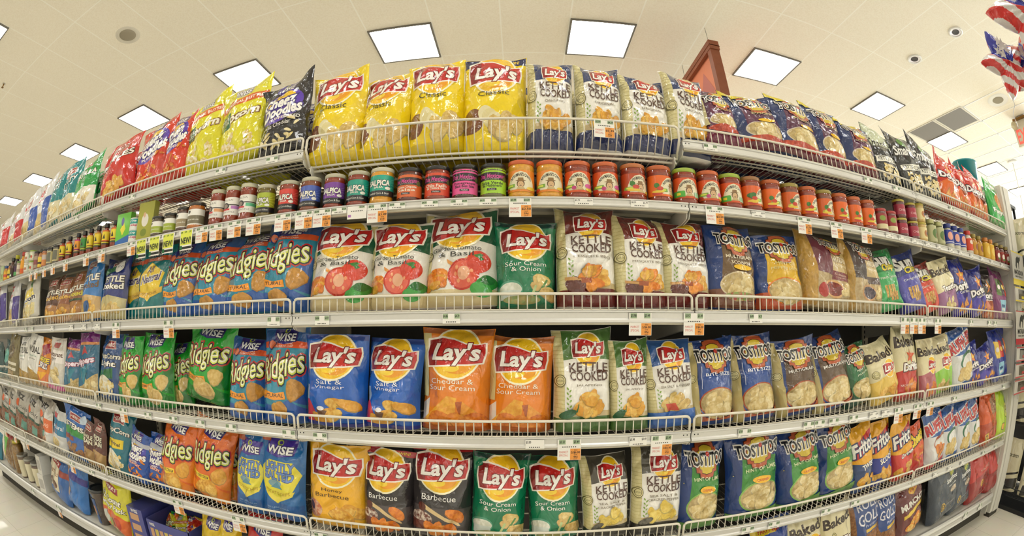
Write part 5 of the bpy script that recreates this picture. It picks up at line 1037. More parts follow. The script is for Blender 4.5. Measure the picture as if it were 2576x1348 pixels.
def newman(bg, side=0, low='7aa83c', onion=False, fruit=False, flag=False):
    c = side
    a = [R(-.5, .5, 0, 1, bg)]
    a += [P([(c - .30, .10), (c - .29, .40), (c - .22, .68), (c - .12, .88), (c, .95), (c + .12, .88), (c + .22, .68), (c + .29, .40), (c + .30, .10)], 'e8dfc0'), T("NEWMAN'S OWN", c, .80, .44, .16, '2c2418', b=.03, arc=-1.5)]
    a += [E(c, .36, .082, .18, '6a4c2c'), E(c, .33, .062, .15, 'd8b283'), P([(c - .12, .50), (c - .06, .53), (c - .055, .64), (c + .055, .64), (c + .06, .53), (c + .12, .50), (c, .46)], '8c6a3c'), P([(c - .035, .27), (c, .30), (c + .035, .27), (c, .255)], '5a4430'), E(c - .025, .37, .008, .010, '3a2c20', n=8), E(c + .025, .37, .008, .010, '3a2c20', n=8), P([(c - .09, .10), (c - .06, .20), (c + .06, .20), (c + .09, .10)], 'c8b078')]
    a += [P([(c - .40, .18), (c - .12, .20), (c - .12, .36), (c - .36, .34)], low), R(c - .32, c - .16, .24, .32, 'd8e05a'), E(c - .36, .12, .12, .08, 'c8382c'), E(c + .24, .14, .12, .08, 'e8c43c')]
    if onion: a += [E(c - .12, .2, .05, .09, 'c03878'), E(c + .20, .3, .09, .10, 'd85a9c')]
    if fruit: a += [E(-.1, .45, .13, .18, '2c6a2c', wob=.25, n=14), E(-.06, .2, .1, .1, 'e0b83c')]
    if flag: a += [R(c - .42, c - .1, .06, .34, '4fae3c'), R(c - .3, c - .2, .14, .26, 'e8dc3c'), R(c + .12, c + .4, .06, .3, '9cc8a0')]
    if not flag and side: a += [E(-.12, .5, .06, .12, '3f7a2c'), E(-.05, .35, .07, .1, 'c8402c'), E(-.1, .2, .14, .06, 'e8c43c')]
    return a
def salpica(c1, c2, word='SALPICA'):
    return [R(-.5, .5, .26, 1, c1)] + [P([(-.5, y), (-.1, .55), (-.5, y + .07)], c2) for y in (.3, .5, .7, .88)] + [P([(.5, y), (.1, .55), (.5, y + .07)], c2) for y in (.3, .5, .7, .88)] + [R(-.5, .5, 0, .26, '1c1c20'), T(word, 0, .60, .52, .24, 'f0eee4', b=.04, o=[('2a2a30', .06)]), T('SALSA', 0, .40, .2, .09, 'f0eee4', b=.02), T('Roasted Corn & Bean', 0, .13, .5, .09, 'e8e6dc'), E(.22, .36, .07, .07, 'ecebe0')]
def lom(c, flav, ink='f0e4d0'):
    return [R(-.5, .5, 0, 1, c), R(-.5, .5, .56, .86, '2c2428'), T('Dos Mexicanas', 0, .72, .62, .16, 'd84a9c', b=.02, sh=.2), T('KITCHEN', 0, .61, .3, .05, 'b8b0a8'), T(flav[0], 0, .46, .5, .11, ink, b=.02), T(flav[1], 0, .36, .44, .10, ink, b=.02), R(-.1, .1, .18, .26, '241c20'), T('Medium', 0, .22, .14, .05, 'f0e8e0'), E(.30, .62, .06, .1, '6a6a3c')]
def beefl(c): return [R(-.5, .5, 0, 1, 'ece8e0'), R(.1, .5, .34, .52, c), R(-.5, .5, .54, .60, '3a3430'), E(-.12, .5, .16, .20, '2c2826'), E(-.1, .5, .09, .12, '8a7a70'), R(-.3, .06, .26, .36, 'c8303a'), T('SALSA', -.05, .84, .4, .1, '8c8880'), T('CHIPOTLE', -.02, .16, .5, .08, '6a6660')]
def band2(c, t): return [R(-.5, .5, 0, 1, 'f0eee6'), R(-.5, .5, .12, .62, c), T(t, 0, .38, .5, .12, 'f0f0e4', b=0), E(-.1, .84, .06, .1, '3c3c38')]
def hotl(c, c2='e8d02c'): return [R(-.5, .5, 0, 1, c), R(-.5, .5, 0, .10, '2a3a1c'), R(-.5, .5, .12, .17, 'c8dc3c'), R(-.5, .5, .2, .24, '1c1c1c'), P([(-.1, .3), (.5, .3), (.5, .9), (-.05, .9)], c2), P([(.0, .4), (.12, .75), (.2, .4)], '2c2c1c'), E(-.28, .6, .1, .14, 'b0301c')]
LABELS = {
 'nq': newman('e88a2c'), 'nm': newman('d8541c', onion=True), 'nv': newman('b8461c', .06), 'no': newman('e8681c', .24), 'ng': newman('d8541c', 0, flag=True), 'np': newman('e0601c', .26, fruit=True), 'ny': newman('d8601c', .14, low='c8b03c'),
 'salg': salpica('a8b82c', 'c8d048'), 'salr': salpica('d83a2c', 'e86a4c'), 'salb': salpica('4a62b8', '6a86d0'), 'salp': salpica('7a3c9c', '9c64b8'), 'salt': salpica('1f9c88', '48b8a4'), 'salq': salpica('22a890', '50c0ac'),
 'lomo': lom('dc6a34', ('Tomato Chipotle', 'Salsa')), 'lomr': lom('d84c2c', ('Chile Pasilla', 'de Oaxaca Salsa')), 'lomp': lom('e8579c', ('Pomegranate', 'Black Bean Salsa'), '4a1c34'), 'lomg': lom('a4d430', ('Salsa Verde', 'de Habanero'), '2c3a18'),
 'beef': beefl('e0a06c'), 'beefp': beefl('b878c0'), 'beefg': beefl('5cb88c'), 'jarv': band2('a4b43c', 'antipasto'), 'jart': band2('9c8c6c', 'tapenade'), 'jarq': band2('7c745c', 'hummus'),
 'hot': hotl('d8641c'), 'hotp': hotl('c82c7c', 'e89c2c'), 'hotg': hotl('7a8c2c', '2c8c3c'), 'hoty': hotl('d8a41c'), 'botb': [R(-.5, .5, 0, 1, 'e0a82c'), R(-.5, .5, .3, .6, 'c84c2c')], 'boty': [R(-.5, .5, 0, 1, 'e8c83c'), R(-.5, .5, .3, .5, '3a2c1c')],
 'botr': [R(-.5, .5, 0, 1, '3a1c14'), P([(-.2, 0), (.2, 0), (0, .8)], '2f8c3c'), R(-.2, .2, .1, .3, 'e8e8e0')], 'botp': [R(-.5, .5, 0, 1, '4a2c4c'), R(-.3, .3, 0, .4, '5aa860')], 'bottall': [R(-.5, .5, 0, 1, 'e8a01c'), R(-.5, .5, .0, .35, 'dc5c1c')],
 'jarw': [R(-.5, .5, 0, 1, 'd8ccb8'), R(-.5, .5, .3, .6, 'b89c8c')], 'stackw': [R(-.5, .5, 0, 1, 'e0ded0'), E(-.1, .5, .1, .24, '4c6a44'), E(.15, .5, .1, .2, 'b87c5c')], 'stackg': [R(-.5, .5, 0, 1, 'd8d8c0'), E(0, .5, .14, .26, '6a8c54'), E(.2, .4, .07, .2, 'c8503c')],
 'jarb': [R(-.5, .5, 0, 1, 'a8907c'), R(-.5, .5, .3, .7, '8c4a4c')], 'jaro': [R(-.5, .5, 0, 1, 'd88c4c'), R(-.5, .5, .5, .9, 'c8b8b0')], 'jarg': [R(-.5, .5, 0, 1, 'd8cc94'), R(-.3, .3, .1, .9, '6c6c5c')],
 'pac': [R(-.5, .5, 0, 1, '9c2c34'), R(-.5, .5, .06, .36, 'e0d4a8'), E(-.1, .7, .14, .16, '8ca044')], 'pam': [R(-.5, .5, 0, 1, 'a82c44'), T('CHERRY', 0, .5, .5, .2, 'e8c8c8'), R(-.5, .5, 0, .08, 'd8a8a8')], 'crm': [R(-.5, .5, 0, 1, 'e8d89c'), E(0, .5, .14, .28, 'b8783c'), E(.05, .5, .06, .14, '4c3a6c')],
 'art': [R(-.5, .5, 0, 1, 'b8b88c'), E(0, .5, .2, .3, '5a7a3c'), E(.08, .4, .08, .16, '9c6a4c')], 'may': [R(-.5, .5, 0, 1, '2c3c9c'), E(-.12, .55, .14, .3, 'e8a894'), E(.24, .6, .12, .36, 'f0e8a0'), R(-.5, .5, .08, .14, 'e8e8f0')], 'mar': [R(-.5, .5, 0, 1, 'd8401c'), E(-.05, .7, .13, .18, 'e8d8c8'), R(.0, .3, .08, .14, 'f0e8e0')],
 'mus': [R(-.5, .5, 0, 1, 'c8982c'), E(0, .6, .16, .3, '8c4c3c')], 'yel': [R(-.5, .5, 0, 1, 'dcae2c'), E(0, .5, .18, .3, 'e8c860')], 'drk': [R(-.5, .5, 0, 1, '8c2418'), E(-.1, .5, .12, .26, 'e8e0d4'), E(.2, .5, .08, .2, 'c8302c'), E(0, .2, .2, .1, '4c7a2c')],
 'can': [R(-.5, .5, 0, 1, 'e4e6e0'), R(-.5, .5, .55, 1, '2c9c94'), T('Dip Cup', 0, .4, .6, .24, 'b8284c', b=.04, sh=.2), T('Dip Cup', 0, .8, .5, .2, 'f0f0f0', b=.03)],
 'cg': [R(-.5, .5, 0, 1, '6cc43c'), P([(-.5, 0), (.5, 0), (.5, .3), (-.5, .14)], '2c6ab8'), P([(-.2, .5), (.05, .7), (.2, .5), (.0, .3)], 'e8dc3c'), E(-.05, .74, .1, .13, '3a3a8c')], 'co': [R(-.5, .5, 0, 1, 'a8a83c'), E(-.02, .52, .22, .17, 'e4e0d4'), E(-.08, .66, .08, .07, 'd8b08c'), E(-.05, .2, .2, .1, '7a8a2c')], 'cp': [R(-.5, .5, 0, 1, 'b8c89c'), R(-.3, .3, .2, .5, '8c9c5c')],
}
# kind: body radius, height, content colour, lid colour, label key, label z range (fraction), shape
def J(r, h, body, lid, lab, z0=.16, z1=.72, shape='jar'): return (r, h, body, lid, lab, z0, z1, shape)
RED, DRED, QUE = '8a2f18', '5c1c12', 'd89a2c'
KIND = {'nq': J(.0405, .122, QUE, 'c85a24', 'nq'), 'nm': J(.0405, .122, RED, 'c8602c', 'nm'), 'nv': J(.0405, .122, RED, 'b86a34', 'nv'), 'no': J(.0405, .122, RED, 'c0602c', 'no'), 'ng': J(.0405, .122, RED, '9cb43c', 'ng'), 'np': J(.0405, .122, RED, '9a6a3c', 'np'), 'ny': J(.0405, .122, '7a3a1c', '9a8a3c', 'ny'),
 'salg': J(.0365, .119, '6a5a1c', 'bab69e', 'salg', .14, .74), 'salr': J(.0365, .119, RED, 'bab69e', 'salr', .14, .74), 'salb': J(.0365, .119, '7a3a1c', 'bab69e', 'salb', .14, .74), 'salp': J(.0365, .119, RED, 'bab69e', 'salp', .14, .74), 'salt': J(.0365, .119, RED, 'bab69e', 'salt', .14, .74), 'salq': J(.0385, .121, QUE, 'c4c0a8', 'salq', .20, .80),
 'lomo': J(.0395, .113, DRED, '1a1a1c', 'lomo', .08, .80, 'squat'), 'lomr': J(.0395, .113, RED, '1a1a1c', 'lomr', .08, .80, 'squat'), 'lomp': J(.0395, .113, '4a2c20', '1a1a1c', 'lomp', .08, .84, 'squat'), 'lomg': J(.0395, .113, '5c5c24', '1a1a1c', 'lomg', .08, .84, 'squat'),
 'beef': J(.034, .136, RED, 'c8c4a8', 'beef', .20, .68), 'beefp': J(.034, .136, RED, 'c8c4a8', 'beefp', .20, .68), 'beefg': J(.034, .136, RED, 'c8c4a8', 'beefg', .20, .68),
 'jarv': J(.036, .086, '4a3a24', '24221e', 'jarv', .12, .74), 'jart': J(.036, .098, '4c2c20', '2a241c', 'jart', .12, .74), 'jarq': J(.039, .103, 'b8681c', '3a342c', 'jarq', .12, .74),
 'hot': J(.024, .125, RED, '1c1b1a', 'hot', .18, .72, 'sauce'), 'hotp': J(.024, .125, RED, '1c1b1a', 'hotp', .18, .72, 'sauce'), 'hotg': J(.024, .125, RED, '1c1b1a', 'hotg', .18, .72, 'sauce'), 'hoty': J(.024, .125, '8c3418', '1c1b1a', 'hoty', .18, .72, 'sauce'),
 'jarg': J(.033, .105, '5c5644', '1f1e1c', 'jarg', .16, .80), 'jaro': J(.03, .11, 'a8643c', '2a2420', 'jaro', .1, .75), 'jarb': J(.03, .115, '6a3a2c', '2a2420', 'jarb', .1, .75), 'jarw': J(.03, .10, 'a89078', '6a8c3c', 'jarw', .1, .75),
 'botb': J(.03, .11, 'c8842c', '2c4c8c', 'botb', .1, .65, 'bottle'), 'boty': J(.026, .12, 'a8641c', '3a3a2c', 'boty', .1, .6, 'bottle'), 'botr': J(.028, .145, '4a1a10', '2c2c24', 'botr', .08, .5, 'bottle'), 'botp': J(.028, .150, '2c1a20', 'c8c42c', 'botp', .08, .5, 'bottle'), 'bottall': J(.03, .15, 'd8901c', 'b8281c', 'bottall', .08, .62, 'bottle'),
 'stackw': J(.036, .066, 'c8c4b0', 'd8d4c8', 'stackw', .1, .8), 'stackg': J(.036, .066, 'c8c4a8', '8ca83c', 'stackg', .1, .8),
 'pac': J(.0335, .10, '6a1c18', 'a82c2c', 'pac', .1, .8), 'pam': J(.034, .082, '5c1420', 'b8a83c', 'pam', .12, .72), 'crm': J(.033, .088, 'c8a85c', 'b8a83c', 'crm', .12, .74), 'art': J(.033, .118, '8c8c5c', 'b8b87c', 'art', .1, .74, 'bottle'), 'may': J(.034, .125, 'd8d4c0', '2c3c8c', 'may', .2, .74, 'bottle'), 'mar': J(.033, .125, 'd8d0c0', 'c82c24', 'mar', .16, .66, 'bottle'),
 'mus': J(.029, .12, 'b8842c', '9c8a3c', 'mus', .1, .6, 'bottle'), 'yel': J(.033, .125, 'd8a02c', 'c87c2c', 'yel', .1, .74, 'bottle'), 'drk': J(.031, .12, '5c1a10', '8c7a3c', 'drk', .12, .62, 'bottle'), 'canstack': J(.032, .052, 'd8d8d0', 'e0e0d8', 'can', .04, .96, 'can')}
_jm = {}
def jar_parts(kind):
    if kind in _jm: return _jm[kind]
    r, h, body, lid, lab, z0, z1, shape = KIND[kind]
    B = MB(); m = glassy(body)
    if shape == 'can': B.lathe([(r * .86, 0), (r * .9, .002), (r, h - .004), (r, h)], m, 28); neck, lr, lh = h, r * 1.02, .003
    elif shape in ('bottle', 'sauce'):
        nk = .5 if shape == 'sauce' else .62
        neck = h * .84; B.lathe([(r * .9, 0), (r, .004), (r, h * .60), (r * .96, h * .66), (r * nk * 1.15, h * .76), (r * nk, h * .80), (r * nk, neck)], m, 24); lr, lh = r * (nk + .12), h - neck
    else:
        neck = h * .895; k = .95
        B.lathe([(r * .86, 0), (r * .97, .003), (r, .010), (r, .014), (r * .965, .018), (r * .965, h * .76), (r, h * .79), (r * .985, h * .82), (r * k, neck - .002), (r * k, neck)], m, 28); lr, lh = r * (k + .04), h - neck
    B.add([(r * .86 * cos(t), r * .86 * sin(t), 0.0) for t in [j * 2 * pi / 24 for j in range(24)]][::-1], [tuple(range(24))], m)
    L = MB(); lm = lidm(lid)
    L.lathe([(lr * .98, neck - .001), (lr, neck), (lr, neck + lh - .002), (lr * .97, neck + lh), (lr * .8, neck + lh), (lr * .76, neck + lh - .001)], lm, 28)
    rl = r * .965 if shape == 'jar' or shape == 'squat' else r
    if shape == 'can': rl = r * .96
    lk = KIND[kind][4]
    _jm[kind] = (B.mesh('jar_body'), L.mesh('lid'), label_mesh(lk, rl if shape != 'can' else r * .99, h * z0, h * z1), h)
    return _jm[kind]
def jar(kind, x, y, z, label, rot=0.0, scale=1.0, name=None, group=None):
    a, b, c, h = jar_parts(kind); r = random.Random(int(x * 1e4))
    nm = name or {'sauce': 'hot_sauce_bottle', 'bottle': 'sauce_bottle', 'can': 'dip_cup'}.get(KIND[kind][7], 'sauce_jar')
    if kind[0] == 'n' or kind[:3] in ('sal', 'lom', 'bee'): nm = 'salsa_jar'
    t = empty(nm, (x, y, z), (0, 0, rot + r.uniform(-.12, .12))); t.scale = (scale, scale, 1.0)
    obj('body', a, t); obj('lid', b, t); obj('label', c, t)
    tag(t, label, {'hot_sauce_bottle': 'bottle', 'sauce_bottle': 'bottle', 'dip_cup': 'cup'}.get(nm, 'jar'), group); return t
def carton(key, base, x, y, z, w, h, d, label, rot=0):
    t = empty('dip_mix_carton', (x, y, z), (0, 0, rot))
    B = MB(); B.box(-w / 2, w / 2, -d / 2, d / 2, 0, h, paper(base)); B.build('box', t)
    vs, fs, mi, mats = [], [], [], []; off = 0
    for V2, Fc, c, layer in lab_art(key):
        m = paper(c)
        if m not in mats: mats.append(m)
        vs.append(np.stack([V2[:, 0] * w, np.full(len(V2), -d / 2 - .0004 - .00012 * layer), V2[:, 1] * h], -1))
        for f in Fc: fs.append(tuple(i + off for i in f)); mi.append(mats.index(m))
        off += len(V2)
    me = bpy.data.meshes.new('front_print'); me.from_pydata(np.concatenate(vs).tolist(), [], fs)
    for m in mats: me.materials.append(m)
    me.polygons.foreach_set('material_index', mi); me.update(); obj('front_print', me, t)
    tag(t, label, 'carton'); return t
# kind, x, y, z, width scale, label
JARS = [
 ('cartonp', -3.702, 1.287, 1.5695, 1.0, 'pale green carton at the left end of the jar shelf'),
 ('botb', -3.604, 1.287, 1.5695, 1.0, 'yellow sauce bottle with blue cap'),
 ('boty', -3.5, 1.287, 1.5695, 1.0, 'small yellow sauce bottle behind the blue cap'),
 ('botr', -3.422, 1.287, 1.5695, 1.0, 'dark red sauce bottle with green label'),
 ('botp', -3.317, 1.287, 1.5695, 1.0, 'dark purple sauce bottle with yellow cap'),
 ('jarw', -3.252, 1.289, 1.5695, 0.95, 'pale sauce jar beside the purple bottle'),
 ('bottall', -3.151, 1.287, 1.5695, 1.0, 'yellow orange bottle with red cap'),
 ('stackw', -3.052, 1.287, 1.5695, 1.0, 'white jar with patterned label, bottom of a two high stack'),
 ('stackg', -2.949, 1.287, 1.5695, 1.0, 'white jar with green lid stacked beside the first stack'),
 ('jarb', -2.865, 1.289, 1.5695, 1.0, 'brown relish jar beside the white stacks'),
 ('boty', -2.785, 1.287, 1.5695, 1.0, 'dark and yellow sauce bottle'),
 ('jaro', -2.709, 1.289, 1.5695, 1.0, 'orange label jar with dark lid'),
 ('jarg', -2.619, 1.289, 1.5695, 1.0, 'grey label square jar, left of two'),
 ('jarg', -2.516, 1.289, 1.5695, 1.0, 'grey label square jar, right of two'),
 ('hot', -2.413, 1.279, 1.5695, 1.0, 'hot sauce bottle with orange label, first of the run'),
 ('hot', -2.317, 1.279, 1.5695, 1.0, 'hot sauce bottle with orange label, second of the run'),
 ('hotp', -2.206, 1.279, 1.5695, 1.0, 'hot sauce bottle with magenta label'),
 ('hotg', -2.128, 1.279, 1.5695, 1.0, 'hot sauce bottle with green label'),
 ('hoty', -2.053, 1.279, 1.5695, 1.0, 'hot sauce bottle with yellow palm label'),
 ('hoty', -1.97, 1.279, 1.5695, 1.0, 'hot sauce bottle with yellow label beside the palm one'),
 ('hot', -1.888, 1.279, 1.5695, 1.0, 'hot sauce bottle with orange label, next to last'),
 ('hot', -1.803, 1.279, 1.5695, 1.0, 'hot sauce bottle with orange label beside the green carton'),
 ('cartong', -1.723, 1.287, 1.5695, 1.0, 'bright green dip mix carton with blue foot'),
 ('canstack', -1.633, 1.287, 1.5695, 1.0, 'teal and white dip cup'),
 ('cartono', -1.542, 1.287, 1.5695, 1.0, 'olive recipe carton with a pale figure'),
 ('jarv', -1.457, 1.289, 1.5695, 1.0, 'green label antipasto jar with black lid, left of two'),
 ('jarv', -1.372, 1.289, 1.5695, 1.0, 'green label antipasto jar with black lid, right of two'),
 ('jart', -1.289, 1.289, 1.5695, 1.0, 'taupe label antipasto jar with dark lid'),
 ('jarq', -1.215, 1.289, 1.5695, 1.0, 'taupe label jar of orange spread'),
 ('beef', -1.1, 1.289, 1.5695, 1.0, 'white label salsa jar with orange patch'),
 ('beefp', -1.023, 1.289, 1.5695, 1.0, 'white label salsa jar with purple patch'),
 ('beefg', -0.95, 1.289, 1.5695, 1.0, 'white label salsa jar with green patch'),
 ('salg', -0.869, 1.293, 1.5695, 1.0, 'green label salsa jar with red relish neighbour'),
 ('salr', -0.772, 1.293, 1.5695, 1.0, 'red label salsa jar'),
 ('salb', -0.685, 1.293, 1.5695, 1.0, 'blue label salsa jar'),
 ('salp', -0.595, 1.293, 1.5695, 1.0, 'purple label salsa jar'),
 ('salt', -0.51, 1.293, 1.5695, 1.0, 'teal label salsa jar with red salsa'),
 ('salq', -0.429, 1.293, 1.5695, 1.0, 'teal label jar of yellow queso'),
 ('lomo', -0.338, 1.295, 1.5695, 1.0, 'orange label salsa jar with black lid'),
 ('lomr', -0.25, 1.295, 1.5695, 1.0, 'red label salsa jar with black lid'),
 ('lomp', -0.164, 1.295, 1.5695, 1.0, 'pink label salsa jar with black lid'),
 ('lomg', -0.078, 1.295, 1.5695, 1.0, 'lime label salsa jar with black lid'),
 ('nq', 0.006, 1.296, 1.5695, 1.0, 'yellow queso jar with orange lid, left of two'),
 ('nq', 0.092, 1.296, 1.5695, 1.0, 'yellow queso jar with orange lid, right of two'),
 ('nm', 0.178, 1.296, 1.5695, 1.0, 'salsa jar with cream arch and pink onion picture, left of two'),
 ('nm', 0.264, 1.296, 1.5695, 1.0, 'salsa jar with cream arch and pink onion picture, right of two'),
 ('nv', 0.353, 1.296, 1.5695, 1.0, 'salsa jar with cream arch and green pepper picture'),
 ('no', 0.439, 1.296, 1.5695, 1.0, 'salsa jar turned so its orange label side shows'),
 ('ng', 0.528, 1.296, 1.5695, 1.0, 'salsa jar with green lid and green flag label'),
 ('nm', 0.613, 1.296, 1.5695, 1.0, 'salsa jar with cream arch beside the green lidded jar'),
 ('ng', 0.697, 1.296, 1.5695, 1.0, 'salsa jar with green flag label, second of its kind'),
 ('np', 0.779, 1.296, 1.5695, 1.0, 'salsa jar turned to show a pineapple on orange label'),
 ('no', 0.866, 1.296, 1.5695, 1.0, 'orange label salsa jar beside the pineapple one'),
 ('ny', 0.953, 1.296, 1.5695, 1.0, 'salsa jar with yellow vegetables, left'),
 ('no', 1.039, 1.296, 1.5695, 1.0, 'orange label salsa jar with green lid'),
 ('ny', 1.124, 1.296, 1.5695, 1.0, 'salsa jar with yellow vegetables, right'),
 ('no', 1.211, 1.296, 1.5695, 1.0, 'orange label salsa jar, next to last'),
 ('no', 1.295, 1.296, 1.5695, 1.0, 'orange label salsa jar with brown lid, last but one'),
 ('no', 1.384, 1.296, 1.5695, 1.0, 'orange label salsa jar at the end of the orange run'),
 ('pac', 1.467, 1.287, 1.5695, 1.0, 'maroon relish jar with cream band, left of two'),
 ('pac', 1.54, 1.287, 1.5695, 1.0, 'maroon relish jar with cream band, right of two'),
 ('pam', 1.624, 1.287, 1.5695, 1.0, 'maroon cherry jar with yellow lid, left of two'),
 ('pam', 1.719, 1.287, 1.5695, 1.0, 'maroon cherry jar with yellow lid, right of two'),
 ('crm', 1.798, 1.287, 1.5695, 1.0, 'cream mustard jar with yellow lid'),
 ('art', 1.895, 1.287, 1.5695, 1.0, 'pale green artichoke jar, left of two'),
 ('art', 1.977, 1.287, 1.5695, 1.0, 'pale green artichoke jar, right of two'),
 ('may', 2.08, 1.287, 1.5695, 1.0, 'mayonnaise jar with blue lid, first of three'),
 ('may', 2.16, 1.287, 1.5695, 1.0, 'mayonnaise jar with blue lid, second of three'),
 ('may', 2.236, 1.287, 1.5695, 1.0, 'mayonnaise jar with blue lid, third of three'),
 ('mar', 2.332, 1.287, 1.5695, 1.0, 'white jar with red lid and red label'),
 ('mus', 2.412, 1.287, 1.5695, 1.0, 'brown mustard jar, left of two'),
 ('mus', 2.49, 1.287, 1.5695, 1.0, 'brown mustard jar, right of two'),
 ('yel', 2.6, 1.287, 1.5695, 1.0, 'yellow pepper jar, left of two'),
 ('yel', 2.682, 1.287, 1.5695, 1.0, 'yellow pepper jar, right of two'),
 ('drk', 2.791, 1.287, 1.5695, 1.0, 'dark red sauce jar, first of three at the right end'),
 ('drk', 2.884, 1.287, 1.5695, 1.0, 'dark red sauce jar, middle of three at the right end'),
 ('drk', 2.982, 1.287, 1.5695, 1.0, 'dark red sauce jar beside the end upright'),
 ('pam', 1.624, 1.287, 1.652, 1.0, 'maroon cherry jar stacked above its row, left'),
 ('pam', 1.719, 1.287, 1.652, 1.0, 'maroon cherry jar stacked above its row, right'),
 ('crm', 1.798, 1.287, 1.658, 1.0, 'cream mustard jar stacked on another cream jar'),
 ('stackw', -3.052, 1.287, 1.636, 1.0, 'white jar with patterned label, top of the stack'),
 ('stackg', -2.949, 1.287, 1.636, 1.0, 'white jar with green lid, top of the stack'),
 ('canstack', -1.633, 1.287, 1.622, 1.0, 'teal and white dip cup, upper of two'),
]
for kd, x, y, z, s, lb in JARS:
    if kd.startswith('carton'):
        key, base = {'g': ('cg', '6cc43c'), 'o': ('co', 'a8a83c'), 'p': ('cp', 'b8c89c')}[kd[-1]]
        carton(key, base, x, y, z, .105 if kd[-1] != 'p' else .07, .145 if kd[-1] == 'g' else .165 if kd[-1] == 'o' else .12, .035, lb, rot=.10)
    else: jar(kd, x, y, z, lb, scale=s)

# ---------------------------------------------------------------- price tags in and below the channels
def txt(q, s, x, z, w, h, m, y=0.0, b=0.0):
    v, f = text_mesh(s, b)
    if not len(v): return
    mn, mx = v.min(0), v.max(0)
    p = [((a[0] - mn[0]) / (mx[0] - mn[0]) * w - w / 2 + x, y, (a[1] - mn[1]) / (mx[1] - mn[1]) * h - h / 2 + z) for a in v]
    q.add(p, f, m)
def rect(q, x0, x1, z0, z1, m, y=0.0): q.add([(x0, y, z0), (x1, y, z0), (x1, y, z1), (x0, y, z1)], [(0, 1, 2, 3)], m)
_tm = {}
def tag_mesh(style, a, b, h):
    key = (style, a, b, h)
    if key in _tm: return _tm[key]
    q = MB(); W = {'n': .082, 'm': .068, 'h': .064, 'p': .064, 's': .050, 'w': .054}[style]; e = .0012
    def card(x0, x1, z0, z1): q.box(x0, x1, -.0006, .0006, z0, z1, PAPER)
    y1 = -.0009; y2 = -.0012
    hz = h - .010
    if style in 'sw':
        card(-W / 2, W / 2, -h + .001, -.007)
        g = TAGG if style == 's' else PAPER
        for sx, t in ((-1, a), (1, b)):
            if not t: continue
            rect(q, sx * W * .33 - W * .15, sx * W * .33 + W * .15, -.007 - hz * .56, -.008, g, y1); txt(q, '$' + t if len(t) < 5 else t, sx * W * .33, -.0078 - hz * .27, W * .26, hz * .34, TAGK, y2, .02)
        for i in range(6): rect(q, -W * .3 + i * W * .1, -W * .3 + i * W * .1 + W * .06, -h + .004, -h + .0065, TAGK, y1)
    elif style == 'n':
        card(-W / 2, W / 2, -.022, -.006); card(-W / 2 + .01, W / 2 - .004, -.082, -.022)
        rect(q, -W / 2 + .012, W / 2 - .006, -.062, -.008, TAGY, y1); rect(q, -W / 2 + .01, W / 2 - .004, -.077, -.068, TAGK, y1); rect(q, -W / 2 + .01, -W / 2 + .024, -.079, -.064, TAGN, y2)
        txt(q, 'NEW!', .003, -.045, W * .68, .024, TAGK, y2 - .0003, .03)
        for i in range(3): txt(q, '3.99', -.024 + i * .024, -.014, .013, .007, TAGN, y2 - .0003, .02)
    else:
        drop = .036 if style != 'p' else .020
        card(-W / 2, W / 2, -h - drop, -.007)
        if style in 'mh':
            for sx, t in ((-1, a if style == 'm' else '5.99'), (1, b if style == 'm' else '4.29')):
                rect(q, sx * W * .3 - W * .14, sx * W * .3 + W * .14, -.007 - hz * .6, -.008, TAGG, y1); txt(q, '$' + t, sx * W * .3, -.0078 - hz * .3, W * .24, hz * .38, TAGK, y2, .02)
            x0 = W * .04; rect(q, x0, W / 2 - .001, -h - drop + .001, -h - .001, TAGO, y1)
            big = '2/$6.00' if a.startswith('5') else ('2/$5.00' if a == '2/5' else '2/$4.00' if a == '2/4' else '2/$6.00' if a == '2/6' else '$' + a)
            cx = (x0 + W / 2) / 2; txt(q, 'SALE', cx, -h - .005, .010, .0035, TAGK, y2, .01); txt(q, big, cx, -h - .0125, .026, .0075, TAGK, y2, .02)
            txt(q, 'SAVE', cx, -h - .0195, .010, .0032, TAGK, y2, .01); txt(q, ('49¢' if style == 'm' else b.lstrip('.') + '¢' if b.startswith('.') else '$' + b), cx, -h - .0265, .013, .0065, TAGK, y2, .02); txt(q, 'EACH', cx, -h - .0325, .010, .003, TAGK, y2, .01)
            txt(q, 'MARKET', -W * .24, -h - .011, .026, .0065, TAGR, y1); txt(q, 'SPECIAL', -W * .24, -h - .021, .026, .0065, TAGR, y1)
        else:
            rect(q, -W * .46, -W * .3, -h - .014, -h - .006, mat('tag_lilac', 'b078c0', rough=.6), y1); rect(q, W * .1, W * .4, -.014, -.008, TAGG, y1); txt(q, '$' + a, W * .25, -.011, W * .2, .005, TAGK, y2, .02)
        for i in range(7): rect(q, -W * .3 + i * W * .09, -W * .3 + i * W * .09 + W * .05, -h + .003, -h + .006, TAGK, y1)
    _tm[key] = q.mesh('price_tag'); return _tm[key]
TAGNAME = {'s': ('price_tag', 'small green and white price tag'), 'w': ('price_tag', 'small white price tag'), 'h': ('sale_tag', 'white and orange sale tag'), 'm': ('sale_tag', 'large white and orange sale tag'), 'n': ('new_item_tag', 'yellow NEW tag'), 'p': ('price_tag', 'white price card')}
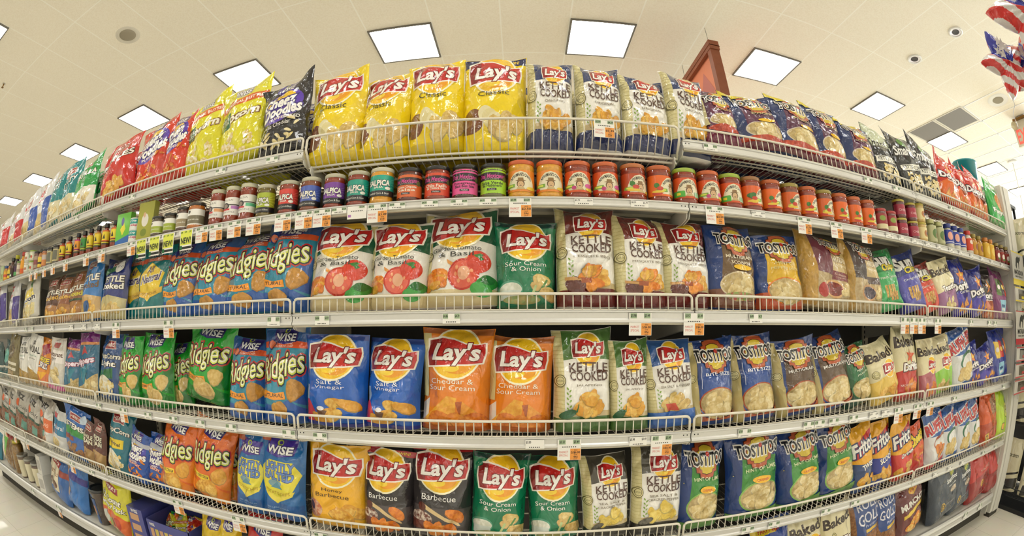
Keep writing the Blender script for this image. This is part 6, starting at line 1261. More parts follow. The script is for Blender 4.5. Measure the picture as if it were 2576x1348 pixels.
TAGS = [
 ('A', -2.771, 's', '3.99', '3.99', 'below the white bags on the top shelf'),
 ('A', -2.206, 's', '3.99', '4.29', 'below the green tortilla bag'),
 ('A', -1.642, 's', '3.49', '3.49', 'below the first red cheese puff bag'),
 ('A', -1.07, 's', '6.98', '3.49', 'below the two yellow popcorn bags'),
 ('A', -0.83, 's', '7.25', '3.59', 'below the black cheese puff bag'),
 ('A', 0.614, 's', '8.38', '5.69', 'below the slumped purple tortilla bag'),
 ('A', 1.369, 's', '5.49', '3.69', 'below the kettle popcorn bag'),
 ('A', 1.573, 's', '5.29', '3.49', 'below the spiked black popcorn bag'),
 ('A', 2.093, 's', '6.15', '3.99', 'below the first red nacho bag'),
 ('A', 2.314, 's', '6.15', '3.99', 'below the third red nacho bag'),
 ('J', -0.548, 's', '5.29', '5.29', 'below the purple salsa jar'),
 ('J', -0.359, 's', '4.99', '4.99', 'below the first orange label jar'),
 ('J', -0.26, 's', '4.99', '4.99', 'below the red label salsa jar with black lid'),
 ('J', -0.174, 's', '12.85', '4.99', 'below the pink label salsa jar'),
 ('J', -0.09, 's', '4.99', '4.99', 'below the lime label salsa jar'),
 ('J', 0.185, 'w', '2.79', '2.79', 'below the pink onion salsa jars'),
 ('J', 0.353, 'w', '2.79', '2.79', 'below the green pepper salsa jar'),
 ('J', 0.767, 'w', '2.79', '2.79', 'below the pineapple salsa jar'),
 ('J', 1.462, 'w', '3.19', '3.19', 'below the maroon relish jars'),
 ('J', 1.557, 'w', '2.99', '2.99', 'below the first maroon cherry jar'),
 ('J', 1.661, 'w', '2.99', '2.99', 'below the second maroon cherry jar'),
 ('J', 1.783, 'w', '3.49', '3.49', 'below the first artichoke jar'),
 ('J', 1.892, 'w', '3.49', '3.49', 'below the second artichoke jar'),
 ('J', 2.022, 'w', '4.29', '4.29', 'below the first mayonnaise jar'),
 ('J', 2.135, 'w', '4.29', '4.29', 'below the last mayonnaise jar'),
 ('J', 2.281, 'w', '1.99', '1.99', 'below the red lidded white jar'),
 ('J', 2.432, 'w', '2.49', '2.49', 'below the brown mustard jars'),
 ('J', 2.588, 'w', '2.49', '2.49', 'below the yellow pepper jars'),
 ('J', 2.776, 'w', '3.79', '3.79', 'below the dark red jars at the right end'),
 ('J', -2.867, 'h', '2/5', '1.00', 'below the two high white jar stack'),
 ('J', -2.757, 'h', '2/5', '1.00', 'below the brown relish jar'),
 ('J', -2.612, 'h', '2/5', '1.00', 'below the orange label dark lidded jar'),
 ('J', -2.468, 'h', '2/4', '0.80', 'below the grey label square jars'),
 ('J', -2.281, 'h', '2/4', '0.80', 'below the second hot sauce bottle'),
 ('J', -2.023, 'h', '2/4', '0.80', 'below the green hot sauce bottle'),
 ('J', -1.854, 'h', '2/4', '0.80', 'below the yellow hot sauce bottles'),
 ('J', -1.592, 'h', '3.99', '.50', 'below the teal and white dip cup'),
 ('J', -1.516, 'n', 'NEW!', '', 'under the dip cup, first of four'),
 ('J', -1.42, 'n', 'NEW!', '', 'under the olive carton, second of four'),
 ('J', -1.327, 'n', 'NEW!', '', 'under the green label jars, third of four'),
 ('J', -1.218, 'n', 'NEW!', '', 'under the taupe label jar, last of four'),
 ('J', -1.129, 'h', '5.49', '.50', 'below the orange spread jar'),
 ('J', -1.056, 'h', '5.49', '.50', 'below the orange patch salsa jar'),
 ('J', -0.965, 'h', '5.49', '.50', 'below the purple patch salsa jar'),
 ('J', -0.878, 'h', '5.49', '.50', 'below the green patch salsa jar'),
 ('J', -0.755, 'h', '5.49', '1.80', 'below the red label relish salsa jar'),
 ('J', -0.674, 'h', '5.49', '1.80', 'below the blue label salsa jar'),
 ('J', -0.608, 'h', '5.49', '1.80', 'between the blue and purple salsa jars'),
 ('J', -0.488, 'p', '5.29', '', 'below the teal salsa jar, plain white card'),
 ('J', -0.422, 'h', '3.49', '1.80', 'below the teal label queso jar'),
 ('J', 0.002, 'h', '2.50', '.29', 'below the first yellow queso jar'),
 ('J', 0.601, 'h', '2.50', '.29', 'below the jar beside the green lidded one'),
 ('J', 0.968, 'h', '2.50', '.29', 'below the left yellow vegetable jar'),
 ('J', 1.129, 'h', '2.50', '.29', 'below the next to last orange jar'),
 ('J', 1.306, 'h', '2.50', '.29', 'below the end of the orange jar run'),
 ('B', -2.922, 's', '3.99', '3.99', 'below the white popcorn bag'),
 ('B', -2.79, 's', '3.99', '3.99', 'below the yellow star popcorn, right side'),
 ('B', -2.439, 'w', '3.99', '3.49', 'below the brown kettle bag'),
 ('B', -2.167, 'w', '3.49', '3.49', 'below the copper and green kettle bags'),
 ('B', -2.012, 'w', '3.49', '3.49', 'below the blue kettle bag'),
 ('B', -1.865, 'w', '3.49', '3.49', 'between the blue and navy kettle bags'),
 ('B', -1.688, 'h', '2/6', '.49', 'below the navy kettle bag'),
 ('B', -1.298, 'h', '2/5', '.99', 'below the first blue ridged bag'),
 ('B', -0.775, 's', '7.25', '3.59', 'below the last blue ridged bag'),
 ('B', -0.594, 's', '6.86', '4.29', 'below the first tomato bag'),
 ('B', -0.193, 's', '6.86', '4.29', 'below the tallest tomato bag'),
 ('B', 0.343, 'm', '5.98', '3.49', 'below the middle maroon kettle bag'),
 ('B', 0.512, 'm', '5.57', '3.49', 'below the right maroon kettle bag'),
 ('B', 0.733, 's', '6.98', '4.29', 'below the yellow tortilla bag'),
 ('B', 1.54, 'h', '2/6', '.49', 'below the navy wavy chip bag, first of three'),
 ('B', 1.611, 'h', '2/6', '.49', 'below the navy wavy chip bag, second of three'),
 ('B', 1.679, 'h', '2/6', '.49', 'below the red wavy chip bag'),
 ('B', 1.829, 'h', '2/6', '.49', 'below the baked purple bag'),
 ('B', 2.217, 's', '6.15', '4.29', 'below the blue ranch bags'),
 ('B', 2.49, 's', '6.15', '4.29', 'below the black nacho bag'),
 ('B', 2.585, 's', '8.99', '6.99', 'below the purple multipack'),
 ('C', -3.396, 's', '3.29', '3.29', 'below the dark teal bag'),
 ('C', -2.675, 's', '4.29', '4.29', 'below the cream natural bags'),
 ('C', -2.243, 's', '3.49', '3.49', 'below the left blue and purple bag'),
 ('C', -2.135, 's', '3.49', '3.49', 'below the right blue and purple bag'),
 ('C', -1.893, 's', '3.99', '3.99', 'below the navy light popcorn bag'),
 ('C', -1.667, 'h', '2/6', '.49', 'below the first green ridged bag'),
 ('C', -1.47, 's', '6.98', '3.49', 'below the second green ridged bag'),
 ('C', -1.299, 's', '6.98', '3.49', 'below the shaded green ridged bag'),
 ('C', -1.143, 's', '7.25', '3.59', 'below the propped green ridged bag'),
 ('C', -0.985, 's', '7.25', '3.59', 'below the left blue ridged bag'),
 ('C', -0.736, 's', '7.25', '3.59', 'at the end of the bay with blue ridged bags'),
 ('C', -0.619, 's', '5.86', '4.29', 'below the left vinegar bag'),
 ('C', 0.04, 'w', '3.50', '', 'below the right cheddar bag'),
 ('C', 0.139, 'm', '5.57', '3.49', 'below the taller jalapeno bag'),
 ('C', 0.343, 'w', '5.98', '3.49', 'below the shaded jalapeno bag'),
 ('C', 0.418, 'm', '5.57', '3.49', 'below the blue vinegar kettle bag'),
 ('C', 0.707, 's', '7.38', '3.99', 'below the right bite size bag'),
 ('C', 0.981, 's', '7.98', '3.59', 'below the right brown panel bag, left tag'),
 ('C', 1.034, 's', '7.98', '3.59', 'below the right brown panel bag, right tag'),
 ('C', 1.108, 's', '7.98', '3.59', 'between the brown panel and green bags'),
 ('C', 1.219, 's', '7.98', '3.99', 'below the dark green tortilla bag'),
 ('C', 1.343, 'w', '5.98', '3.99', 'below the baked yellow bag'),
 ('C', 1.424, 'w', '5.98', '3.99', 'between the baked yellow and red bags'),
 ('C', 1.523, 'h', '2/6', '.49', 'below the baked red nacho bag'),
 ('C', 1.678, 'h', '2/6', '.49', 'below the pink baked bag'),
 ('C', 1.795, 'h', '2/6', '.49', 'below the lime baked bag'),
 ('C', 2.047, 's', '4.99', '4.29', 'below the ruffled bag'),
 ('C', 2.458, 's', '4.99', '4.29', 'below the right ranch bag'),
 ('C', 2.795, 's', '8.99', '7.99', 'below the blue multipack'),
 ('D', -3.689, 'h', '2/5', '.49', 'below the first grey pretzel bags'),
 ('D', -3.418, 'h', '2/5', '.49', 'below the crumpled grey pretzel bag'),
 ('D', -3.128, 'h', '2/5', '.49', 'below the tallest grey pretzel bag'),
 ('D', -2.341, 'h', '2/5', '.49', 'below the blue and green pretzel bag'),
 ('D', -2.094, 's', '3.29', '3.29', 'below the whole grain bags'),
 ('D', -1.366, 'h', '2/5', '.99', 'below the orange ridged bags'),
 ('D', -1.023, 'h', '2/5', '.99', 'below the left lightly salted bag'),
 ('D', -0.663, 's', '6.86', '4.29', 'below the golden barbecue bag'),
 ('D', 0.773, 's', '7.38', '3.99', 'below the second lime bag'),
 ('D', 0.886, 's', '7.38', '3.99', 'between the second and third lime bags'),
 ('D', 1.142, 's', '7.38', '3.99', 'below the fourth lime bag'),
 ('D', 1.314, 's', '4.98', '3.29', 'below the twisted corn chip bag'),
 ('D', 1.958, 'w', '5.29', '3.99', 'below the orange picture ruffled bag'),
 ('D', 2.116, 'w', '5.29', '3.99', 'below the left green ring ruffled bag'),
 ('D', 2.273, 'w', '5.29', '3.99', 'below the right green ring ruffled bag'),
 ('D', 2.573, 's', '8.99', '6.99', 'below the orange mix multipack'),
 ('D', 2.792, 's', '8.99', '6.99', 'below the lime green multipack'),
 ('E', -3.215, 's', '2.99', '2.99', 'below the nut jars on the base shelf'),
 ('E', -2.74, 'h', '2/5', '.49', 'below the cream label pretzel bag'),
 ('E', 2.725, 's', '8.99', '6.99', 'below the first red nacho multipack'),
 ('E', 2.502, 's', '8.99', '6.99', 'below the navy popcorn multipacks'),
]
TILT = {'J': .0, 'A': .0}
for lv, x, st, a, b, lab in TAGS:
    y = F - (.0048 if lv != 'E' else .0125); h = LIPH[lv] if lv != 'E' else .05
    r = random.Random(int(x * 1000) + 7)
    o = obj(TAGNAME[st][0], tag_mesh(st, a, b, h), None, (x, y, LEV[lv]))
    o.rotation_euler = (radians(r.uniform(0, 5) if st in 'hmnp' else 0), 0, 0)
    tag(o, (TAGNAME[st][1] + ' ' + lab)[:140], 'price tag', 'price tags on the %s shelf edge' % LEVN[lv].split(',')[0])
# the tag that hangs on the basket rail
o = obj('sale_tag', tag_mesh('h', '3.49', '.50', LIPH['A']), None, (.262, F - .006, LEV['A'] + .049)); o.rotation_euler = (radians(3), radians(2), 0)
tag(o, 'white and orange sale tag hooked over the wire basket rail', 'price tag', 'price tags on the top shelf edge')

# ---------------------------------------------------------------- bags lying at the back of the wire basket
for i, (key, x, y, rz, nm, lb) in enumerate((
        ('LCL', -.46, 1.46, 6, 'potato_chip_bag', 'yellow chip bag lying flat at the left back of the wire basket'),
        ('LCL', -.20, 1.47, -8, 'potato_chip_bag', 'yellow chip bag lying flat in the middle of the wire basket'),
        ('KO', .06, 1.46, 4, 'kettle_chip_bag', 'navy and white kettle bag lying flat in the wire basket'),
        ('KO', .30, 1.47, -5, 'kettle_chip_bag', 'navy and white kettle bag lying flat at the right back of the basket'))):
    me = bag_mesh(nm, key, .22, .26, .10, 5000 + i, True); o = bpy.data.objects.new(nm, me); COL.objects.link(o)
    o.location = (x, y - .09, 1.733 + .052); o.rotation_mode = 'XYZ'; o.rotation_euler = (radians(90), radians(180), 0)
    o.rotation_euler = (Matrix.Rotation(radians(rz), 3, 'Z') @ Matrix.Rotation(radians(-90), 3, 'X')).to_euler()
    tag(o, lb, 'chip bag')
o = None
# ---------------------------------------------------------------- things on the base shelf
EZ = LEV['E'] + .0006
CLEAR = mat('clear_plastic_over_snacks', '8a7a66', rough=.08, vary=.5, scale=60, coat=1.0)
PRETZ = mat('pretzels_in_jug', '8c6a34', rough=.12, vary=.7, scale=70, coat=1.0, coatr=.05)
CHOC = mat('pretzel_rods', '4a3c34', rough=.12, vary=.6, scale=45, coat=1.0, coatr=.05)
def lathe_thing(name, x, y, parts, label, cat, group=None):
    t = empty(name, (x, y, EZ))
    for nm, prof, m in parts:
        q = MB(); q.lathe(prof, m, 28); q.build(nm, t)
    tag(t, label, cat, group); return t
lathe_thing('pretzel_jug', -3.66, 1.33, [('body', [(.055, 0), (.062, .004), (.062, .20), (.045, .225)], PRETZ), ('lid', [(.048, .2255), (.048, .245), (.044, .247)], lidm('c8b83c'))], 'clear jug of pretzels with yellow lid on the base shelf', 'jug')
for i, (x, s) in enumerate(((-3.50, 'first'), (-3.33, 'second'), (-3.17, 'third'))):
    t = lathe_thing('snack_tub', x, 1.31, [('body', [(.036, 0), (.040, .003), (.055, .150), (.056, .158)], mat('nut_tub', '6a5648', rough=.12, vary=.5, scale=50, coat=1.0)), ('lid', [(.058, .1585), (.058, .170), (.054, .172)], mat('clear_grey_lid', '8a877e', rough=.12, coat=1.0))],
                    'clear tapered snack tub with cream label, %s of three in the row' % s, 'tub', 'cream label tubs on the base shelf')
    q = MB(); q.lathe([(.0412, .012), (.0548, .140)], paper('d8d0b0'), 20, a0=-pi * .95, a1=-pi * .05, cap=False)
    q.lathe([(.0450, .05), (.0498, .10)], paper('b87c5c'), 12, a0=-pi * .75, a1=-pi * .25, cap=False); q.build('label', t)
for i, (x, y, z, lb) in enumerate(((-3.03, 1.31, 0, 'white carton at the bottom of the stack beside the pretzel bags'), (-3.02, 1.32, .125, 'white carton on top of the stack beside the pretzel bags'))):
    t = empty('white_carton', (x, y, EZ + z * 1.004), (0, 0, radians(4 - 9 * i)))
    q = MB(); q.box(-.05, .05, -.05, .05, 0, .124, mat('white_card', 'dcdad2', rough=.5, vary=.05)); q.build('box', t)
    q = MB(); q.box(-.035, .035, -.0512, -.0502, .03, .095, mat('grey_print', 'b4b2ac', rough=.5)); q.build('print', t); tag(t, lb, 'carton')
t = lathe_thing('pretzel_rod_tub', -2.20, 1.33, [('body', [(.048, 0), (.052, .004), (.070, .180), (.073, .183), (.073, .189), (.071, .192)], CHOC), ('lid', [(.076, .1925), (.077, .200), (.072, .208), (.060, .208), (.058, .203)], mat('black_lid', '22262a', rough=.2, coat=.6))], 'large clear tapered tub of pretzel rods with black lid', 'tub')
q = MB(); q.lathe([(.0535, .012), (.0685, .158)], paper('27508c'), 16, a0=-pi * .80, a1=-pi * .42, cap=False); q.lathe([(.0590, .06), (.0650, .115)], paper('c88c5c'), 10, a0=-pi * .72, a1=-pi * .5, cap=False); q.build('label', t)
# variety cartons with small bags inside
BOXB = mat('carton_blue', '4a4f94', rough=.4, coat=.3); BOXI = mat('carton_inside', '2f3468', rough=.6); BOXT = mat('carton_tan', 'c89c74', rough=.45, coat=.3)
t = empty('variety_carton', (-1.775, 1.40, EZ))
q = MB(); q.box(-.065, .065, -.13, .13, 0, .205, BOXB); q.build('box', t)
q = MB(); 
for i in range(3): q.box(-.045, .03, -.1315, -.1305, .03 + .055 * i, .065 + .055 * i, BOXT)
txt(q, 'WISE', 0, .19, .06, .018, mat('print_white', 'eceae4', rough=.5), -.132, .03); q.build('print', t)
tag(t, 'tall closed blue variety carton beside the open one', 'carton')
t = empty('open_variety_carton', (-1.53, 1.41, EZ)); bw, bd, bh = .155, .14, .175
q = MB(); q.box(-bw, bw, -bd, -bd + .004, 0, bh, BOXB); q.box(-bw, bw, bd - .004, bd, 0, bh + .02, BOXB); q.box(-bw, -bw + .004, -bd, bd, 0, bh, BOXB); q.box(bw - .004, bw, -bd, bd, 0, bh, BOXB); q.box(-bw, bw, -bd, bd, 0, .004, BOXI); q.build('box', t)
q = MB(); W_ = mat('print_white', 'eceae4', rough=.5)
for i in range(6): q.box(-.13 + .035 * i, -.105 + .035 * i, -bd - .0012, -bd - .0004, .09, .135, mat('print_gold', 'c8b45c', rough=.5) if i % 2 else BOXT)
txt(q, 'WISE', .11, .13, .06, .024, W_, -bd - .0016, .03); txt(q, 'VARIETY', 0, .06, .16, .02, W_, -bd - .0016, .02); txt(q, 'WISE', -.11, .155, .04, .015, W_, -bd - .0016, .03); q.build('print', t)
tag(t, 'open blue variety carton full of small snack bags', 'carton')
minis = [('WO', 'red and orange'), ('FG', 'green'), ('HT', 'teal'), ('WC', 'yellow'), ('WD', 'red'), ('LCL', 'plain yellow'), ('DR', 'dark red')]
for i, (k, cn) in enumerate(minis):
    me = bag_mesh('small_snack_bag', k, .11, .14, .035, 7000 + i, True); o = bpy.data.objects.new('small_snack_bag', me); COL.objects.link(o)
    o.location = (-1.53 - .095 + .031 * i * 1.02, 1.34 + .012 * (i % 3), EZ + .055); o.rotation_euler = (radians(-38), radians(-8 + 5 * (i % 3)), radians(-12 + 9 * (i % 4)))
    tag(o, 'small %s snack bag inside the open blue carton' % cn, 'snack bag', 'small snack bags in the open carton')
# ---------------------------------------------------------------- ceiling fittings
PL = mat('ceiling_plastic', 'd9d3c4', rough=.5); GR = mat('speaker_grille', '9a917e', rough=.7, bump=.3, scale=300); HOLE = mat('downlight_inside', '1c1420', rough=.3)
def disc(name, x, y, r, parts, label, cat):
    t = empty(name, (x, y, CEIL))
    for nm, prof, m in parts:
        q = MB(); q.lathe(prof, m, 32, cap=False); q.build(nm, t)
    tag(t, label, cat)
disc('ceiling_speaker', -3.52, 1.94, .12, [('grille', [(.0, -.008), (.075, -.008), (.095, -.005), (.10, -.001)][::-1], GR), ('rim', [(.102, -.001), (.14, -.004), (.15, -.0005)], PL)], 'round grey ceiling speaker above the left half of the shelves', 'speaker')
disc('ceiling_speaker', 5.73, 1.94, .12, [('grille', [(.0, -.008), (.075, -.008), (.095, -.005), (.10, -.001)][::-1], GR), ('rim', [(.102, -.001), (.17, -.008), (.19, -.0005)], mat('white_rim', 'eeece6', rough=.4))], 'round white rimmed ceiling speaker beside the balloons', 'speaker')
for x, y, s in ((4.03, 1.53, 'nearer the balloons'), (4.02, 2.28, 'farther from the balloons')):
    disc('recessed_downlight', x, y, .09, [('trim_ring', [(.070, -.001), (.072, -.010), (.092, -.012), (.098, -.001)], mat('white_rim', 'eeece6', rough=.4)), ('reflector', [(.0, -.003), (.050, -.003), (.051, -.0032)], HOLE), ('baffle', [(.051, -.0034), (.070, -.006)], mat('chrome_baffle', 'd8d4e0', rough=.15, metal=.8))], 'round recessed ceiling downlight %s' % s, 'ceiling light')
t = empty('sprinkler_head', (-5.47, 1.15, CEIL)); q = MB(); q.lathe([(.030, -.004), (.03, 0)], PL, 16); q.build('rose', t); q = MB(); q.lathe([(.008, -.05), (.010, -.02), (.010, -.004)], mat('brass', '8c6a3c', rough=.3, metal=.8), 10); q.lathe([(.022, -.053), (.022, -.051)], mat('brass', '8c6a3c'), 12); q.build('head', t); tag(t, 'small brass ceiling sprinkler at the far left', 'sprinkler')
for x, y, s in ((5.72, 3.45, 'darker ceiling return vent beside the last ceiling light'), (5.72, 2.84, 'ceiling return vent nearer the aisle')):
    t = empty('ceiling_vent', (x, y, CEIL)); q = MB(); q.box(-.28, .28, -.27, .27, -.006, -.002, mat('vent_mesh', '85807a', rough=.7, bump=.5, scale=400, vary=.15)); q.build('grille', t)
    q = MB(); q.box(-.3, .3, -.3, -.27, -.008, 0, PL); q.box(-.3, .3, .27, .3, -.008, 0, PL); q.box(-.3, -.28, -.27, .27, -.008, 0, PL); q.box(.28, .3, -.27, .27, -.008, 0, PL); q.build('frame', t); tag(t, s, 'vent')
# ---------------------------------------------------------------- hanging aisle sign
WOOD = mat('sign_wood', '8a4a2c', rough=.45, vary=.2, scale=18); ORNG = mat('sign_orange', 'd8805c', rough=.5); ORN2 = mat('sign_plum', 'b86a60', rough=.5); SLATE = mat('sign_slate', '4c4a44', rough=.5)
t = empty('aisle_sign', (1.70, 3.62, 2.62)); hy = .62; hz_ = 1.04
q = MB(); q.box(-.012, .012, -hy, hy, 0, hz_, ORNG)
q.build('panel', t)
q = MB()
for yy, zz in ((-.35, .62), (-.1, .36), (.15, .62), (.4, .36)):
    for sx in (-1, 1): q.add([(sx * .0135, yy - .16, zz), (sx * .0135, yy, zz - .26), (sx * .0135, yy + .16, zz), (sx * .0135, yy, zz + .26)], [(0, 1, 2, 3) if sx > 0 else (3, 2, 1, 0)], ORN2)
q.build('diamond_print', t)
q = MB()
for z0, z1 in ((hz_ - .07, hz_ + .03), (-.05, .02)): q.box(-.05, .05, -hy - .05, hy + .05, z0, z1, WOOD)
for y0, y1 in ((-hy - .04, -hy + .03), (hy - .03, hy + .04)): q.box(-.045, .045, y0, y1, -.04, hz_, WOOD)
q.box(-.056, .056, -hy - .05, hy + .05, hz_ - .03, hz_ - .022, WOOD); q.build('frame', t)
for zz in (.30, .10):
    q = MB(); q.box(-.02, -.014, -hy + .04, hy - .12, zz, zz + .17, SLATE)
    v_, f_ = text_mesh('Baking Needs' if zz > .2 else 'Snacks', 0.0, .2); mn, mx = v_.min(0), v_.max(0)
    q.add([(-.021, hy - .2 - (a[0] - mn[0]) / (mx[0] - mn[0]) * .9, zz + .04 + (a[1] - mn[1]) / (mx[1] - mn[1]) * .09) for a in v_], f_, mat('sign_letters', 'e8e4d8', rough=.5)); q.build('name_board', t)
for j, (c, nm) in enumerate((('e0cc30', 'yellow'), ('3c7a54', 'green'))):
    q = MB(); q.box(-.10 + .04 * j, -.096 + .04 * j, .12 - .12 * j, .24 - .12 * j, .62 - .12 * j, .90 - .12 * j, mat('card_' + nm, c, rough=.5)); q.box(-.10 + .04 * j, -.012, .17 - .12 * j, .175 - .12 * j, .7, .71, SLATE); o = q.build('card', t); o['label'] = nm + ' card'
for yy in (-.58, .13):
    q = MB(); q.rod([(0, yy, hz_ + .02), (0, yy, CEIL - 2.62)], .0025, mat('hanger_wire', '8a8678', rough=.4, metal=.6), n=6); q.build('hanger_wire', t)
tag(t, 'orange aisle sign in a brown wooden frame hanging behind the shelves', 'sign')
# ---------------------------------------------------------------- exit sign with emergency lamps
t = empty('exit_sign', (6.42, 1.86, CEIL)); WB_ = mat('exit_housing', 'ded6c4', rough=.5)
q = MB(); q.box(0, .05, -.20, .20, -.40, -.13, WB_); q.box(.005, .045, -.09, .09, -.13, 0, WB_); q.build('housing', t)
RE, _nt, _b = nodes_of('exit_letters_lit'); _b.inputs['Base Color'].default_value = srgb('d8584c'); _b.inputs['Emission Color'].default_value = srgb('e0584a'); _b.inputs['Emission Strength'].default_value = 0.9
q = MB(); v_, f_ = text_mesh('EXIT', .02); mn, mx = v_.min(0), v_.max(0); q.add([(-.002, .17 - (a[0] - mn[0]) / (mx[0] - mn[0]) * .34, -.37 + (a[1] - mn[1]) / (mx[1] - mn[1]) * .2) for a in v_], f_, RE); q.build('letters', t)
for s in (-1, 1):
    q = MB(); q.lathe([(.0, -.01), (.05, 0), (.062, .03), (.045, .08), (.015, .10)], mat('lamp_head', 'cfc4a0', rough=.3), 16); o = q.build('lamp_head', t, (-.05, .16 * s, -.12), (0, radians(70), 0))
q = MB(); q.box(-.03, .02, -.16, .16, -.05, -.02, mat('brass', '8c6a3c')); q.build('bar', t)
tag(t, 'lit EXIT sign with two emergency lamps on the ceiling', 'exit sign')
# ---------------------------------------------------------------- pendant stem beyond the shelves
t = empty('ceiling_pendant', (8.05, 2.86, CEIL)); q = MB(); q.lathe([(.10, -.03), (.12, 0)], mat('white_rim', 'eeece6', rough=.4), 20); q.build('rose', t); q = MB(); q.rod([(0, 0, -.03), (0, 0, -1.6)], .008, PL, n=8); q.build('stem', t); tag(t, 'thin white rod hanging from a ceiling rose at the far right', 'hanging rod')
# ---------------------------------------------------------------- flag balloons
def balloon(x, y, z, R0, rz, rx, ry, label, seed):
    t = empty('foil_balloon', (x, y, z), (rx, ry, rz)); nA, nR = 240, 40
    def rad(a):
        k = 5; f = ((a + pi) * k / (2 * pi)) % 1.0; f = abs(f - .5) * 2
        return R0 * (.52 + .48 * (f ** 1.25))
    vs, fs, mi = [], [], []
    blue, red, wht = film('2a34a0', .13), film('cc2a2a', .13), film('d6d2d0', .13)
    for side in (-1, 1):
        o0 = len(vs)
        vs.append((0, side * R0 * .34, 0))
        for j in range(1, nR + 1):
            f = j / nR
            for i in range(nA):
                a = 2 * pi * i / nA; r = rad(a) * f
                th = R0 * .34 * (1 - f ** 2.2) ** .6 * (.75 + .25 * (rad(a) / R0)) + .004 * sin(23 * a) * f * (1 - f) * 4
                vs.append((r * sin(a), side * th, r * cos(a)))
        def mm(a, f):
            x_, z_ = rad(a) * f * sin(a), rad(a) * f * cos(a)
            if x_ * -side < R0 * (.10 + .06 * sin(5 * z_ / R0)) and z_ > R0 * (.0 + .05 * sin(6 * x_ / R0)): return 0
            return 1 if int((z_ + .10 * R0 * sin(4.2 * x_ / R0 + 1) + 3 * R0) / (R0 * .17)) % 2 else 2
        for i in range(nA):
            a = 2 * pi * (i + .5) / nA; f3 = (o0, o0 + 1 + i, o0 + 1 + (i + 1) % nA); fs.append(f3 if side < 0 else f3[::-1]); mi.append(mm(a, .03))
            for j in range(1, nR):
                p, q_ = o0 + 1 + (j - 1) * nA, o0 + 1 + j * nA; f4 = (p + i, q_ + i, q_ + (i + 1) % nA, p + (i + 1) % nA)
                fs.append(f4 if side < 0 else f4[::-1]); mi.append(mm(a, (j + .5) / nR))
    me = bpy.data.meshes.new('foil_body'); me.from_pydata(vs, [], fs)
    for m in (blue, red, wht): me.materials.append(m)
    me.polygons.foreach_set('material_index', mi); me.polygons.foreach_set('use_smooth', [True] * len(fs)); me.update(); obj('foil_body', me, t)
    rr = random.Random(seed)
    for side in (-1, 1):
        q = MB()
        done = []
        for k in range(40):
            x_ = side * rr.uniform(-.05, .50) * R0; z_ = rr.uniform(.10, .66) * R0; a = atan2(x_, z_); f = sqrt(x_ * x_ + z_ * z_) / rad(a)
            if f > .72 or any((x_ - u_) ** 2 + (z_ - w_) ** 2 < (.11 * R0) ** 2 for u_, w_ in done): continue
            done.append((x_, z_))
            th = R0 * .34 * (1 - f ** 2.2) ** .6 * (.75 + .25 * (rad(a) / R0)) + .003; s = .042 * R0 / .24
            pts = [(x_ + s * (1 if i % 2 == 0 else .42) * sin(i * pi / 5), side * (th + .004), z_ + s * (1 if i % 2 == 0 else .42) * cos(i * pi / 5)) for i in range(10)]
            q.add(pts, [tuple(range(10))] if side > 0 else [tuple(range(10))[::-1]], wht)
        q.build('star_print', t)
    q = MB(); q.rod([(0, 0, -R0 * .97), (.01, 0, -R0 * 1.1), (-.01, .01, -R0 * 1.35), (.015, 0, -R0 * 1.7)], .0025, mat('ribbon', 'c8c8d0', rough=.3), n=5); q.build('ribbon', t)
    tag(t, label, 'balloon', 'flag patterned foil balloons')
balloon(2.558, 0.283, 2.731, 0.360, radians(-66), 0.10, 0.55, 'large flag balloon cut off by the top right corner', 2596)
balloon(2.575, 0.680, 2.570, 0.225, radians(-40), 0.10, 0.30, 'flag balloon hanging lowest, points spread', 2534)
balloon(2.762, 0.536, 2.607, 0.240, radians(-80), 0.10, -0.20, 'flag balloon half hidden at the right frame edge', 2590)
# ---------------------------------------------------------------- end display: black rack, snack bags, clip strips
BLK = mat('black_rack_wire', '17171a', rough=.4)
t = empty('black_wire_rack', (3.22, .92, 0)); q = MB(); rx, ry, rh = .58, .74, 2.02
for x_ in (0, rx):
    for y_ in (0, ry): q.rod([(x_, y_, 0), (x_, y_, rh)], .011, BLK, n=8)
q.build('posts', t)
for z_ in (.10, .58, 1.06, 1.56):
    q = MB()
    for i in range(24): q.rod([(rx * i / 23, 0, z_), (rx * i / 23, ry, z_)], .002, BLK, n=4)
    for y_ in (0, ry / 2, ry): q.rod([(0, y_, z_ - .004), (rx, y_, z_ - .004)], .005, BLK, n=6)
    for zz in (.06,): q.rod([(0, 0, z_ + zz), (0, ry, z_ + zz)], .004, BLK, n=6)
    q.build('wire_shelf', t)
q = MB(); q.box(rx - .01, rx, 0, ry, .05, rh, BLK); q.box(0, rx, 0, ry, .0, .03, BLK); q.build('back_board', t)
tag(t, 'black wire rack standing past the end post on the right', 'rack')
WP = 'rack_popcorn'
ART['WPOP'] = ('f', [R(-.5, .5, 0, 1, 'd8d0b0'), P([(-.3, .0), (.5, .1), (.5, .3), (-.2, .22)], '3a3838'), P([(-.2, .3), (.5, .38), (.5, .42), (-.2, .34)], '2a2828'), T('Popcorn', 0, .7, .7, .1, '4a4a34', b=.02), P([(-.5, .8), (-.2, .9), (-.5, .95)], '5a8c5c')])
rows = ((.584, 'second'), (.104, 'lowest'), (1.564, 'topmost'), (1.064, 'third'))
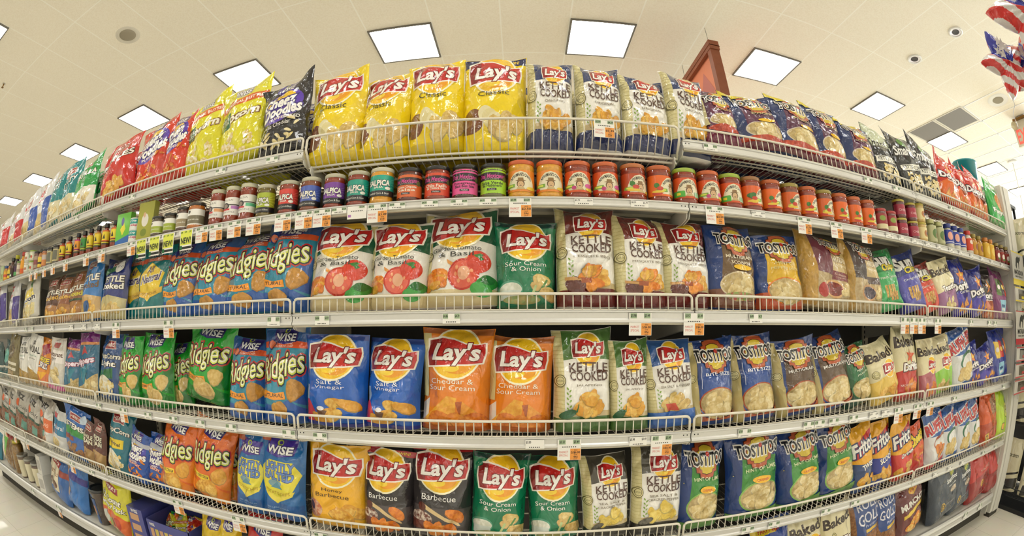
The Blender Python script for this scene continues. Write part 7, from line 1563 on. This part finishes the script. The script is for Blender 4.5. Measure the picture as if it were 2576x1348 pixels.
for z_, wn in rows:
    for j in range(3):
        me = bag_mesh('popcorn_bag', 'WPOP', .20, .36, .11, 8000 + j + int(z_ * 100)); o = bpy.data.objects.new('popcorn_bag', me); COL.objects.link(o)
        o.location = (3.31, 1.05 + .22 * j, z_ + .004); o.rotation_euler = (radians(-4), 0, radians(-90)); 
        tag(o, 'white popcorn bag on the %s shelf of the black rack, %s from the aisle' % (wn, ('nearest', 'second', 'third')[j] if j else 'nearest'), 'popcorn bag', 'white popcorn bags on the black rack')
# clip strips in front of the end post
CARD = mat('clip_card', 'bdbab2', rough=.3, coat=.6, vary=.12, scale=8); YEL = mat('clip_yellow', 'd8c22c', rough=.3, coat=.5); REDM = mat('clip_red', 'b8303a', rough=.3, coat=.5); JERK = mat('jerky_window', '2c2422', rough=.15, vary=.5, scale=60, coat=1.0)
def strip(x, y, z, col, label, n):
    t = empty('jerky_clip_strip', (x, y, z)); w_ = .135
    q = MB(); q.box(-w_, w_, -.001, .001, -.17, 0, CARD); q.box(-w_, w_, -.0016, -.001, -.006, 0, col); q.box(-w_, w_, -.0016, -.001, -.20, -.165, col)
    # bull emblem and name
    q.add([(a * .9 - .0, -.0022, b) for a, b in ((-.07, -.085), (-.05, -.04), (-.01, -.022), (.02, -.03), (.045, -.018), (.06, -.03), (.05, -.05), (.03, -.05), (.02, -.075), (.012, -.10), (.004, -.10), (.006, -.065), (-.03, -.062), (-.045, -.10), (-.055, -.10))], [tuple(range(15))[::-1]], TAGK)
    txt(q, 'MATADOR', 0, -.122, .2, .03, TAGK, -.0022, .03); txt(q, 'BEEF JERKY', 0, -.15, .17, .012, TAGK, -.0022, .02); q.build('header_card', t)
    for i in range(n):
        z0 = -.215 - .098 * i
        q = MB(); q.box(-w_, w_, -.010, .002, z0 - .085, z0, CARD); q.box(-w_ * .45, w_ * .95, -.0125, -.0095, z0 - .070, z0 - .012, JERK); q.box(-w_, w_, -.0108, -.0098, z0 - .085, z0 - .077, col); q.box(-w_, w_, -.0108, -.0098, z0 - .006, z0, col); q.box(0, w_ * .8, -.0132, -.0122, z0 - .066, z0 - .050, col); q.build('jerky_pack', t)
    q = MB(); q.rod([(0, .004, .01), (0, .004, -.24 - .098 * n)], .003, mat('strip_plastic', 'cfccc4', rough=.3), n=6); q.build('strip', t)
    tag(t, label, 'clip strip')
strip(3.045, 1.205, 1.655, YEL, 'yellow trimmed jerky clip strip hanging on the end post', 1)
strip(3.050, 1.200, 1.300, REDM, 'red trimmed jerky clip strip hanging lower on the end post', 3)
# teal bucket on top of the rack and a black crate behind it
t = empty('teal_bucket', (3.84, 1.98, 2.331)); q = MB(); q.lathe([(.10, 0), (.145, .26), (.152, .262), (.152, .275), (.142, .275), (.097, .01)], mat('teal_plastic', '2f9aa4', rough=.25, coat=.4), 28); q.build('body', t)
q = MB(); q.rod([(.15 * cos(a), .15 * .25, .25 + .16 * sin(a)) if False else (.15 * cos(a), 0, .26 - .14 * sin(a)) for a in [pi * i / 14 for i in range(15)]], .003, mat('bucket_handle', 'e8e8ea', rough=.3), n=6); q.build('handle', t); tag(t, 'teal plastic bucket standing behind the red nacho bags', 'bucket')
t = empty('overhead_display_shelf', (3.55, 1.76, 2.30)); q = MB(); q.box(0, 1.1, 0, .45, 0, .028, BLK); q.build('board', t)
q = MB(); [q.box(a_, a_ + .02, b_, b_ + .03, -2.30, 0, BLK) for a_ in (.01, 1.07) for b_ in (.01, .41)]; q.build('legs', t); tag(t, 'dark board shelf on thin legs that carries the teal bucket', 'shelf')
t = empty('black_crate', (4.36, 1.98, 2.3288)); q = MB(); q.box(-.08, .08, -.09, .09, 0, .008, BLK)
for s in (-1, 1): q.box(-.08, .08, s * .088 - .003, s * .088 + .003, .008, .16, BLK); q.box(s * .078 - .003, s * .078 + .003, -.09, .09, .008, .16, BLK)
q.build('crate_body', t); tag(t, 'small black open crate beside the teal bucket', 'crate')
